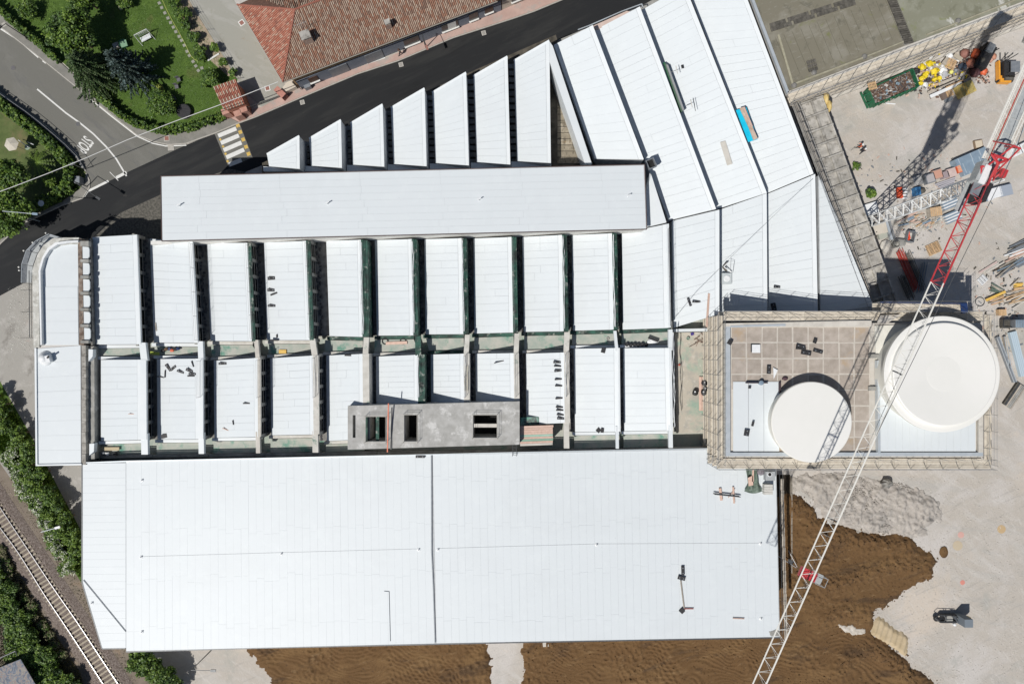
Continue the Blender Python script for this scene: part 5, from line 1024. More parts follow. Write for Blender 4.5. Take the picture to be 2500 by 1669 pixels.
for y in (708, 761, 824): bar('tube', cs, STEELD, P(50, y, 6), P(82, y, 8), .025)
for y in (705, 720, 735, 760, 775, 790, 805): MB().slab([P(81, y, 7.6), P(86, y, 7.6), P(86, y + 12, 7.6), P(81, y + 12, 7.6)], .05).build('walkway', ALU if y > 750 else WOODG, cs)
for x, y in ((112, 569), (80, 592), (58, 612), (46, 652), (47, 660)): MB().lump(P(x, y, 7.8), (.25, .25, .25), 3, 6).build('coupler', CWHITE, cs)

# ================================================================ CRANE
cr = thing('tower_crane', 'tower crane with red and cream lattice jib reaching across the right side', 'crane', P(2108, 542))
def lattice(name, p0, p1, wvec, hvec, n, rc, rd, m, parent, tri=True, top=.0):
    """one lattice length: two lower chords and (tri) a top chord, or a square mast"""
    a, b = Vector(p0), Vector(p1); wv = Vector(wvec); hv = Vector(hvec); mb = MB()
    ch = [-wv / 2, wv / 2, hv] if tri else [-wv / 2 - hv / 2, wv / 2 - hv / 2, wv / 2 + hv / 2, -wv / 2 + hv / 2]
    for c in ch: mb.tube(a + c, b + c, rc if not (tri and c is ch[2]) else rc * .85, 6)
    k = len(ch)
    for i in range(n):
        q0 = a.lerp(b, i / n); q1 = a.lerp(b, (i + .5) / n); q2 = a.lerp(b, (i + 1) / n)
        if tri:
            mb.tube(q0 + ch[0], q1 + ch[1], rd, 5).tube(q1 + ch[1], q2 + ch[0], rd, 5)
            for c in (0, 1): mb.tube(q0 + ch[c], q1 + ch[2], rd * .6, 5).tube(q1 + ch[2], q2 + ch[c], rd * .6, 5)
        else:
            for c in range(4): mb.tube(q0 + ch[c], q1 + ch[(c + 1) % 4], rd, 5).tube(q1 + ch[(c + 1) % 4], q2 + ch[c], rd, 5)
    mb.tube(a + ch[0], a + ch[1], rd, 5).tube(b + ch[0], b + ch[1], rd, 5)
    return mb.build(name, m, parent)
ZJ = 28.0; MBASE = P(2108, 546, 0); MTOP = Vector((MBASE.x, MBASE.y, 26.3)); ms = 1.42; ang = math.radians(22)
wv = Vector((math.cos(ang), math.sin(ang), 0)) * ms; hv = Vector((-math.sin(ang), math.cos(ang), 0)) * ms
brick('foot_plate', cr, CONC, MBASE + Vector((0, 0, .15)), (2.6, 2.6, .3), ang)
for i in range(7): lattice('mast_section', MBASE + Vector((0, 0, .3 + i * 3.7)), MBASE + Vector((0, 0, .3 + (i + 1) * 3.7)), wv, hv, 2, .08, .055, mk('mast_white', (.80, .81, .80)) if i == 0 else bpy.data.materials['mast_white'], cr, False)
mb = MB()
for s_ in (-.25, .05): mb.tube(MBASE + hv * .2 + wv * s_ + Vector((0, 0, .5)), MTOP + hv * .2 + wv * s_, .02, 4)
for i in range(80): mb.tube(MBASE + hv * .2 - wv * .25 + Vector((0, 0, .7 + i * .32)), MBASE + hv * .2 + wv * .05 + Vector((0, 0, .7 + i * .32)), .014, 4)
mb.build('ladder', STEEL, cr)
MB().lathe(Vector((MTOP.x, MTOP.y, 0)), [(.42, 26.3), (.45, 26.4), (.45, 26.9), (.4, 27.0)], 24).build('slewing_ring', STEELD, cr)
J0 = P(2425, 404, ZJ); J1 = P(1795, 1803, ZJ)
# jib axis passes through these picture points
ja = P(2286.5, 694, ZJ); jb = P(1856, 1665, ZJ); JD = (jb - ja).normalized(); JW = Vector((JD.y, -JD.x, 0)) * -1.0
if JW.x < 0: JW = -JW
head = ja - JD * ((ja - J0).dot(JD) * -1) if False else ja + JD * ((J0 - ja).dot(JD))
Lr = (ja - head).length; wj = 1.24
for i in range(2): lattice('red_jib_section', head.lerp(ja, i / 2), head.lerp(ja, (i + 1) / 2), JW * wj * (1.08 if i == 0 else 1.02), (0, 0, 1.1), 4, .085, .04, REDP, cr)
end = ja + JD * 45.5
ns_ = 5
for i in range(ns_): lattice('cream_jib_section', ja.lerp(end, i / ns_), ja.lerp(end, (i + 1) / ns_), JW * wj, (0, 0, 1.1), 6, .076, .027, CWHITE, cr)
for d_ in (9.6, 25.6): c = ja + JD * d_; brick('cross_tie', cr, STEELD, c + Vector((0, 0, -.05)), (wj, .12, .1), math.atan2(JW.y, JW.x))
# cables
bar('cable', cr, STEELD, head + Vector((0, 0, 1.4)) + JW * -.1, end + Vector((0, 0, -.25)), .012); bar('cable', cr, STEELD, head + JW * .25 + Vector((0, 0, .3)), end + JW * .2 + Vector((0, 0, -.2)), .012)
# trolley with basket
tc_ = P(1972, 1401, ZJ - .5); tj = math.atan2(JD.y, JD.x)
tr_ = brick('trolley', cr, REDP, tc_ + JD * 0, (1.0, wj + .5, .35), tj); 
mb = MB(); ct = tc_ + JW * 1.15 + Vector((0, 0, -.2))
for dx in (-.45, .45): mb.tube(ct + JD * dx - JW * .5, ct + JD * dx + JW * .5, .03).tube(ct + JD * dx - JW * .5 + Vector((0, 0, 1)), ct + JD * dx + JW * .5 + Vector((0, 0, 1)), .03)
for dx in (-.5, .5): mb.tube(ct + JW * dx - JD * .45, ct + JW * dx + JD * .45, .03).tube(ct + JW * dx - JD * .45 + Vector((0, 0, 1)), ct + JW * dx + JD * .45 + Vector((0, 0, 1)), .03)
mb.box(ct, (1.02, .92, .04), tj)
for dx in (-.45, .45):
    for dy in (-.5, .5): mb.tube(ct + JD * dx + JW * dy, ct + JD * dx + JW * dy + Vector((0, 0, 1)), .03)
mb.build('service_basket', CGREY, cr)
hk = tc_ + Vector((0, 0, -4)); MB().tube(tc_, hk, .015, 4).tube(tc_ + JD * .3, hk + JD * .1, .015, 4).box(hk, (.35, .2, .5), tj).lathe(hk + Vector((0, 0, -.6)), [(.12, 0), (.16, .15), (.06, .35)], 10).build('hook_block', STEELD, cr)
# head, cab, machinery, counter-jib
hd = head; up = Vector((0, 0, 1))
h0 = MTOP + up * .6
MB().box(h0 + up * .4, (.8, .6, .4), tj).build('turntable', REDP, cr)
mb = MB(); apx = head - JD * .8 + up * 3.2
for s_ in (-.65, .65):
    mb.tube(head + JW * s_ + JD * 1.2, apx + JW * s_ * .5, .09, 6).tube(head + JW * s_ - JD * 2.2, apx + JW * s_ * .5, .08, 6)
mb.tube(apx + JW * .4, apx - JW * .4, .09, 6).build('tower_head', REDP, cr)
mb = MB(); c = P(2440, 388, 30.6)
tri_ = [P(2421, 376, 30.4), P(2460, 390, 30.4), P(2437, 399, 30.4)]
for i in range(3): mb.tube(tri_[i], tri_[(i + 1) % 3], .13, 6)
mb.tube(P(2437, 399, 30.4), P(2410, 452, 28.6), .12, 6).tube(P(2437, 399, 30.4), P(2425, 440, 28.4), .1, 6).tube(P(2397, 405, 28.8), P(2390, 445, 28.6), .12, 6).tube(P(2397, 405, 28.8), P(2416, 412, 28.8), .1, 6).tube(P(2440, 425, 28.8), P(2425, 436, 28.4), .1, 6).build('red_frame', REDP, cr)
MB().box(P(2397, 424, 28.2), (1.3, 2.1, 1.2), tj + math.pi / 2).build('machine_housing', CGREY, cr); MB().box(P(2404, 426, 28.9), (.62, 1.9, .2), tj + math.pi / 2).build('housing_lid', PLAST, cr)
cb_ = MB().box(P(2384, 469, 27.2), (1.5, 1.9, 1.9), tj + math.pi / 2).build('cab', BLACK, cr); MB().box(P(2383, 462, 28.2), (.9, 1.3, .1), tj + math.pi / 2).build('cab_roof_glass', GREYM, cb_)
MB().slab([P(2362, 440, 27), P(2380, 446, 27), P(2350, 522, 27), P(2330, 510, 27)], .08).build('platform', CGREY, cr)
MB().slab([P(2398, 392, 27.6), P(2412, 398, 27.6), P(2380, 440, 27.6), P(2360, 445, 27.6)], .08).build('platform', CGREY, cr)
cj0 = head - JD * .2; cj1 = head - JD * 15
for s_, r, m in ((-1.15, .10, CWHITE), (-.95, .05, CWHITE), (-.55, .06, REDD), (-.35, .05, CWHITE), (.75, .07, CWHITE), (1.05, .06, CWHITE), (1.4, .05, ALU)): bar('counter_jib_chord', cr, m, cj0 + JW * (s_ + .25), cj1 + JW * (s_ + .25), r)
for i in range(9):
    c = cj0.lerp(cj1, (i + .5) / 9) + JW * .25 + Vector((0, 0, -.1)); brick('walkway_grating', cr, CGREY, c + JW * .2, ((cj1 - cj0).length / 9 - .06, 1.15, .05), tj)
mb = MB()
for i in range(14):
    c = cj0.lerp(cj1, i / 14); c2 = cj0.lerp(cj1, (i + .5) / 14); c3 = cj0.lerp(cj1, (i + 1) / 14); mb.tube(c - JW * .9, c2 - JW * .3, .02).tube(c2 - JW * .3, c3 - JW * .9, .02).tube(c + JW * 1.0, c2 + JW * 1.65, .02).tube(c2 + JW * 1.65, c3 + JW * 1.0, .02)
mb.build('counter_jib_lacing', CWHITE, cr)
brick('counterweight', cr, CONC, cj1 + Vector((0, 0, -1)), (2.2, 1.9, 2.4), tj)
MB().tube(apx, cj1 + up * .5, .03).tube(apx, head + JD * 30 + up * 1.1, .03).build('tie_bar', STEELD, cr)
# ================================================================ PLANTS
def leafmesh(name, cen, rad, size, per, mats, wmix, parent, seed, upbias=.55, asp=.7):
    """leaf quads scattered round clump centres; every leaf its own tilt"""
    r = np.random.default_rng(seed); n = len(cen) * per; c = np.repeat(np.array(cen), per, 0); rd = np.repeat(np.array(rad), per)
    d = r.normal(0, 1, (n, 3)); d /= np.linalg.norm(d, axis=1)[:, None]; rr = rd * r.random(n) ** .45; p = c + d * rr[:, None] * np.array([1, 1, .8]); p[:, 2] = np.maximum(p[:, 2], .03)
    nrm = r.normal(0, 1, (n, 3)) * (1 - upbias) + d * .5 + np.array([0, 0, 1]) * upbias; nrm /= np.linalg.norm(nrm, axis=1)[:, None]
    t = np.cross(nrm, r.normal(0, 1, (n, 3))); t /= np.linalg.norm(t, axis=1)[:, None] + 1e-9; b = np.cross(nrm, t); s = (size * r.uniform(.6, 1.4, n))[:, None]
    V = np.stack([p - t * s, p - b * s * asp + nrm * s * .15, p + t * s, p + b * s * asp + nrm * s * .15], 1).reshape(-1, 3); F = np.arange(n * 4).reshape(n, 4)
    cm = r.choice(len(mats), len(cen), p=wmix) if len(mats) > 1 else np.zeros(len(cen), int); mi = np.repeat(cm, per); sw = r.random(n) < .25; mi = np.where(sw, r.integers(0, len(mats), n), mi)
    return npmesh(name, V, F, mats, mi, parent)
def clumps(n, c, d, seed, fill=.45, lo=0.15):
    r = np.random.default_rng(seed); v = r.normal(0, 1, (n, 3)); v /= np.linalg.norm(v, axis=1)[:, None]; v[:, 2] = np.abs(v[:, 2]) * (1 - lo) + lo * r.uniform(-1, 1, n)
    k = (fill + (1 - fill) * r.random(n) ** .5)[:, None]; lob = (1 + .16 * np.sin(3 * np.arctan2(v[:, 1], v[:, 0]) + seed) + .10 * np.sin(5 * np.arctan2(v[:, 1], v[:, 0]) + 2 * seed))[:, None]
    return np.array(c) + v * k * lob * np.array(d)
def tree(name, label, cat, x, y, rpx, h, seed, mats=LEAF, wmix=(.5, .22, .28), leaf=.15, n=110, per=60, grp=None, ry=None, base=None, zmid=.55):
    zc = h * .78; g = P(x, y, zc); R = rpx * K(zc); g = Vector((g.x, g.y, 0)); t = thing(name, label, cat, g, grp)
    c = clumps(n, (g.x, g.y, h * zmid), (R * .86, (ry * K(zc) if ry else R) * .86, h * (1 - zmid) * .9), seed)
    leafmesh('crown', c, np.random.default_rng(seed).uniform(.10, .22, n) * R * 1.1 + .12, leaf, per, mats, wmix, t, seed)
    mb = MB(); mb.tube(g, g + Vector((0, 0, h * .7)), .05 * h ** .5 + .04, 7, 0, .04)
    rr = random.Random(seed)
    for k in range(7):
        a = rr.uniform(0, 6.28); z = h * rr.uniform(.3, .6); mb.tube(g + Vector((0, 0, z)), g + Vector((math.cos(a) * R * .6, math.sin(a) * R * .6, z + h * .2)), .05, 5, 0, .015)
    mb.build('trunk', BARK, t); return t
tree('broadleaf_tree', 'tall bright green broadleaf tree in the garden above the conifers', 'tree', 158, 68, 60, 7.5, 11, n=190, per=60, leaf=.14)
tree('broadleaf_tree', 'leafy tree at the top edge of the garden beside the broadleaf tree', 'tree', 190, -18, 42, 5.5, 12, n=110, per=55)
tree('broadleaf_tree', 'dark leafy tree touching the left picture edge behind the parasol', 'tree', 2, 512, 62, 7.0, 13, n=180, per=60, leaf=.15, wmix=(.42, .42, .16))
tree('broadleaf_tree', 'large green tree below the cream parasol in the side garden', 'tree', 14, 425, 46, 6.0, 14, n=130, per=55, wmix=(.5, .3, .2))
tree('shrub', 'rounded shrub behind the curved garden hedge near the fire pit', 'shrub', 388, 252, 36, 2.4, 15, n=90, per=50, leaf=.11)
tree('shrub', 'small lime-yellow shrub beside the dark flower bed', 'shrub', 388, 214, 10, 1.1, 16, LEAFY, (1,), .08, 20, 40)
tree('shrub', 'tall bush touching the upper corner of the gate lodge', 'shrub', 510, 184, 22, 2.6, 17, n=60, per=50, leaf=.1)
for i, (x, y, r, lb) in enumerate([(566, 176, 13, 'small bush between the gate lodge and the drive fence'), (443, 36, 27, 'bush in the bed at the top of the garden path'), (470, 88, 19, 'bush beside the middle of the stepping stones'), (487, 128, 24, 'broad bush at the lower end of the yellow hose'), (522, 115, 14, 'small bush against the drive fence above the white plank'),
                                   (544, 150, 13, 'low bush just below the white plank in the bed'), (425, 4, 22, 'bush at the top edge beside the first stepping stone'), (60, 22, 34, 'wide bush in the top left corner behind the lamp'), (497, 205, 10, 'low plant left of the gate lodge roof'), (452, 60, 16, 'flowering bush by the upper stepping stones'), (300, -2, 24, 'dark bush over the garden bench at the top edge')]):
    r *= .82; tree('shrub', lb, 'shrub', x, y, r, .9 + r * .045, 30 + i, n=max(14, int(r * 2.2)), per=38, leaf=.10, grp=None)
def conifer(name, label, x, y, rpx, h, seed, mats, wmix, nb=150, droop=.9, per=34, leaf=.10):
    g = P(x, y, h * .33); R = rpx * K(h * .3) * 1.1; g = Vector((g.x, g.y, 0)); t = thing(name, label, 'tree', g); r = np.random.default_rng(seed); cs = []; rs = []
    for k in range(nb):
        f = (k + .5) / nb; z0 = h * (1 - f ** .9 * .88); L = R * (.12 + .92 * f ** .75) * r.uniform(.8, 1.12); a = k * 2.39996 + r.normal(0, .2); m = int(5 + L * 4)
        for q in range(m):
            s = (q + 1) / m; cs.append((g.x + math.cos(a + s * .25) * L * s, g.y + math.sin(a + s * .25) * L * s, max(.25, z0 - droop * L * s * s * .55 + .1 * L * s))); rs.append(.10 + .12 * (1 - s) * (L / R))
    leafmesh('crown', cs, rs, leaf, int(per * .6), mats, wmix, t, seed, .5, .38)
    MB().tube(g, g + Vector((0, 0, h)), .22, 8, 0, .03).build('trunk', BARK, t); return t
conifer('conifer', 'dark green conifer with long drooping branches at the pavement', 226, 176, 66, 7.5, 41, LEAFC, (.62, .38), 170)
conifer('blue_spruce', 'dusty blue spruce right of the drooping conifer', 322, 172, 54, 8.5, 42, LEAFB, (.80, .20), 150, .5, 34, .10)
# hedges
def hedge(label, pts, wd, h, seed, mats=LEAF, wmix=(.5, .28, .22), leaf=.10, dens=40, name='hedge', jag=.25):
    q = [P(*p) for p in pts]; t = thing(name, label, 'hedge', q[0]); r = np.random.default_rng(seed); cs = []; rs = []; mb = MB()
    for a, b in zip(q[:-1], q[1:]):
        L = (b - a).length; d = (b - a) / L; n_ = Vector((-d.y, d.x, 0)); k = int(L * dens * wd * .55) + 2
        for _ in range(k):
            s = r.uniform(0, L); o_ = r.uniform(-.5, .5) * wd; z = h * r.uniform(.55, 1.0) + r.exponential(.05) * jag * 2; p = a + d * s + n_ * o_; cs.append((p.x, p.y, z)); rs.append(r.uniform(.12, .26))
        for _ in range(int(L * 9)):
            s = r.uniform(0, L); p = a + d * s + n_ * (wd / 2 * r.choice([-1, 1])); cs.append((p.x, p.y, r.uniform(.15, h * .7))); rs.append(r.uniform(.12, .24))
        c = (a + b) / 2; mb.box((c.x, c.y, h * .35), (L, wd * .5, h * .66), math.atan2(d.y, d.x))
    mb.build('branches', LEAF[2], t); leafmesh('foliage', cs, rs, leaf, 34, mats, wmix, t, seed); return t
hedge('clipped garden hedge running down to the drooping conifer', [(-20, 5), (12, 32), (50, 66), (92, 100), (128, 132), (152, 154)], .8, 1.6, 51)
hedge('clipped garden hedge curving round the corner to the gate lodge', [(240, 232), (272, 258), (302, 283), (335, 304), (362, 313), (395, 321), (425, 322), (470, 314), (515, 299), (556, 285)], .85, 1.5, 52)
hedge('thick bright hedge of the side garden along the side road', [(-24, 226), (-5, 244), (34, 276), (74, 307), (114, 338), (143, 362), (165, 388), (181, 410), (185, 432), (179, 455), (162, 472), (137, 486), (108, 498)], 1.3, 1.75, 53, wmix=(.42, .42, .16), leaf=.12)
hedge('dark low hedge beside the street at the left edge', [(110, 500), (70, 520), (40, 545), (0, 572)], 1.0, 1.3, 54, wmix=(.4, .1, .5))
# trackside vegetation
rb = np.random.default_rng(77)
def belt(pts, wpx, n, h, seed, label, grp, mats=LEAF, wmix=(.5, .25, .25), rp=(22, 34), leaf=.13, per=46):
    r = np.random.default_rng(seed)
    for i in range(n):
        f = (i + .5) / n * (len(pts) - 1); k = min(int(f), len(pts) - 2); t = f - k; x = pts[k][0] * (1 - t) + pts[k + 1][0] * t + r.uniform(-.5, .5) * wpx; y = pts[k][1] * (1 - t) + pts[k + 1][1] * t
        R = r.uniform(*rp); tree('bush', label, 'bush', x, y, R, h * r.uniform(.75, 1.15), seed * 100 + i, mats, wmix, leaf, int(R * 2.4), per, grp)
belt([(-16, 960), (8, 1040), (46, 1110), (86, 1180), (126, 1250), (164, 1310), (190, 1372)], 46, 26, 3.2, 3, 'leafy bush in the overgrown strip between the railway and the west wing', 'bushes right of the railway', wmix=(.30, .55, .15), rp=(14, 25), leaf=.10)
belt([(14, 1090), (50, 1175), (92, 1250), (132, 1320), (172, 1395)], 22, 18, 1.6, 4, 'low pale-flowering bush beside the railway path', 'flowering bushes at the railway path', [LEAF[0], LEAF[1], FLOWER[0]], (.36, .34, .30), (14, 24), .10, 34)
belt([(-50, 1400), (-10, 1475), (36, 1545), (82, 1605), (120, 1665), (150, 1720)], 70, 30, 2.3, 5, 'dense bush left of the railway in the bottom left corner', 'bushes left of the railway', wmix=(.5, .30, .20), rp=(22, 34))
belt([(-6, 1330), (18, 1400), (60, 1470), (105, 1540), (150, 1610)], 18, 12, .8, 6, 'dry scrubby bush at the left foot of the railway ballast', 'scrub left of the ballast', [LEAF[0], mk('dry_grass', (.17, .16, .09), (.24, .22, .13), 2, .9)], (.35, .65), (12, 20), .09, 26)
belt([(330, 1590), (360, 1625), (390, 1655), (425, 1700)], 40, 8, 3.6, 7, 'bush below the bottom left edge of the south hall', 'bushes below the south hall', rp=(24, 34))
tree('shrub', 'small round shrub on the dry lawn by the street corner', 'shrub', 120, 442, 17, 1.4, 88, n=50, per=45, leaf=.09, wmix=(.3, .6, .1))
tree('shrub', 'green weeds growing beside the concrete bays near the two workers', 'weeds', 2093, 405, 10, .8, 89, n=26, per=30, leaf=.08)
tree('shrub', 'round green bush growing at the foot of the crane mast', 'shrub', 2128, 471, 13, 1.6, 90, n=50, per=40, leaf=.09)
pm = thing('palm', 'palm with long arching fronds in the side garden', 'palm', P(88, 398)); pc = P(90, 397, 2.6); MB().tube(P(88, 398, 0) , pc, .16, 7, 0, .1).build('trunk', BARK, pm)
for k in range(13):
    a = k * 2.399; L = random.uniform(1.6, 2.4); mb = MB(); prev = pc
    for s in range(1, 8):
        f = s / 7; c = pc + Vector((math.cos(a) * L * f, math.sin(a) * L * f, .5 * f - 1.3 * f * f)); mb.tube(prev, c, .03, 4); prev = c; n_ = Vector((-math.sin(a), math.cos(a), 0))
        for sg in (-1, 1):
            for q in (0, .5): e = c - Vector((math.cos(a), math.sin(a), 0)) * q * L / 7; mb.add([e, e + n_ * sg * .30 + Vector((math.cos(a) * .15, math.sin(a) * .15, -.1)), e + Vector((math.cos(a) * .07, math.sin(a) * .07, 0))], [(0, 1, 2)])
    mb.build('frond', LEAF[1], pm)

# lawn tufts: short grass over both lawns
def tufts(name, poly, n, seed, m, label, hh=.05):
    r = np.random.default_rng(seed); q = [(p.x, p.y) for p in W(poly)]; xs = [a for a, b in q]; ys = [b for a, b in q]; X = r.uniform(min(xs), max(xs), n * 2); Y = r.uniform(min(ys), max(ys), n * 2); k = sdf(X, Y, q) > .2; X = X[k][:n]; Y = Y[k][:n]; n = len(X)
    a = r.uniform(0, 6.28, n); s = r.uniform(.03, .09, n); z = r.uniform(.02, hh, n); V = np.stack([np.stack([X - np.cos(a) * s, Y - np.sin(a) * s, np.full(n, .014)], -1), np.stack([X + np.cos(a) * s, Y + np.sin(a) * s, np.full(n, .014)], -1), np.stack([X + r.uniform(-.08, .08, n), Y + r.uniform(-.08, .08, n), z + .02], -1)], 1).reshape(-1, 3)
    o = npmesh(name, V, np.arange(n * 3).reshape(n, 3), m); tag(o, label, 'grass', kind='stuff')
tufts('grass_tufts', [(0, 0), (461, 0), (560, 180), (540, 280), (418, 315), (300, 278), (150, 140)], 30000, 5, [LEAF[0]], 'short mown grass of the garden lawn')
tufts('weed_tufts', [(0, 1100), (60, 1250), (200, 1480), (290, 1650), (340, 1690), (300, 1560), (205, 1400), (130, 1290)], 9000, 6, [mk('path_weed', (.09, .11, .04), (.16, .16, .08), 2, .9)], 'thin weeds on the dirt path beside the railway', .12)
tufts('weed_tufts', [(-30, 1300), (60, 1460), (200, 1690), (-30, 1690)], 24000, 7, [LEAF[2], ], 'rough grass under the bushes left of the railway', .2)

tufts('verge_growth', [(-60, 960), (-20, 1060), (34, 1160), (98, 1265), (152, 1345), (200, 1422), (200, 1300), (150, 1205), (80, 1070), (0, 940)], 34000, 8, [LEAF[1]], 'bright tall grass and brambles on the bank right of the railway', .45)
tufts('verge_growth', [(-60, 980), (-20, 1080), (30, 1170), (92, 1265), (146, 1345), (190, 1415), (180, 1300), (130, 1205), (60, 1090), (0, 980)], 16000, 9, [LEAF[0]], 'darker weeds in the grass bank right of the railway', .5)
tufts('scrub_growth', [(-30, 1300), (20, 1340), (110, 1500), (200, 1640), (215, 1690), (150, 1690), (60, 1540), (-30, 1420)], 26000, 10, [mk('dry_scrub', (.12, .115, .05), (.20, .185, .09), 2, .9)], 'dry brownish scrub at the left foot of the railway ballast', .3)
def roofz(x, y, z):
    for q, zl, zh in [(q, ZLO, ZHI) for q in A + B] + [(q, a_, b_) for q, n_, a_, b_ in F]:
        p_ = [(c[0], c[1]) for c in q]; d_ = sdf(np.array([x], float), np.array([y], float), p_)[0]
        if d_ > 0:
            t_ = min(1, max(0, (y - q[0][1]) / max(1, q[3][1] - q[0][1]))); xl = q[0][0] + (q[3][0] - q[0][0]) * t_; xr = q[1][0] + (q[2][0] - q[1][0]) * t_
            return zl + (zh - zl) * min(1, max(0, (x - xl) / (xr - xl))) + .03
    return z
# ================================================================ THINGS
def boxthing(name, label, cat, x, y, d, m, z=0, ang=0, grp=None, part='body'):
    o = MB().box(P(x, y, z + d[2] / 2), d, ang).build(name, m); return tag(o, label, cat, grp)
def rad(a): return -math.radians(a)
# garden
sb_ = thing('swing_bench', 'white slatted garden swing bench on the sunny lawn', 'bench', P(354, 88)); ca = rad(-27); C = P(354, 90, .5); Rm = Matrix.Rotation(ca, 3, 'Z')
for k in range(5): brick('seat_slat', sb_, PLAST, C + Rm @ Vector((0, -.45 + k * .14, 0)), (1.5, .10, .03), ca)
for k in range(9): brick('back_slat', sb_, PLAST, C + Rm @ Vector((-.68 + k * .17, .34, .35)), (.06, .06, .6), ca)
for sx in (-1, 1):
    for sy in (-1, 1): bar('leg', sb_, PLAST, C + Rm @ Vector((sx * 1.0, sy * .7, -.5)), C + Rm @ Vector((sx * .95, .1, 1.2)), .04)
bar('top_bar', sb_, PLAST, C + Rm @ Vector((-.98, .1, 1.2)), C + Rm @ Vector((.98, .1, 1.2)), .04); brick('cushion', sb_, FLASH, C + Rm @ Vector((.1, -.35, .06)), (1.3, .22, .05), ca)
for i, (zx, zy) in enumerate([(1452, 30), (1474, 72), (1503, 120), (1531, 167), (1555, 208), (1580, 250), (1603, 291), (1633, 335), (1655, 370), (1680, 415), (1705, 470), (1727, 508), (1760, 563), (1785, 603), (1808, 645), (1840, 622)]):
    o = MB().box(P(zx / 3.733, zy / 3.733, .03), (.42, .40, .06), random.uniform(.2, .7)).build('stepping_stone', mk('stepping_stone_%d' % (i % 3), (.26, .26, .22), (.33, .33, .28), 4, .9)); tag(o, ['topmost', 'second', 'third', 'fourth', 'fifth', 'sixth', 'seventh', 'eighth', 'ninth', 'tenth', 'eleventh', 'twelfth', 'thirteenth', 'fourteenth', 'fifteenth', 'lowest, offset'][i] + ' grey square stepping stone of the row down the lawn', 'stepping stone', 'stepping stones in the garden lawn')
hs = MB().path([P(x / 3.733, y / 3.733, .04) for x, y in [(1480, 0), (1520, 90), (1560, 170), (1600, 240), (1640, 310), (1672, 370), (1700, 425), (1722, 475), (1745, 515), (1775, 545), (1810, 557)]], .045, 5).build('garden_hose', mk('yellow_green_hose', (.42, .48, .12))); tag(hs, 'yellow-green garden hose following the stepping stones', 'hose')
def chair(x, y, a, label, m):
    t = thing('garden_chair', label, 'chair', P(x, y)); c = P(x, y, .4); R_ = Matrix.Rotation(a, 3, 'Z'); brick('seat', t, m, c, (.5, .5, .05), a); brick('backrest', t, m, c + R_ @ Vector((0, .25, .3)), (.5, .05, .6), a)
    for sx in (-.22, .22):
        for sy in (-.22, .22): bar('leg', t, m, c + R_ @ Vector((sx, sy, -.4)), c + R_ @ Vector((sx, sy, 0)), .02)
CH = mk('dark_grey_wood', (.10, .10, .11), (.15, .15, .16), 4)
chair(436, 195, .3, 'grey garden chair nearest the gate lodge, uppermost of three', CH); chair(431, 212, .2, 'grey garden chair in the middle between two others', CH); chair(425, 241, .6, 'grey garden chair beside the round shrub, lowest of three', CH)
fp = thing('fire_pit', 'dark round trampoline-like pit near the curved hedge', 'fire pit', P(453, 276)); MB().lathe(P(453, 275, 0), [(.95, 0), (.95, .55), (.9, .58), (.86, .5), (.84, .42)], 32).build('basin', mk('pit_grey', (.10, .095, .10)), fp); MB().lathe(P(453, 275, 0), [(1.0, .50), (1.0, .6), (.93, .62)], 32).build('rim', BLACK, fp)
bx = thing('garden_box', 'green garden box in the shade below the broadleaf tree', 'box', P(303, 107)); MB().box(P(302, 107, .4), (.85, .85, .8), .3).build('body', GREENP, bx); MB().box(P(302, 107, .83), (.9, .9, .06), .3).build('lid', mk('pale_green_lid', (.20, .34, .22)), bx)
boxthing('stone_block', 'weathered grey block beside the green garden box', 'block', 284, 112, (.8, .7, .4), CONCO, 0, .4)
bn = thing('garden_bench', 'grey wooden bench at the top edge of the lawn', 'bench', P(303, 14))
for k in range(4): brick('seat_slat', bn, WOODG, P(303, 14, .45) + Matrix.Rotation(.5, 3, 'Z') @ Vector((0, -.2 + k * .14, 0)), (1.6, .11, .04), .5)
for sx in (-.7, .7): brick('leg', bn, WOODG, P(303, 14, .22) + Matrix.Rotation(.5, 3, 'Z') @ Vector((sx, 0, 0)), (.08, .5, .44), .5)
boxthing('white_plank', 'short white plank lying across the garden bed', 'plank', 521, 140, (1.9, .22, .1), PAINT, .05, .55)
fn = thing('drive_fence', 'thin dark fence between the garden bed and the gravel drive', 'fence', P(461, 0)); fp_ = [(455, -12), (478, 30), (505, 72), (532, 112), (556, 152), (578, 192)]
for a, b in zip(fp_[:-1], fp_[1:]):
    for z in (.3, .7, 1.1): bar('wire', fn, STEELD, P(*a, z), P(*b, z), .018)
for a in fp_: bar('post', fn, STEELD, P(*a, 0), P(*a, 1.2), .03)
fn2 = thing('road_fence', 'low rail fence between the thick hedge and the side road', 'fence', P(100, 310)); fp_ = [(-10, 222), (30, 250), (62, 272), (94, 297), (126, 324), (158, 352), (188, 382), (206, 412)]
for a, b in zip(fp_[:-1], fp_[1:]):
    bar('top_rail', fn2, STEEL, P(*a, 1.15), P(*b, 1.15), .035); brick('kerb_wall', fn2, CONC, (P(*a) + P(*b)) / 2 + Vector((0, 0, .2)), ((P(*b) - P(*a)).length, .2, .4), math.atan2(-(b[1] - a[1]), b[0] - a[0]))
for a in fp_: bar('post', fn2, STEEL, P(*a, 0), P(*a, 1.2), .03)
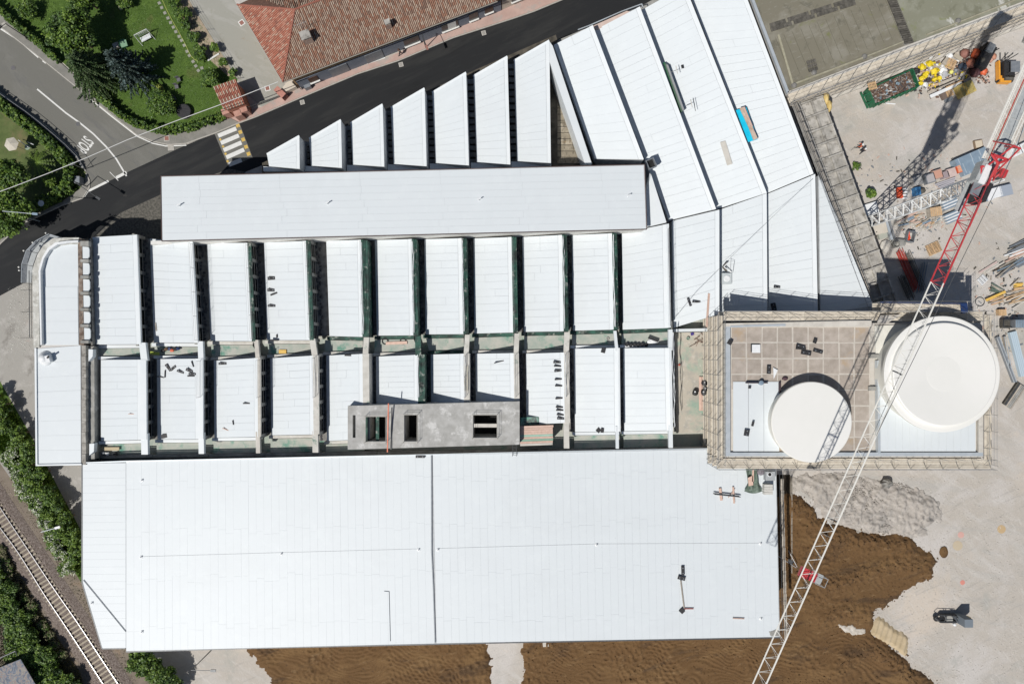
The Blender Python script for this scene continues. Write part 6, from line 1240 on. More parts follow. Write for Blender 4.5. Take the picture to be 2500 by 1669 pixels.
# side garden
pa_ = thing('parasol', 'cream hexagonal parasol in the side garden', 'parasol', P(30, 352)); c = P(28, 352, 2.5); vs = [c + Vector((0, 0, .35))] + [c + Vector((1.0 * math.cos(k * math.pi / 3 + .2), 1.0 * math.sin(k * math.pi / 3 + .2), 0)) for k in range(6)]
CAN = mk('cream_canvas', (.50, .46, .38), (.56, .52, .44), 3, .8)
for k in range(6): MB().add([vs[0], vs[1 + k], vs[1 + (k + 1) % 6]], [(0, 1, 2)]).build('canopy_panel', CAN, pa_)
MB().tube((c.x, c.y, 0), c + Vector((0, 0, .3)), .04).build('pole', STEEL, pa_)
tb_ = thing('garden_table', 'small round pale green table right of the cream parasol', 'table', P(76, 363)); MB().lathe(P(76, 363, 0), [(.38, .70), (.4, .74), (.38, .76)], 24).build('top', mk('sage_top', (.26, .33, .25)), tb_); MB().tube(P(76, 363, 0), P(76, 363, .7) , .05).build('leg', STEEL, tb_)
for i, (a, b) in enumerate((((45, 342), (70, 360)), ((67, 347), (82, 353)))): o = MB().tube(P(*a, .5), P(*b, 1.4), .05, 6).build('white_pole', PLAST); tag(o, ['long white pole leaning between parasol and round table', 'short white pole just above the round garden table'][i], 'pole')
def lamp(label, bx_, hx, z=7.0, m=STEELD, two=False, hm=None, low=.8):
    t = thing('street_lamp', label, 'street lamp', P(*bx_, 0)); b = P(*bx_, 0); tp = Vector((b.x, b.y, z)); hp = P(*hx, z + .2); MB().tube(b, tp, .08, 7, 0, .05).build('pole', m, t)
    MB().tube(tp, hp, .045, 6).build('arm', m, t); d = (hp - tp).normalized(); MB().box(hp + d * .2, (.7, .3, .14), math.atan2(d.y, d.x)).build('lantern', hm or m, t)
    if two: MB().box(hp + d * .2 + Vector((.3, -.45, 0)), (.5, .5, .14), .3).build('lantern', hm or m, t)
    return t
lamp('slim dark street lamp over the garden hedge at the left edge', (78, 100), (2, 66), 5.0, BLACK)
for i, (x, y) in enumerate([(75, 97), (84, 100)]): o = MB().lathe(P(x, y, .12), [(.26, 0), (.28, .7), (.22, .72), (.2, .5)], 14).build('dark_bin', BLACK); tag(o, ['dark round bin at the lamp foot, left one', 'dark round bin at the lamp foot, right one'][i], 'bin')
lamp('low dark lamp post at the street corner reaching over the asphalt', (214, 456), (237, 482), 3.0, STEELD)
sg_ = thing('sign_post', 'grey sign post leaning out of the dark hedge shadow by the stop line', 'sign post', P(207, 413)); MB().tube(P(207, 413, 0), P(207, 413, 0) + Vector((0, 0, 3)), .04).build('pole', STEEL, sg_); MB().box(P(207, 413, 0) + Vector((0, 0, 2.7)), (.6, .04, .5), .6).build('sign_plate', ALU, sg_)
lamp('grey lamp pole standing in the bushes at the left edge of the street', (97, 540), (82, 522), 7.0, ALU, hm=BLUES)
lamp('thin pole lamp on the gravel at the bottom edge', (512, 1590), (517, 1636), 5.5, STEELD)
lamp('white lamp head on a pole beside the railway bushes', (160, 1275), (137, 1288), 5.0, ALU, hm=PLAST)
lamp('bracket lamp on the house wall above the black window', (1040, 118), (1041, 113), 4.2, STEELD, hm=RED_)
sd = thing('satellite_dish', 'white satellite dish above the hedge at the left', 'satellite dish', P(102, 498)); MB().lathe(P(102, 497, 2.6), [(.05, 0), (.3, .06), (.42, .16)], 18).build('dish', PLAST, sd); MB().tube(P(102, 497, 0), P(102, 497, 2.7), .03).build('mast', STEEL, sd); MB().tube(P(95, 488, 3.0), P(102, 497, 2.7), .03).build('feed_arm', PLAST, sd)
boxthing('meter_cabinet', 'grey meter cabinet in the dark hedge at the street corner', 'cabinet', 194, 441, (.75, .95, 1.2), GREYM, 0, 0)
cbl = MB().path([P(-20, 475, 7.4), P(40, 453, 7.1), P(123, 421, 6.9), P(214, 384, 6.9), P(310, 342, 6.95), P(420, 299, 7.1), P(540, 255, 7.3), P(679, 200, 7.6)], .05, 5).build('overhead_cable', mk('cable_grey', (.62, .62, .60))); tag(cbl, 'pale overhead cable crossing from the left edge to the tiled house', 'cable')
gr = thing('patterned_sheet', 'blue and orange swirled sheet roof in the bottom left corner', 'roof', P(45, 1640)); m, nt, b_ = _nt('swirled_paint'); wv_ = nt.nodes.new('ShaderNodeTexNoise'); wv_.inputs['Scale'].default_value = .9; wv_.inputs['Distortion'].default_value = 3.5; ge = nt.nodes.new('ShaderNodeNewGeometry'); nt.links.new(ge.outputs['Position'], wv_.inputs[0]); rp_ = nt.nodes.new('ShaderNodeValToRGB')
els = rp_.color_ramp.elements; els[0].position = .38; els[0].color = (.025, .04, .075, 1); els[1].position = .62; els[1].color = (.2, .18, .15, 1)
for p_, c_ in ((.44, (.06, .09, .14, 1)), (.50, (.13, .15, .17, 1)), (.54, (.22, .09, .04, 1)), (.57, (.08, .11, .15, 1))): e = els.new(p_); e.color = c_
nt.links.new(wv_.outputs['Fac'], rp_.inputs[0]); nt.links.new(rp_.outputs[0], b_.inputs[0])
MB().slab([P(-30, 1640, 2.6), P(50, 1608, 3.2), P(88, 1672, 3.2), P(30, 1720, 2.6)], .1).build('roof_sheet', m, gr); MB().prism([(v.x, v.y) for v in W([(-28, 1645), (48, 1615), (80, 1672), (30, 1712)], 2.5)], 0, 2.5).build('wall', CONC, gr)
fb_ = MB().tube(P(-5, 1607, 3.0), P(38, 1588, 3.0), .09, 6).tube(P(38, 1588, 3.0), P(42, 1600, 3), .06).build('dark_beam', STEELD); tag(fb_, 'dark slanting beam above the swirled sheet roof', 'beam')

# people
def person(label, x, y, z0, face, shirt, trousers, helmet, arm=.3, stride=.25, tool=False):
    b = P(x, y, z0); t = thing('person', label, 'person', b); ca_, sa_ = math.cos(face), math.sin(face)
    def L(fx, sx, z): return (fx * ca_ - sx * sa_, fx * sa_ + sx * ca_, z)
    V = [L(0, 0, .95), L(0, 0, 1.18), L(.03, 0, 1.40), L(.05, 0, 1.50), L(.07, 0, 1.66), L(.02, .19, 1.42), L(.02, -.19, 1.42), L(arm * .4, .27, 1.15), L(arm * .4, -.27, 1.15), L(arm, .24, .98), L(arm + .05, -.18, 1.02),
         L(0, .10, .90), L(0, -.10, .90), L(stride * .6, .11, .50), L(-stride * .3, -.11, .50), L(stride, .11, .08), L(-stride, -.11, .08), L(stride + .18, .12, .04), L(-stride + .18, -.12, .04), L(.08, 0, 1.74)]
    E = [(0, 1), (1, 2), (2, 3), (3, 4), (4, 19), (2, 5), (2, 6), (5, 7), (6, 8), (7, 9), (8, 10), (0, 11), (0, 12), (11, 13), (12, 14), (13, 15), (14, 16), (15, 17), (16, 18)]
    Rr = [.15, .15, .16, .06, .10, .08, .08, .055, .055, .04, .04, .10, .10, .07, .07, .05, .05, .05, .05, .09]
    me = bpy.data.meshes.new('body'); me.from_pydata(V, E, []); o = bpy.data.objects.new('body', me); COL.objects.link(o); o.modifiers.new('s', 'SKIN')
    for i, v in enumerate(me.skin_vertices[0].data): v.radius = (Rr[i], Rr[i]); v.use_root = (i == 0)
    s2 = o.modifiers.new('d', 'SUBSURF'); s2.levels = s2.render_levels = 1
    dg_ = bpy.context.evaluated_depsgraph_get(); nm = bpy.data.meshes.new_from_object(o.evaluated_get(dg_)); bpy.data.objects.remove(o)
    nm.materials.clear()
    for m in (SKIN, shirt, trousers, BLACK): nm.materials.append(m)
    for p_ in nm.polygons:
        z = p_.center.z; p_.material_index = 3 if z < .12 else 2 if z < .98 else 1 if z < 1.48 else 0; p_.use_smooth = True
        if .98 <= z < 1.04 and (p_.center.x ** 2 + p_.center.y ** 2) ** .5 > .25: p_.material_index = 0
    o = bpy.data.objects.new('body', nm); COL.objects.link(o); o.parent = t; _loc[o.name] = tuple(b)
    hc = b + Vector(L(.07, 0, 1.72)); MB().lathe(hc, [(.16, -.02), (.13, .0), (.125, .06), (.09, .12), (.03, .15)], 16).build('helmet' if helmet is not SHUT else 'hair', helmet, t, True)
    for sx in (.045, -.045): MB().lump(b + Vector(L(.16, sx, 1.66)), (.02, .02, .02), 1, 5).build('eye', BLACK, t)
    MB().lump(b + Vector(L(.18, 0, 1.63)), (.035, .03, .04), 1, 5).build('nose', SKIN, t)
    for sx in (.23, -.18):
        hnd = b + Vector(L(arm + .03, sx, .98))
        mb = MB(); mb.lump(hnd, (.07, .07, .09), 2, 6, .05)
        for k in range(4): mb.tube(hnd + Vector((0, 0, -.02)), hnd + Vector(L(.03 * (k - 1.5), .0, -.12 + .01 * abs(k - 1.5))), .010, 4)
        mb.tube(hnd, hnd + Vector(L(.05, 0, -.04)), .011, 4); mb.build('hand', SKIN, t)
    return t
person('worker in an orange jacket and white helmet on the pale yard', 2093, 362, 0, 2.6, ORANGE, CLOTHD, PLAST, .35)
person('worker in black clothes and white helmet below the orange-clad one', 2098, 373, 0, 1.0, CLOTHD, CLOTHD, PLAST, .3)
person('pedestrian in dark clothes on the pink pavement by the house', 979, 134, .12, 3.4, CLOTHD, CLOTHD, SHUT, .2, .3)
pk = MB().tube(P(2077, 368, .1), P(2089, 361, 1.1), .025, 5).build('tool_pole', WOODG); tag(pk, 'thin pole held by the worker in the orange jacket', 'tool')

cb2 = MB().path([P(1646, 778, 7.3), P(1700, 712, 8.1), P(1752, 660, 8.9), P(1815, 598, 8.2), P(1870, 545, 8.9), P(1925, 492, 8.1), P(1985, 436, 8.9)], .014, 4).build('thin_cable', STEELD); tag(cb2, 'thin dark cable running slantwise over the lower fan roof strips', 'cable')
o = MB().lump(P(1893, 1545, 8.05), (1.6, .8, .08), 4, 12, .3).build('dust_heap', CONC); tag(o, 'grey dust heap at the lower right corner of the south hall roof', 'dust heap')
# black insulation strips and oddments on the roofs (x, y, length, width, angle, z, label)
strips = [(663, 679, 18, 8, -4, 7.5, 'black strip bundle, topmost on the fourth upper bay'), (662, 708, 18, 7, 2, 7.5, 'black strip bundle just above a slanted one, fourth upper bay'), (669, 717, 18, 4, -20, 7.6, 'thin slanted black strip on the fourth upper bay'), (664, 746, 18, 6, 0, 7.5, 'black strip bundle, lowest of the bundles on the fourth upper bay'),
  (669, 830, 19, 4, 0, 7.6, 'black strip at the foot of the fourth upper bay'), (676, 820, 3, 8, 0, 7.6, 'black upright strip at the foot of the fourth upper bay'),
  (411, 897, 20, 6, 52, 7.4, 'black strip forming the left arm of a V on the second lower bay'), (423, 898, 17, 6, -38, 7.4, 'black strip forming the right arm of a V on the second lower bay'), (441, 907, 18, 5, 18, 7.8, 'single black strip between the V and the black heap, second lower bay'), (463, 904, 18, 7, 22, 8.0, 'upper black strip of the heap on the second lower bay'), (470, 912, 18, 5, 5, 8.0, 'middle black strip of the heap on the second lower bay'), (467, 917, 18, 4, 0, 8.1, 'lowest black strip of the heap on the second lower bay'), (470, 888, 15, 2, 70, 8.1, 'thin dark bent strip above the black heap'), (393, 920, 18, 2, 9, 7.2, 'thin dark strip lying left on the second lower bay'), (403, 912, 2, 18, 3, 7.2, 'thin upright strip left on the second lower bay'),
  (401, 1064, 14, 10, -15, 7.1, 'crumpled black sheet at the foot of the second lower bay'), (544, 887, 20, 6, -2, 7.2, 'black strip with a white mark at the top of the third lower bay'), (602, 984, 17, 3, 0, 8.2, 'short black strip in the middle of the third lower bay'), (569, 1031, 2, 11, -10, 7.6, 'tiny upright dark strip on the third lower bay'),
  (850, 867, 17, 4, 2, 8.2, 'dark strip at the top of the fifth lower bay'), (1222, 882, 33, 2, -15, 8.3, 'thin dark stick on the eighth lower bay'), (1473, 855, 10, 12, 15, 8.2, 'dark square at the top of the tenth lower bay'), (1461, 1050, 10, 10, 40, 8.0, 'dark tilted square at the foot of the tenth lower bay'), (1470.5, 1050, 7, 11, 5, 8.0, 'dark upright square at the foot of the tenth lower bay'),
  (1683, 737, 5, 21, -20, 7.9, 'tilted black strip near the pinkish plank'), (1701, 736, 21, 5, 0, 8.1, 'level black strip near the pinkish plank'), (1026, 1114, 22, 6, 0, 8.1, 'black strip with pale marks at the top edge of the south hall roof'), (1667, 1392, 7, 22, -2, 8.1, 'upright black strip on the south hall roof'), (1664, 1410, 18, 9, 15, 8.1, 'crumpled black strip below the upright one'), (1665, 1490, 11, 11, 45, 8.1, 'dark diamond-shaped sheet at the end of the thin plank'),
  (1666, 163, 5, 8, -12, 8.0, 'small black box beside the green gutter stack'), (1877, 902, 9, 21, 2, 12.6, 'black upright box on the paved terrace'), (1955, 845, 22, 7, 15, 12.6, 'upper black strip of the terrace pile'), (1955, 851, 24, 4, 4, 12.65, 'long thin black strip of the terrace pile'), (1968, 861, 24, 10, 10, 12.6, 'broad black strip with white marks in the terrace pile'), (1997, 857, 23, 7, 16, 12.6, 'black strip lying alone right of the terrace pile'), (1990, 832, 8, 11, 20, 12.7, 'small black jagged object above the terrace strips'), (1782, 835, 11, 12, 30, 12.8, 'black crate on the terrace parapet'), (1830, 945.5, 6, 5, 0, 12.8, 'tiny dark block on the white terrace sheets'), (1823, 1056, 12, 15, 10, 12.8, 'black frame-like object on the white terrace sheets'), (1838, 1034, 5, 12, 15, 12.8, 'slim black loop on the white terrace sheets'),
  (1897, 700, 15, 6, 2, 8.2, 'brownish grey block on the shaded roof strip'), (1889, 749, 11, 19, -12, 8.4, 'black hatch in the shadow on the roof strip')]
for i, (y, ln, an) in enumerate([(883.6, 20, 1), (893, 19, 2), (904, 19, -8), (925, 19, -5), (941, 19, 0), (971.5, 19, -6), (993, 19, 2), (1000.5, 19, 0), (1011.5, 18, 4), (1020.5, 18, 3)]):
    nm_ = ['topmost', 'second', 'third', 'fourth', 'fifth', 'sixth', 'seventh', 'eighth', 'ninth', 'lowest'][i]; strips.append((1361 + i * .9, y, ln, 6 if i in (0, 2, 9) else 4, an, 8.6, nm_ + ' in the column of black strips on the ninth lower bay'))
for i, (x, y, l, w_, a, z, lb) in enumerate(strips):
    z = roofz(x, y, z); k = K(z); t = thing('black_strip' if 'strip' in lb else 'black_object', lb, 'strip' if 'strip' in lb else 'debris', P(x, y, z)); c = P(x, y, z + .1)
    MB().box(c, (l * k, w_ * k, .16), rad(a)).build('slab', BLACK, t)
    if min(l, w_) >= 5 and max(l, w_) > 14:
        R_ = Matrix.Rotation(rad(a), 3, 'Z'); ax = Vector((l * k * .28, 0, .095)) if l > w_ else Vector((0, w_ * k * .28, .095))
        for sg in (-1, 1): MB().box(c + R_ @ Vector((ax.x * sg, ax.y * sg, .095)), (.12, .12, .03), rad(a)).build('buckle', GREYM, t)
def plank(lb, x, y, l, w_, a, z, m, name='plank', cat='plank', th_=.07): 
    z = roofz(x, y, z); k = K(z); o = MB().box(P(x, y, z + .08), (l * k, w_ * k, th_), rad(a)).build(name, m); return tag(o, lb, cat)
plank('long pinkish plank standing beside the tall scaffolding', 1728, 757, 82, 5, 94, 8.95, WOODP)
plank('long thin grey plank joining the two dark sheets on the south hall', 1666, 1450, 68, 3, 83, 8.05, WOODG); plank('short reddish stick right of the dark diamond sheet', 1682, 1485, 22, 2.4, 0, 8.1, mk('red_stick', (.36, .16, .14)))
plank('pinkish stick near the lower right corner of the south hall', 1803, 1509, 28, 2, 2, 8.1, WOODP); plank('short pinkish lath on the first lower bay', 322, 1010, 17, 1.6, 0, 8.2, WOODP); plank('grey lath on the second upper bay', 381, 798, 2.5, 20, -7, 7.2, WOODG)
plank('long dark steel bar lying across two pinkish battens', 1773, 1207, 64, 2.4, 6, 8.3, STEELD); plank('second dark steel bar crossing the pinkish battens', 1776, 1209, 64, 2.4, 6, 8.35, STEELD)
plank('left pinkish batten under the dark steel bars', 1759.5, 1206, 6, 30, -7, 8.15, WOODP); plank('right pinkish batten under the dark steel bars', 1791, 1208, 4, 40, -4, 8.15, WOODP); plank('thin slanting batten beside the right one', 1786, 1204, 26, 1.6, -52, 8.2, WOODP)
plank('pale beige board lying on the fan roof below the blue sheet', 1773, 374, 13, 59, -17, 8.0, mk('beige_board', (.55, .52, .46), (.62, .59, .53), 1)); plank('long red-brown plank on the green channel floor', 968, 837, 52, 7, -2, 6.55, WOODP); plank('beige board in the lower left channel', 268, 1095, 46, 8, 0, 6.3, mk('beige_ply', (.5, .42, .28)))
plank('pickaxe with a wooden handle on the third lower bay', 552, 1048, 19, 2, 20, 7.5, WOODP, 'pickaxe', 'tool')
plank('yellow board in the channel between the rows', 690, 858, 18, 9, 0, 6.55, WOODY); plank('yellow-green board at the second channel opening', 378, 862, 22, 7, 5, 6.9, mk('lime_board', (.42, .5, .08)))
lad = thing('ladder', 'pale aluminium ladder lying on the seventh lower ridge beam', 'ladder', P(1138, 925, 9.1))
for dx in (-4, 4): bar('rail', lad, mk('ladder_yellow', (.60, .55, .42)) if dx < 0 else bpy.data.materials['ladder_yellow'], P(1138 + dx, 893, 9.2), P(1138 + dx, 954, 9.2), .03)
for k in range(13): bar('rung', lad, bpy.data.materials['ladder_yellow'], P(1134, 896 + k * 4.7, 9.2), P(1142, 896 + k * 4.7, 9.2), .02)
lad = thing('ladder', 'short steel ladder over the edge of the south hall below the plank stack', 'ladder', P(1256, 1098, 8.2))
for dx in (-5, 5): bar('rail', lad, STEELD, P(1256 + dx, 1084, 9.3), P(1256 + dx, 1113, 8.2), .03)
for k in range(7): bar('rung', lad, STEELD, P(1251, 1086 + k * 4, 9.2 - k * .14), P(1261, 1086 + k * 4, 9.2 - k * .14), .02)
# blue tarp with timber on fan roof
bt_ = thing('blue_sheet', 'bright blue sheet with timber on top beside the fourth fan roof ridge', 'sheet', P(1822, 302, 8.2))
MB().slab([P(1797, 269, 8.05), P(1822, 262, 8.1), P(1850, 340, 8.1), P(1827, 347, 8.05)], .12).build('sheet', BLUE, bt_)
MB().slab([P(1806, 264, 8.3), P(1816, 261, 8.3), P(1850, 338, 8.3), P(1840, 342, 8.3), P(1828, 310, 8.3)], .15).build('timber', mk('brownish_board', (.42, .30, .22), (.58, .47, .38), 1.5), bt_); MB().slab([P(1813, 262, 8.5), P(1818, 260.5, 8.5), P(1838, 308, 8.5), P(1834, 310, 8.5)], .1).build('timber', WOODP, bt_)
gs_ = thing('gutter_stack', 'stack of long dark green gutters along the second fan roof ridge', 'gutters', P(1643, 215, 8.2))
for k in range(4):
    o0 = k * 2.6; mb = MB(); mb.slab([P(1619 + o0, 153 + k * 2, 8.0 + k * .1), P(1623 + o0, 152 + k * 2, 8.0 + k * .1), P(1664 + o0 * .9, 274 - k * 2, 8.0 + k * .1), P(1660 + o0 * .9, 276 - k * 2, 8.0 + k * .1)], .2).build('gutter', [GREENP, mk('dull_green', (.05, .12, .07), (.09, .17, .11), 1), GREENT, mk('grey_gutter_sheet', (.3, .31, .31))][k], gs_)
for i, (x, y) in enumerate([(1645, 171), (1681, 253)]):
    t = thing('sawhorse', ['small steel sawhorse beside the top of the green gutters', 'small steel sawhorse beside the foot of the green gutters'][i], 'sawhorse', P(x, y, 8.1)); bar('beam', t, CONCL, P(x + 5, y - 10, 8.9), P(x + 9, y + 9, 8.9), .05); bar('leg', t, STEEL, P(x - 8, y + 6, 8.1), P(x + 7, y, 8.9), .04)
    if i: bar('beam', t, STEELD, P(x + 11, y - 12, 8.8), P(x + 17, y + 18, 8.8), .04)
sk = thing('roof_fan', 'square grey skylight with a white round centre on the roof strip', 'skylight', P(1772, 680, 7.2)); MB().box(P(1774, 680, 7.45), (1.25, 1.4, .25)).build('frame', mk('pale_grey_frame', (.5, .54, .55)), sk); MB().lathe(P(1774, 680, 7.5), [(.42, 0), (.42, .14), (.38, .16)], 24).build('dome', PLAST, sk)
cv = thing('folded_frame', 'dark and white folded frame above the square skylight', 'frame', P(1773, 650, 7.3)); MB().slab([P(1763, 652, 7.5), P(1772, 640, 7.6), P(1778, 640, 7.6), P(1770, 652, 7.5)], .1).slab([P(1763, 652, 7.5), P(1770, 652, 7.5), P(1777, 663, 7.5), P(1771, 662, 7.5)], .1).build('dark_leaf', SLATD, cv); MB().path([P(1777, 641, 7.7), P(1767, 651, 7.7), P(1786, 665, 7.7)], .07, 5).build('white_bar', PLAST, cv); MB().path([P(1782, 636, 8.2), P(1782, 665, 7.7)], .025).path([P(1781, 638, 8.2), P(1793, 637, 7.7), P(1789, 665, 7.7)], .02).build('wire', STEEL, cv)
# terrace oddments
plank('white square sheet with a dark corner on the paved terrace', 1846, 851, 20, 20, 0, 12.6, PLAST, 'white_sheet', 'sheet'); plank('dark mat under the white square sheet on the terrace', 1843.5, 849, 21, 20, 0, 12.52, BLACK, 'dark_mat', 'mat')
o = MB().slab([P(1888, 897, 12.75), P(1899, 903, 12.75), P(1889, 925, 12.7)], .06).build('white_triangle', PLAST); tag(o, 'white triangular sheet beside the black upright box', 'sheet')
o = MB().lathe(P(1856, 934, 12.75), [(.28, 0), (.28, .4), (.1, .42)], 14).build('bucket', BLUES); tag(o, 'blue-grey bucket on the edge of the white terrace sheets', 'bucket'); o = MB().lump(P(1916, 924, 12.7), (.7, .5, .4), 4, 9).build('maroon_bag', mk('maroon_cloth', (.09, .05, .06))); tag(o, 'small maroon bag left of the smaller tank', 'bag')
# patio objects
bp_ = thing('board_pile', 'pinkish board pile with black sacks on the patio beside the scaffolding', 'boards', P(1716, 962, 5.7))
for k in range(4): brick('board', bp_, WOODP, P(1709 + k * 5.4, 961, 5.8 + k * .02), (.27, 83 * K(5.8), .06), random.uniform(-.01, .01))
brick('plywood', bp_, mk('grey_ply', (.42, .42, .41)), P(1727, 992, 5.95), (.8, 1.1, .05), .02)
for i, (x, y, r, lb) in enumerate([(1720, 935, 15, 'black sack, topmost on the pinkish boards'), (1722, 949, 13, 'black sack in the middle on the pinkish boards'), (1718, 958, 15, 'black sack, lowest on the pinkish boards'), (1697, 958, 15, 'black sack on the bare patio floor left of the boards')]):
    t = thing('black_sack', lb, 'sack', P(x, y, 5.9)); MB().lump(P(x, y, 6.2), (r * .053, r * .056, .6), i + 2, 10, .12).build('sack', BLACK, t, True); MB().lump(P(x, y - 2, 6.52), (.25, .2, .06), i, 6).build('label', PLAST, t)
o = MB().lathe(P(1679, 826, 5.7), [(.2, 0), (.22, .2), (.16, .22), (.14, .05)], 16).build('paint_pot', mk('sage_pot', (.25, .33, .27))); tag(o, 'open green pot on the patio near the tangle of wires', 'pot')
o = MB().box(P(1690, 815, 5.8), (.35, .35, .2), .3).build('purple_box', mk('purple', (.05, .03, .2))); tag(o, 'small purple box on the patio beside the wires', 'box')
mb = MB()
for k in range(14): a = (1695 + random.uniform(0, 36), 818 + random.uniform(0, 26)); mb.path([P(a[0], a[1], 5.75), P(a[0] + random.uniform(-12, 14), a[1] + random.uniform(-8, 8), 5.9), P(a[0] + random.uniform(-14, 16), a[1] + random.uniform(-10, 10), 5.75)], .03, 4)
o = mb.build('wire_tangle', mk('wire_brown', (.25, .17, .13))); tag(o, 'tangle of brown wire on the patio', 'wire')
o = MB().tube(P(1655, 891, 5.8), P(1661, 890, 5.8), .05).tube(P(1659, 887, 5.8), P(1659, 893, 5.8), .05).build('red_tool', mk('red_tool', (.5, .06, .03))); tag(o, 'small red tool on the patio floor', 'tool')
# channel: black buckets, white sheets, and so on
for i, x in enumerate([1529, 1538, 1547, 1556, 1566, 1576]):
    t = thing('black_bucket', ['leftmost', 'second', 'third', 'fourth', 'fifth', 'rightmost'][i] + ' of the six black buckets in the green channel', 'bucket', P(x, 842, 6.5), 'black buckets in the green channel'); MB().lathe(P(x, 841 + (i % 2), 6.5), [(.2, 0), (.25, .5), (.22, .52), (.2, .4)], 14).build('pail', BLACK, t)
o = MB().lump(P(1592, 832, 6.75), (1.5, .9, .4), 5, 10, .3).build('white_bag', PLAST); tag(o, 'white crumpled bag behind the black buckets', 'bag'); o = MB().box(P(1595, 828, 7.0), (1.4, .3, .1), -.35).build('black_folder', BLACK); tag(o, 'black folded sheet on the white crumpled bag', 'sheet')
for i, (x, y, lb) in enumerate([(940, 833, 'left black coil on the channel floor beside the red-brown plank'), (984, 833, 'right black coil on the channel floor beside the red-brown plank'), (1484, 826, 'small ring lying in the channel below the tenth upper bay')]):
    t = thing('coil', lb, 'coil', P(x, y, 6.5)); mb = MB(); R_ = .38 if i < 2 else .16; mb.path([P(x, y, 6.58) + Vector((R_ * math.cos(a / 8 * math.pi), R_ * math.sin(a / 8 * math.pi), 0)) for a in range(17)], .07, 5); mb.build('ring', BLACK if i < 2 else CONC, t)
pb = thing('tool_heap', 'heap of coloured tools and cloths at the second channel opening', 'heap', P(415, 853, 6.6))
for k, (x, y, m) in enumerate([(398, 855, BLACK), (406, 852, mk('brown_cloth', (.15, .09, .05))), (414, 851, BLUED), (420, 855, ORANGE), (427, 852, BLACK), (434, 851, BLUED)]): MB().lump(P(x, y, 6.8), (.6, .45, .3), k + 7, 8, .3).build('item', m, pb)
for k, (x, y) in enumerate([(252, 1105), (262, 1107), (282, 1108)]): o = MB().lump(P(x, y, 6.45), (.6, .5, .35), k + 17, 8, .3).build('bag', [GREYM, PLAST, BLACK][k]); tag(o, ['grey bag in the dark lower left channel', 'white bag in the dark lower left channel', 'black bag in the dark lower left channel'][k], 'bag')
# east corner of south hall
gt_ = thing('green_tarpaulin', 'crumpled grey-green tarpaulin hanging below the scaffolding', 'tarpaulin', P(1838, 1172, 8.2)); N_ = 14; r_ = random.Random(4); V = []; F_ = []
for j in range(N_ + 1):
    f = j / N_; x0 = 1820 + 6 * math.sin(f * 2) - (10 * max(0, f - .7) * 3); x1 = 1846 + 10 * f + (18 * max(0, f - .7)); 
    for i in range(11):
        u_ = i / 10; y = 1142 + f * 56 + (6 * math.sin(u_ * 3.1)) * f; zz = 8.35 + r_.uniform(0, .3) + .22 * math.sin(u_ * 14 + f * 4); V.append(P(x0 + (x1 - x0) * u_, y, zz))
for j in range(N_):
    for i in range(10): a = j * 11 + i; F_.append((a, a + 11, a + 12, a + 1))
MB().add(V, F_).build('sheet', GREENT, gt_, True); MB().slab([P(1826, 1166, 8.9), P(1838, 1160, 8.9), P(1839, 1184, 8.9), P(1828, 1186, 8.9)], .06).slab([P(1837, 1145, 8.9), P(1841, 1145, 8.9), P(1840, 1175, 8.9), P(1836, 1175, 8.9)], .05).build('boards', WOODP, gt_)
vf = thing('ventilation_unit', 'grey fan unit with a black round opening at the hall corner', 'fan unit', P(1878, 1158, 8.1)); MB().box(P(1878, 1160, 8.5), (1.2, 1.15, .8)).build('casing', mk('grey_casing', (.36, .38, .39)), vf); MB().lathe(P(1879, 1157, 8.9), [(.30, 0), (.30, .1), (.24, .11), (.22, .02)], 24).build('ring', PLAST, vf); MB().lathe(P(1879, 1157, 8.9), [(.2, .0), (.2, .06)], 20).build('opening', DARK, vf)
pl = thing('slab_pallet', 'small pallet of pale grey slabs below the fan unit', 'pallet', P(1874, 1195, 8.1))
for k in range(4): brick('slab', pl, mk('pale_slab', (.52, .51, .47), (.6, .59, .55), 4) if k == 0 else bpy.data.materials['pale_slab'], P(1874, 1184 + k * 6.2, 8.45 + .02 * k), (1.1, .3, .7), random.uniform(-.04, .04))
o = MB().lump(P(1857, 1152, 8.5), (1.0, .9, .5), 9, 10, .3).build('grey_cloth', mk('mauve_cloth', (.22, .2, .22))); tag(o, 'heap of mauve-grey cloth between tarpaulin and fan unit', 'cloth')

# ================================================================ YARD
def Zz(x, y, ox=2100, oy=90, s=7.83): return (ox + x / s, oy + y / s)
# skip full of scrap
sq = [Zz(165, 990), Zz(1010, 610), Zz(1130, 940), Zz(290, 1290)]; SKP = thing('skip', 'long green skip full of rusty scrap below the mossy hall', 'skip', P(2182, 210)); c4 = [P(*p, 1.5) for p in sq]; cc = sum(c4, Vector()) / 4
for i in range(4):
    a, b = c4[i], c4[(i + 1) % 4]; d = b - a; MB().box((a + b) / 2 - Vector((0, 0, .75)), (d.length + .1, .12, 1.5), math.atan2(d.y, d.x)).build('side_wall', GREENP, SKP)
MB().slab([v - Vector((0, 0, .7)) for v in c4], .6).build('load', mk('rusty_load', (.10, .07, .055), (.20, .14, .11), 2.5, .9, .1, 4), SKP)
d01 = (c4[1] - c4[0]); 
for k in range(8): p = c4[3].lerp(c4[2], (k + .5) / 8); brick('rib', SKP, GREENP, p + (c4[3] - c4[0]).normalized() * .12 - Vector((0, 0, .7)), (.12, .16, 1.4), math.atan2(d01.y, d01.x))
for k in (0, 1): brick('hook_frame', SKP, GREENP, c4[0].lerp(c4[3], .25 + .5 * k) - d01.normalized() * .45 - Vector((0, 0, .5)), (.9, .18, .5), math.atan2(d01.y, d01.x))
brick('end_beam', SKP, GREENP, c4[0].lerp(c4[3], .5) - d01.normalized() * .85 - Vector((0, 0, .6)), (.2, 2.4, .25), math.atan2(d01.y, d01.x))
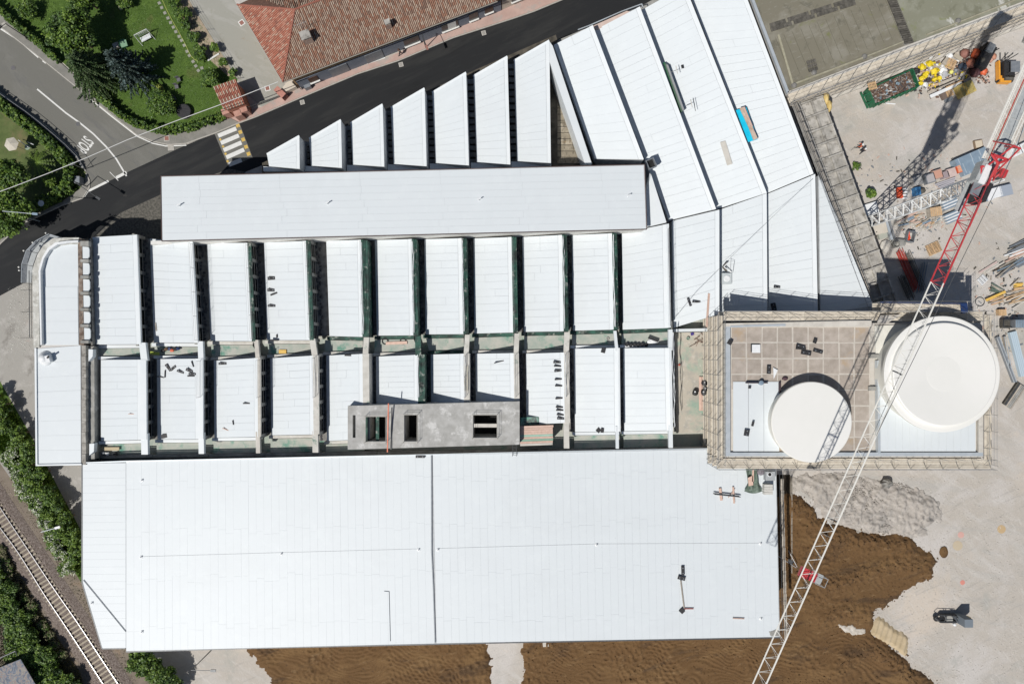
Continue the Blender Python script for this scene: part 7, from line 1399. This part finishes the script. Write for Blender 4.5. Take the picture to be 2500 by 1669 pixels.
rr = random.Random(5); SC = [mk('scrap_%d' % k, c, None, 1, .7) for k, c in enumerate([(.10, .06, .045), (.17, .10, .07), (.30, .28, .26), (.07, .07, .08), (.55, .54, .52), (.22, .30, .36), (.20, .14, .10)])]
mb = MB()
for k in range(420):
    u_, v_ = rr.random(), rr.random(); p = (c4[0] * (1 - u_) + c4[1] * u_) * (1 - v_) + (c4[3] * (1 - u_) + c4[2] * u_) * v_; p = p.lerp(cc, .1); a = rr.uniform(0, 3.14); L = rr.uniform(.2, 1.3) * (1 if rr.random() < .6 else .3); d = Vector((math.cos(a) * L / 2, math.sin(a) * L / 2, rr.uniform(-.1, .1))); p.z = .85 + rr.random() * .4
    if rr.random() < .6: mb.tube(p - d, p + d, rr.uniform(.015, .05), 4, rr.choice([0, 0, 1, 1, 2, 3, 4, 6]))
    else: mb.box(p, (L * .5, rr.uniform(.1, .35), .04), a, rr.choice([0, 1, 1, 2, 3, 4, 5, 6]), rr.uniform(-.4, .4))
o = mb.build('scrap_heap', SC); tag(o, 'tangled rusty scrap metal filling the green skip', 'scrap', kind='stuff')
mb = MB()
for k in range(330):
    u_ = rr.gauss(0, 1); v_ = rr.gauss(0, 1); px_, py_ = 1500 + u_ * 260, 760 + v_ * 130 - u_ * 60; L = rr.uniform(.1, .55); mb.box(P(*Zz(px_, py_), rr.uniform(.05, .75)), (L, rr.uniform(.06, .3), .05), rr.uniform(0, 3.1), rr.randrange(7), rr.uniform(-.5, .5))
for k in range(160):
    px_, py_ = rr.uniform(1950, 2500), rr.uniform(250, 900); L = rr.uniform(.1, .4); mb.box(P(*Zz(px_, py_), rr.uniform(.05, .5)), (L, rr.uniform(.06, .3), .05), rr.uniform(0, 3.1), rr.choice([0, 1, 5, 3]), rr.uniform(-.5, .5))
o = mb.build('litter', SC[:4] + [PLAST, WOODP, YELLOW]); tag(o, 'small litter and offcuts filling the rubbish pile beside the skip', 'litter', kind='stuff')
def pallet(lb, x, y, sx, sy, a, z=0, m=WOOD, n=7, cross=3):
    t = thing('pallet', lb, 'pallet', P(x, y, z)); R_ = Matrix.Rotation(a, 3, 'Z'); c = P(x, y, z)
    for k in range(cross): brick('bearer', t, m, c + R_ @ Vector((-sx / 2 + sx * (k + .5) / cross, 0, .06)), (.10, sy, .1), a)
    for k in range(n): brick('slat', t, m, c + R_ @ Vector((0, -sy / 2 + sy * (k + .5) / n, .13)), (sx, sy / n * .55, .025), a)
    return t
pallet('small wooden pallet lying on the left end of the scrap skip', *Zz(225, 945), 1.1, 1.2, .25 + 1.57, 1.6, WOOD, 6)
pallet('upright-looking wooden pallet on top of the rubbish pile', *Zz(1730, 530), 1.3, 1.5, -.4, .9, WOOD, 8); pallet('small wooden pallet left of the golden bale', *Zz(1700, 1080), 1.0, 1.0, .4, .5, WOOD, 7)
pallet('wooden pallet lying flat half in the shadow of the tank building', 2278, 607, 2.0, 1.6, .42, .05, WOOD, 9, 3)
for i, (x, y, r, lb) in enumerate([(1330, 510, 1.05, 'yellow rubbish bag, highest on the pile'), (1180, 570, .9, 'yellow rubbish bag at the left shoulder of the pile'), (1435, 660, 1.15, 'largest yellow rubbish bag in the middle of the pile'), (1260, 715, 1.0, 'yellow rubbish bag left below the middle one'), (1190, 800, .75, 'yellow rubbish bag near the skip end'), (1160, 890, .6, 'lowest yellow rubbish bag beside the skip'), (1430, 820, .75, 'yellow rubbish bag under the clear bags'), (1740, 680, .6, 'small pale yellow bag right of the clear bags'), (1520, 790, .6, 'yellow rubbish bag right of the lower ones')]):
    t = MB().lump(P(*Zz(x, y), .8), (r * 1.05, r * .85, .8), i + 30, 9, .42).build('rubbish_bag', YELLOW if i != 7 else mk('pale_yellow', (.7, .68, .2)), None); tag(t, lb, 'rubbish bag')
for i, (x, y, r, m, lb) in enumerate([(1080, 670, 1.0, BLACK, 'black rubbish bag against the end of the skip'), (1580, 640, 1.0, PLAST, 'white translucent bag right of the yellow bags'), (1600, 730, 1.1, mk('clear_bag', (.45, .46, .48)), 'large clear grey bag in the middle of the rubbish pile'), (1290, 840, .9, mk('dark_purple', (.05, .045, .06)), 'dark bag below the yellow rubbish bags'), (1940, 560, 1.25, mk('navy_bag', (.03, .045, .07)), 'large dark blue bag beside the upper pallet'), (1715, 365, .9, PLAST, 'white bag at the top of the rubbish pile'), (1230, 915, .8, PLAST, 'white bag at the foot of the rubbish pile'), (1820, 650, .8, GREYM, 'grey bag below the dark blue one'), (1340, 600, .5, PLAST, 'small white bag between the two upper yellow ones')]):
    t = MB().lump(P(*Zz(x, y), .6), (r, r * .9, .8), i + 50, 9, .42).build('rubbish_bag', m, None); tag(t, lb, 'rubbish bag')
for i, (x, y, l, w_, a, m, lb) in enumerate([(1500, 560, 1.9, .5, .35, WOODG, 'greyed board lying across the rubbish pile'), (1260, 660, 1.7, .12, .25, WOODP, 'thin pinkish lath across the yellow bags'), (1500, 900, 2.4, .35, .30, WOOD, 'orange-tinted board on the timber stack'), (1560, 950, 4.2, .30, .42, WOODG, 'long grey board on the timber stack'), (1640, 1010, 4.8, .45, .42, PLAST, 'lowest long white board of the timber stack'), (1700, 830, 3.2, .4, .38, WOODG, 'upper long board of the timber stack beside the bags'), (1800, 900, 2.6, .15, .42, WOOD, 'thin fresh board on the timber stack'), (1620, 905, 3.0, .15, .42, BLACK, 'thin black strip on the timber stack'), (1870, 390, 1.3, .55, -.6, mk('carpet_roll', (.44, .39, .31)), 'beige roll leaning at the top right of the rubbish pile'), (1640, 470, 1.0, .7, .9, WOODG, 'square greyed board behind the upper pallet')]):
    o = MB().box(P(*Zz(x, y), .55 + i * .04), (l, w_, .09), a).build('board', m); tag(o, lb, 'board')
gb = thing('golden_bale', 'large gold-coloured wrapped bale at the right end of the timber stack', 'bale', P(*Zz(2000, 1010))); cg = P(*Zz(2000, 1010), .8); MB().box(cg, (2.0, 1.7, 1.2), .42).build('bale', GOLD, gb)
for k in range(3): MB().box(cg + Matrix.Rotation(.42, 3, 'Z') @ Vector((-.8 + k * .35, 0, .62)), (.1, 1.72, .05), .42).build('strap', WOODY if k else GOLD, gb)
o = MB().box(P(*Zz(1620, 1110), .3), (1.2, 1.1, .5), .5).build('brown_crate', mk('brown_crate', (.16, .12, .1))); tag(o, 'dark brown crate below the small pallet', 'crate'); o = MB().box(P(*Zz(1690, 1200), .3), (1.1, .6, .3), .5).build('blue_grey_box', GREYM); tag(o, 'blue-grey flat box at the foot of the brown crate', 'box')
o = MB().tube(P(*Zz(455, 1265), .1), P(*Zz(670, 1285), .1), .09, 8).build('white_pipe', PLAST); tag(o, 'white plastic pipe on the ground below the skip', 'pipe')
for i, (x, y, r, m, lb) in enumerate([(2005, 320, 1.4, RED_, 'dusty red sack heap nearest the mossy hall'), (2220, 330, 1.6, ORANGE, 'bright orange-red sack in the upper sack pile'), (2120, 510, 1.5, mk('salmon', (.5, .2, .13)), 'salmon-coloured sack left of the black machine'), (2180, 690, 1.5, mk('wine', (.12, .05, .05)), 'dark wine-red sack below the salmon one')]):
    o = MB().lump(P(*Zz(x, y), .6), (r * .85, r * .95, 1.0), i + 70, 9, .2).build('sack', m, None, True); tag(o, lb, 'sack')
def Z3(x, y): return (2380 + x / 10.45, 80 + y / 10.45)
for i, (x, y, r, m, lb) in enumerate([(460, 620, 1.2, mk('terracotta', (.5, .24, .16)), 'terracotta sack right of the black machine'), (220, 980, 1.3, ORANGE, 'orange-red sack below the black machine'), (40, 1000, 1.3, mk('plum', (.13, .06, .07)), 'plum-coloured sack left of the lower orange one'), (240, 330, .9, PLAST, 'white bundle at the top of the black machine'), (395, 700, .8, mk('rose', (.48, .28, .22)), 'small rose sack beside the terracotta one')]):
    o = MB().lump(P(*Z3(x, y), .6), (r * .8, r * .95, .9), i + 80, 9, .2).build('sack', m, None, True); tag(o, lb, 'sack')
bm_ = thing('black_machine', 'black piece of plant between the orange sacks', 'machine', P(*Z3(200, 640))); cm = P(*Z3(210, 640), .9)
MB().box(cm, (1.6, 3.4, 1.4), -.5).build('body', BLACK, bm_); MB().box(cm + Vector((.4, 1.0, .8)), (1.0, 1.2, .5), -.5).build('hood', GREYM, bm_); MB().tube(cm + Vector((0, 0, .7)), cm + Vector((1.6, .9, .9)), .08).build('boom', BLACK, bm_); MB().lump(cm + Vector((-.6, -.6, .8)), (.7, .7, .4), 5).build('drum', SLATD, bm_)
# forklift
fl = thing('forklift', 'orange and black forklift with raised mast at the right edge of the yard', 'forklift', P(2450, 180)); fc_ = P(2446, 184, 0)
MB().box(fc_ + Vector((-.1, -.9, .55)), (1.5, .9, .8), -.05).build('chassis', MACH, fl); MB().box(fc_ + Vector((-.95, .4, .55)), (.2, 2.6, .7), .02).build('side_panel', MACH, fl); MB().box(fc_ + Vector((.1, .3, .9)), (1.5, 2.2, .9)).build('body', BLACK, fl)
cbx = MB().box(fc_ + Vector((.35, .35, 2.1)), (1.25, 1.5, .1)).build('cab_roof', GREYM, fl)
for sx in (-.3, 1.0):
    for sy in (-.4, 1.1): bar('cab_post', fl, STEELD, fc_ + Vector((sx, sy, .9)), fc_ + Vector((sx, sy, 2.1)), .04)
MB().box(fc_ + Vector((.15, -.85, 1.2)), (1.2, .6, .3)).build('engine_cover', SLATD, fl)
for sx in (-.35, .35): bar('mast_rail', fl, STEELD, fc_ + Vector((sx, 1.9, .2)), fc_ + Vector((sx, 1.9, 2.6)), .06); brick('fork', fl, STEELD, fc_ + Vector((sx, 2.5, .15)), (.12, 1.2, .06))
for sx in (-.85, .95):
    for sy in (-.8, 1.3): MB().tube(fc_ + Vector((sx - .15, sy, .4)), fc_ + Vector((sx + .15, sy, .4)), .4, 14).build('wheel', BLACK, fl)
# containers and blocks near the crane head
def Z2(x, y): return (2200 + x / 7.83, 290 + y / 7.83)
for i, (x, y, l, w_, h, a, m, lb) in enumerate([(1285, 740, 4.6, .95, 1.2, .41, BLUES, 'long blue-grey steel box nearest the open yard'), (1350, 880, 3.6, 1.5, .9, .41, BLUES, 'broad blue-grey steel box behind the long one'), (1280, 1010, 2.0, .7, .8, .41, BLUES, 'small blue-grey steel box beside the orange crate')]):
    t = thing('steel_box', lb, 'steel box', P(*Z2(x, y))); MB().box(P(*Z2(x, y), h / 2), (l, w_, h), a).build('body', m, t)
    for s_ in (-.3, .1, .38): MB().box(P(*Z2(x, y), h + .02) + Matrix.Rotation(a, 3, 'Z') @ Vector((s_ * l, 0, 0)), (.05, w_, .04), a).build('seam', ALU, t)
for i, (x, y, s, m, m2, lb) in enumerate([(1110, 955, 1.15, ORANGE, mk('peach', (.55, .27, .17)), 'crate of orange-red items beside the blue-grey boxes'), (940, 1040, 1.2, PINKB, None, 'pale pink stack left of the orange crate'), (820, 1080, .9, mk('mauve', (.33, .27, .28)), None, 'narrow mauve stack left of the pale pink one'), (675, 1070, 1.25, mk('dusty_brown', (.42, .3, .25)), mk('orange_dust', (.55, .3, .22)), 'open brownish crate with an orange side'), (530, 1150, 1.3, GREYM, mk('pale_mesh', (.4, .38, .38)), 'grey mesh-topped crate left of the brownish one'), (290, 1190, 1.3, mk('clear_box', (.42, .41, .39)), None, 'pale wrapped block nearest the red barrier'), (1470, 490, 1.15, mk('rust_frame', (.25, .18, .12)), mk('straw', (.6, .52, .4)), 'square frame filled with straw-coloured stuff in the open yard')]):
    h = .8 if i != 6 else .35; t = thing('crate', lb, 'crate', P(*Z2(x, y))); c = P(*Z2(x, y), h / 2); a = .3 if i < 6 else .18
    MB().box(c, (s, s, h), a).build('box', m if not m2 or i in (0, 3, 4, 6) else m, t)
    if m2: MB().box(c + Vector((0, 0, h / 2 + .01)), (s * .82, s * .82, .04), a).build('contents', m2 if i else mk('orange_items', (.6, .25, .14), (.7, .4, .28), 6), t)
for i, (x, y, lb) in enumerate([(2165, 635, 'white square block with a round hollow right of the crane head'), (2320, 560, 'second white square block cut by the right picture edge')]):
    t = thing('hollow_block', lb, 'concrete block', P(*Z2(x, y))); c = P(*Z2(x, y), .5); MB().box(c, (1.35, 1.25, 1.0), .45).build('block', PLAST, t); MB().lathe(c + Vector((0, 0, .5)), [(.42, 0), (.42, .03), (.36, .04), (.34, .01)], 24).build('ring', CONCL, t)
for i, (x, y, l, w_, m, lb) in enumerate([(1820, 1410, 1.5, 1.4, PLAST, 'white sheet stack below the crane cab'), (2000, 1370, 1.7, 1.5, mk('grey_blue_sheet', (.32, .36, .42)), 'blue-grey sheet stack right of the white one'), (1670, 1480, .9, 1.3, PLAST, 'narrow white sheet left of the white stack'), (1600, 1500, .5, 1.3, BLUES, 'slim blue-grey sheet next to the jib')]):
    t = thing('sheet_stack', lb, 'sheet stack', P(*Z2(x, y))); 
    for k in range(3): brick('sheet', t, m, P(*Z2(x, y), .25 + k * .28), (l, w_, .24), .25 + random.uniform(-.04, .04))
o = thing('red_barrier', 'red barrier lying on white plastic feet left of the blue drum', 'barrier', P(2196, 472)); c = P(2196, 471, .5); MB().box(c, (.7, 1.5, .4), .1).build('panel', mk('signal_red', (.62, .08, .03)), o)
for k in range(4):
    for sx in (-1, 1): MB().lump(P(2196 + sx * 9 + 4, 461 + k * 7.5, .25), (.9, .32, .3), k + 3, 8, .1).build('foot', PLAST, o)
o = thing('blue_drum', 'blue drum with a dark opening above the crane mast', 'drum', P(2238, 468)); MB().box(P(2237, 468, .5), (.7, 1.1, 1.0), .1).build('shell', mk('drum_blue', (.05, .2, .42)), o); MB().lump(P(2250, 466, .4), (1.0, .9, .8), 4, 9).build('dark_contents', SLATD, o)
for i, (x, y, l, a, m, lb) in enumerate([(2300, 480, 4.5, .42, WOODG, 'upper bundle of greyed boards along the crane mast'), (2290, 466, 4.0, .42, CONCL, 'pale boards stacked above the crane mast'), (2308, 442, 3.0, .35, mk('lilac_tray', (.42, .41, .44)), 'lilac-grey perforated tray beside the crane head')]):
    t = thing('board_bundle', lb, 'boards', P(x, y)); 
    for k in range(4): brick('board', t, m, P(x + k * 1.5, y + k * 4, .2 + k * .06), (l - k * .3, .2, .08), a + random.uniform(-.03, .03))
rr = random.Random(21); mb = MB()
for k in range(520):
    x, y = rr.choice([(rr.gauss(2300, 60), rr.gauss(470, 26)), (rr.gauss(2230, 40), rr.gauss(550, 25)), (rr.gauss(2440, 35), rr.gauss(700, 50)), (rr.gauss(2450, 30), rr.gauss(800, 40)), (rr.gauss(2250, 90), rr.gauss(420, 30))]); L = rr.uniform(.08, .6); mb.box(P(x, y, .05), (L, rr.uniform(.04, .22), .05), rr.uniform(0, 3.1), rr.randrange(5))
o = mb.build('site_litter', [WOODG, CONCL, GREYM, WOODP, SLATD]); tag(o, 'offcuts and scraps strewn between the stacks in the crane yard', 'litter', kind='stuff')
# below the mast
def Z4(x, y): return (2080 + x / 7.83, 440 + y / 7.83)
for i, (x, y, l, w_, h, a, m, lb) in enumerate([(350, 560, 1.9, 1.7, .6, .30, PLAST, 'white crate in the mast shadow at the crane foot'), (520, 920, 1.9, 1.6, .5, .22, CREAMW, 'cream counterweight slab with two lifting holes'), (580, 1050, 1.2, 1.0, .4, .25, mk('greenish_concrete', (.4, .41, .35)), 'mossy grey block below the cream slab'), (690, 940, .35, 3.1, .5, .30, ALU, 'long upright aluminium channel beside the cream slab'), (740, 900, .25, 3.4, .4, .30, STEEL, 'second long steel channel beside the aluminium one')]):
    t = thing('heavy_block', lb, 'block' if i < 3 else 'channel', P(*Z4(x, y))); c = P(*Z4(x, y), h / 2 + .05); MB().box(c, (l, w_, h), a).build('body', m, t)
    if i == 1:
        for dx, dy in ((-.6, .45), (-.5, -.55)): MB().lathe(c + Vector((dx, dy, .25)), [(.08, 0), (.08, .02)], 10).build('hole', BLACK, t)
for i, (x, y, l, w_, m, lb, ax) in enumerate([(640, 1270, 1.6, 1.9, CONCL, 'rough grey concrete slab left of the pipe ring', .5), (890, 1190, 2.2, 1.3, CONC, 'curved grey concrete piece behind the pipe ring', .25)]):
    o = MB().lump(P(*Z4(x, y), .3), (l, w_, .7), i + 90, 8, .12).build('concrete_piece', m); tag(o, lb, 'concrete')
o = MB().lathe(P(*Z4(790, 1240), 0), [(.45, 0), (.48, .9), (.40, .9), (.38, .1)], 26).build('pipe_ring', CONC); tag(o, 'upright concrete pipe ring between the grey slabs', 'pipe ring')
rbx = thing('red_crate', 'grey-edged crate of bright red cans in the lower yard', 'crate', P(*Z4(1105, 1080))); c = P(*Z4(1105, 1080), .4)
for dx, dy, sx, sy in ((-.48, 0, .08, 1.5), (.48, 0, .08, 1.5), (0, .72, 1.0, .1), (0, -.72, 1.0, .1)): MB().box(c + Matrix.Rotation(-.2, 3, 'Z') @ Vector((dx, dy, 0)), (sx, sy, .8), -.2).build('side', GREYM, rbx)
for k in range(7): MB().lathe(c + Matrix.Rotation(-.2, 3, 'Z') @ Vector((random.uniform(-.3, .3), -.55 + k * .18, -.2)), [(.13, 0), (.14, .3), (.05, .36)], 9).build('can', mk('can_red', (.75, .08, .03)) if k == 0 else bpy.data.materials['can_red'], rbx)
for i, (x, y, l, a, m, lb) in enumerate([(2215, 660, 6.0, 107, REDD, 'bundle of dark red steel props in the shadow of the tank building'), (2232, 662, 5.6, 108, SLATD, 'bundle of dark grey props right of the red ones'), (2250, 678, 4.2, 78, GREYM, 'bundle of grey steel tubes in the shadow'), (2213, 702, 3.4, 110, SLATD, 'dark heap of props near the scaffolding')]):
    t = thing('prop_bundle', lb, 'steel props', P(x, y)); a_ = rad(a - 40 if False else a); d = Vector((math.cos(rad(180 - a) * -1), math.sin(rad(180 - a) * -1), 0)); d = Vector((math.cos(math.radians(-a)) * -1, math.sin(math.radians(-a)) * -1, 0)); d = Vector((.40, -.92, 0)) if i in (0, 1, 3) else Vector((.18, .98, 0))
    n_ = Vector((-d.y, d.x, 0)); c = P(x, y, .3)
    for k in range(9): o_ = n_ * (-.45 + .11 * k + random.uniform(-.03, .03)) + d * random.uniform(-.25, .25) + Vector((0, 0, .12 * (k % 3))); bar('prop', t, m, c + o_ - d * l / 2, c + o_ + d * l / 2, .05)
pd = thing('debris_heap', 'heap of timber offcuts and rubble below the crane mast', 'heap', P(*Z4(1250, 800))); rr = random.Random(8)
for k in range(46):
    x, y = rr.uniform(880, 1650), rr.uniform(640, 900); x += (760 - y) * .6; L = rr.uniform(.3, 2.2) if k % 3 else rr.uniform(.3, .6); brick('offcut', pd, rr.choice([WOOD, WOODG, WOODP, CONCL, BLUES, WOODG]), P(*Z4(x, y), .1 + rr.random() * .25), (L, rr.uniform(.08, .3), .08), .4 + rr.uniform(-.35, .35))
o = clods('debris_stones', 500, [Z4(1100, 850), Z4(1450, 650), Z4(1750, 700), Z4(1650, 900), Z4(1300, 980)], .06, .2, CONCL, 0, seed=12); tag(o, 'broken pale stones around the timber offcuts', 'stones', kind='stuff')
for i, (x, y, lb) in enumerate([(1860, 440, 'corrugated white sheets marked with pink, below the crane mast'), (1920, 700, 'lower stack of corrugated white sheets beside the red jib')]):
    t = thing('corrugated_stack', lb, 'corrugated sheets', P(*Z4(x, y))); c = P(*Z4(x, y), .4)
    for k in range(7): brick('sheet_rib', t, PLAST if k % 2 else BLUES, c + Matrix.Rotation(.4, 3, 'Z') @ Vector((0, -.6 + k * .2, .02 * (k % 2))), (2.2, .18, .5), .4)
pt_ = thing('packing_crate', 'orange-brown wooden packing crate beside the corrugated sheets', 'crate', P(*Z4(1570, 610))); c = P(*Z4(1570, 610), .5); MB().box(c, (1.6, 1.2, .9), .15).build('box', WOODG, pt_)
for k in range(6): brick('slat', pt_, WOOD, c + Matrix.Rotation(.15, 3, 'Z') @ Vector((-.68 + k * .27, 0, .47)), (.2, 1.25, .05), .15)
# right edge materials
def Z5(x, y): return (2360 + x / 5.23, 560 + y / 5.23)
def bundle(lb, x, y, l, a, mats, n, w_=.9, cat='boards', name='timber_pile', th_=.12, z=.15, jit=.12):
    t = thing(name, lb, cat, P(*Z5(x, y))); R_ = Matrix.Rotation(a, 3, 'Z'); c = P(*Z5(x, y), z); rr = random.Random(int(x + y))
    for k in range(n): brick('bar' if 'steel' in cat else 'plank', t, rr.choice(mats), c + R_ @ Vector((rr.uniform(-.15, .15) * l, -w_ / 2 + w_ * (k + .5) / n, rr.random() * .25)), (l * rr.uniform(.7, 1.05), w_ / n * 1.0, th_), a + rr.uniform(-jit, jit))
    return t
bundle('grey steel pile cut by the right picture edge, uppermost', 680, 200, 3.6, .42, [GREYM, STEELD, SLATD], 7, 1.0, 'steel', 'steel_pile', jit=.08)
bundle('pinkish and white boards under the uppermost grey steel pile', 640, 310, 3.4, .38, [WOODP, PLAST, CONCL], 5, .9, jit=.05); bundle('long pinkish board running toward the flat pallet', 300, 490, 3.4, .55, [PINKB, WOODP, CONCL], 3, .7, jit=.03)
bundle('dark grey steel trench sheets in the middle of the right edge', 500, 490, 3.6, .52, [SLATD, BLACK, GREYM, BLUES, WOODG], 10, 1.4, 'steel', 'steel_pile', jit=.16)
bundle('blue-grey mesh sheets right of the trench sheets', 690, 420, 1.8, .5, [BLUES, GREYM], 5, 1.0, 'steel', 'steel_pile', jit=.05)
pallet('white slatted pallet lying on pale gravel at the right', *Z5(195, 645), 1.3, 1.1, .75, .05, PLAST, 6); 
bundle('loose fan of thin timber laths at the right edge', 650, 860, 3.4, .35, [WOODG, WOOD, WOODG, CONCL], 16, 2.1, jit=.28); bundle('yellow formwork beam above a scatter of laths', 360, 850, 2.9, .42, [WOODY], 1, .35, 'beam', 'formwork_beam', .16, .35, 0)
bundle('short mixed laths below the yellow beam', 380, 900, 2.4, .45, [WOODG, WOODP, WOOD], 7, 1.0, jit=.4); bundle('mixed green and pink laths above the yellow beam', 380, 770, 2.2, -.5, [GREENT, WOODP, WOODG], 6, .9, jit=.25); bundle('yellow plywood offcuts near the right edge', 640, 730, 1.6, .2, [WOODY, WOODY, WOOD], 3, .9, jit=.2); bundle('thin long lath above the yellow offcuts', 610, 680, 1.8, .7, [WOODG], 2, .25)
rg = thing('steel_ring', 'thin dark steel ring lying beside the shadow edge', 'ring', P(*Z5(170, 922))); c = P(*Z5(170, 922), .1); MB().path([c + Vector((.62 * math.cos(k / 14 * math.pi), .62 * math.sin(k / 14 * math.pi), 0)) for k in range(29)], .05, 5).build('ring', STEELD, rg)
oc = thing('packing_crate', 'small orange wooden crate above the grey site generator', 'crate', P(*Z5(440, 1060))); c = P(*Z5(440, 1060), .35)
for k in range(5): brick('slat', oc, WOOD, c + Vector((-.42 + k * .21, 0, 0)), (.17, .85, .7), .1)
gn = thing('generator', 'dark framed generator with a grey ribbed cover at the right edge', 'generator', P(*Z5(590, 1200))); c = P(*Z5(645, 1205), .9); MB().box(c, (1.7, 1.1, 1.6)).build('housing', GREYM, gn)
for k in range(7): brick('rib', gn, BLUES, c + Vector((-.7 + k * .23, 0, .82)), (.14, 1.05, .05))
c2_ = P(*Z5(490, 1205), .6); MB().box(c2_, (1.1, 1.2, .5)).build('trailer_bed', SLATD, gn)
for s_ in (-.5, .5): bar('frame_tube', gn, STEELD, c2_ + Vector((-.6, s_, .6)), c + Vector((.8, s_, .1)), .05)
bar('frame_tube', gn, STEELD, c2_ + Vector((-.6, -.5, .6)), c2_ + Vector((-.6, .5, .6)), .05)
def Z6(x, y): return (2360 + x / 8.71, 820 + y / 8.71)
for i, (a, b, w_, m, lb) in enumerate([((640, 20), (1010, 980), .42, GREYM, 'long grey steel channel closest to the large disc'), ((790, 10), (890, 640), .3, WOODG, 'narrow grey-brown steel beam between two channels'), ((960, -90), (1200, 850), 1.0, BLUES, 'broad pale blue ribbed sheet stack on the right of the disc')]):
    t = thing('steel_section', lb, 'steel section', P(*Z6(*a))); pa2, pb2 = P(*Z6(*a), .3), P(*Z6(*b), .3); d = pb2 - pa2; an = math.atan2(d.y, d.x); n = 1 if i < 2 else 4
    for k in range(n): MB().box((pa2 + pb2) / 2 + Vector((-d.y, d.x, 0)).normalized() * ((k - (n - 1) / 2) * w_ / n), (d.length, w_ / n * .86, .5), an).build('web', m if i < 2 else mk('pale_blue_sheet', (.45, .55, .62)), t)
    if i < 2:
        for s_ in (-1, 1): MB().box((pa2 + pb2) / 2 + Vector((-d.y, d.x, 0)).normalized() * s_ * w_ * .45 + Vector((0, 0, .27)), (d.length, .06, .1), an).build('flange', ALU, t)
db = thing('deck_bundle', 'bundle of dark-edged grey boards lying aslant below the steel channels', 'boards', P(*Z6(1000, 1260))); pa2, pb2 = P(*Z6(860, 1480), .3), P(*Z6(1150, 1050), .3); d = pb2 - pa2; an = math.atan2(d.y, d.x); nn_ = Vector((-d.y, d.x, 0)).normalized()
for k in range(6): brick('board', db, [SLATD, STEELD, WOODG, CONC, CONC, WOODG][5 - k], (pa2 + pb2) / 2 + nn_ * (-.6 + k * .24), (d.length * 1.05, .21, .3), an)
# lower right: screening machine, boulder, paint marks
sm = thing('plant_trailer', 'dark tracked trailer machine with a grey square box on the pale site', 'machine', P(2310, 1508)); 
def Z7(x, y): return (2230 + x / 12.06, 1450 + y / 12.06)
bxp = P(*Z7(1620, 850), 2.4); MB().box((bxp.x, bxp.y, 1.3), (1.15, 1.1, 2.4)).build('control_box', mk('box_blue_grey', (.17, .20, .23)), sm)
for s_ in (-1, 1):
    a = P(*Z7(760, 700 + s_ * 95), .5); b = P(*Z7(1250, 700 + s_ * 95), .5); MB().box((a + b) / 2, ((b - a).length, .22, .6)).build('track', BLACK, sm)
    for k in range(5): MB().tube(a.lerp(b, (k + .5) / 5) + Vector((0, -.12, 0)), a.lerp(b, (k + .5) / 5) + Vector((0, .12, 0)), .26, 10).build('wheel', STEELD, sm)
mb = MB(); 
for (x0, y0, x1, y1) in [(640, 700, 760, 610), (640, 700, 760, 800), (760, 610, 1250, 640), (760, 800, 1250, 800), (900, 610, 1000, 800), (1000, 620, 900, 800), (1100, 620, 1330, 820), (1250, 640, 1500, 950), (1330, 830, 1500, 960), (1300, 680, 1480, 760), (1150, 640, 1330, 700)]: mb.tube(P(*Z7(x0, y0), 1.1), P(*Z7(x1, y1), 1.2), .05, 5)
mb.build('frame', STEELD, sm); MB().lathe(P(*Z7(650, 700), .4), [(.35, 0), (.4, .2), (.3, .35)], 12).build('drawbar_jack', BLACK, sm); MB().box(P(*Z7(1550, 670), .8), (1.0, .2, .7), -.1).build('ochre_plate', WOODY, sm); MB().lathe(P(*Z7(1170, 860), 0), [(.2, 0), (.22, .4), (.1, .5)], 12).build('white_canister', PLAST, sm); MB().box(P(*Z7(1050, 700), .7), (.9, .7, .25)).build('deck', CONC, sm)
mb = MB().lump(P(2165, 1179, .55), (1.6, 1.3, 1.3), 14, 14, .25); o = mb.build('boulder', CONCD); tag(o, 'dark broken boulder on the pale ground below the tank building', 'boulder')
o = MB().lump(P(2122, 1200, .15), (.5, .3, .3), 3, 7).build('boulder', CONCO); tag(o, 'small grey stone lower left of the dark boulder', 'stone')
o = MB().lump(P(2304, 1347, .1), (1.3, 1.6, .35), 6, 14, .1).build('soil_mound', SOIL); tag(o, 'small round mound of brown soil off the tip of the topsoil', 'soil mound')
o = MB().lump(P(2245, 1300, .05), (2.4, 1.2, .3), 8, 12, .2).build('grey_mound', RUBBLE); tag(o, 'low grey streak of crushed stone above the topsoil tip', 'stone heap')
for i, (x, y, r, m, lb) in enumerate([(2350, 1421, .35, mk('marking_red', (.62, .25, .2)), 'red survey paint mark in the middle of the pale site'), (2346, 1305, .45, mk('marking_pink', (.60, .36, .31)), 'faded pink survey mark near the grey streak'), (2445, 1291, .6, mk('ochre_stain', (.50, .36, .2)), 'ochre stain on the pale ground at the right'), (2338, 1331, .7, mk('beige_stain', (.50, .42, .3)), 'beige stain right of the round soil mound')]):
    o = MB().lathe(P(x, y, 0), [(r * .9, .0), (r, .012), (r * .5, .02)], 16).build('ground_mark', m); tag(o, lb, 'ground mark')
o = MB().tube(P(1888, 1349, 1), P(1944, 1385, 1), .06).build('loose_tube', STEEL); tag(o, 'steel tube sticking out over the dark trench, lower one', 'tube'); o = MB().tube(P(1925, 1343, 1), P(1946, 1383, 1), .05).build('loose_tube', STEEL); tag(o, 'steel tube sticking out over the dark trench, upper one', 'tube')
o = MB().box(P(1332, 1571, .2), (.8, .6, .4), .1).build('pale_block', CONCL); tag(o, 'small pale block on the topsoil at the edge of the south hall', 'block')
print('objects', len(bpy.data.objects), 'tris', sum(len(m.polygons) for m in bpy.data.meshes))
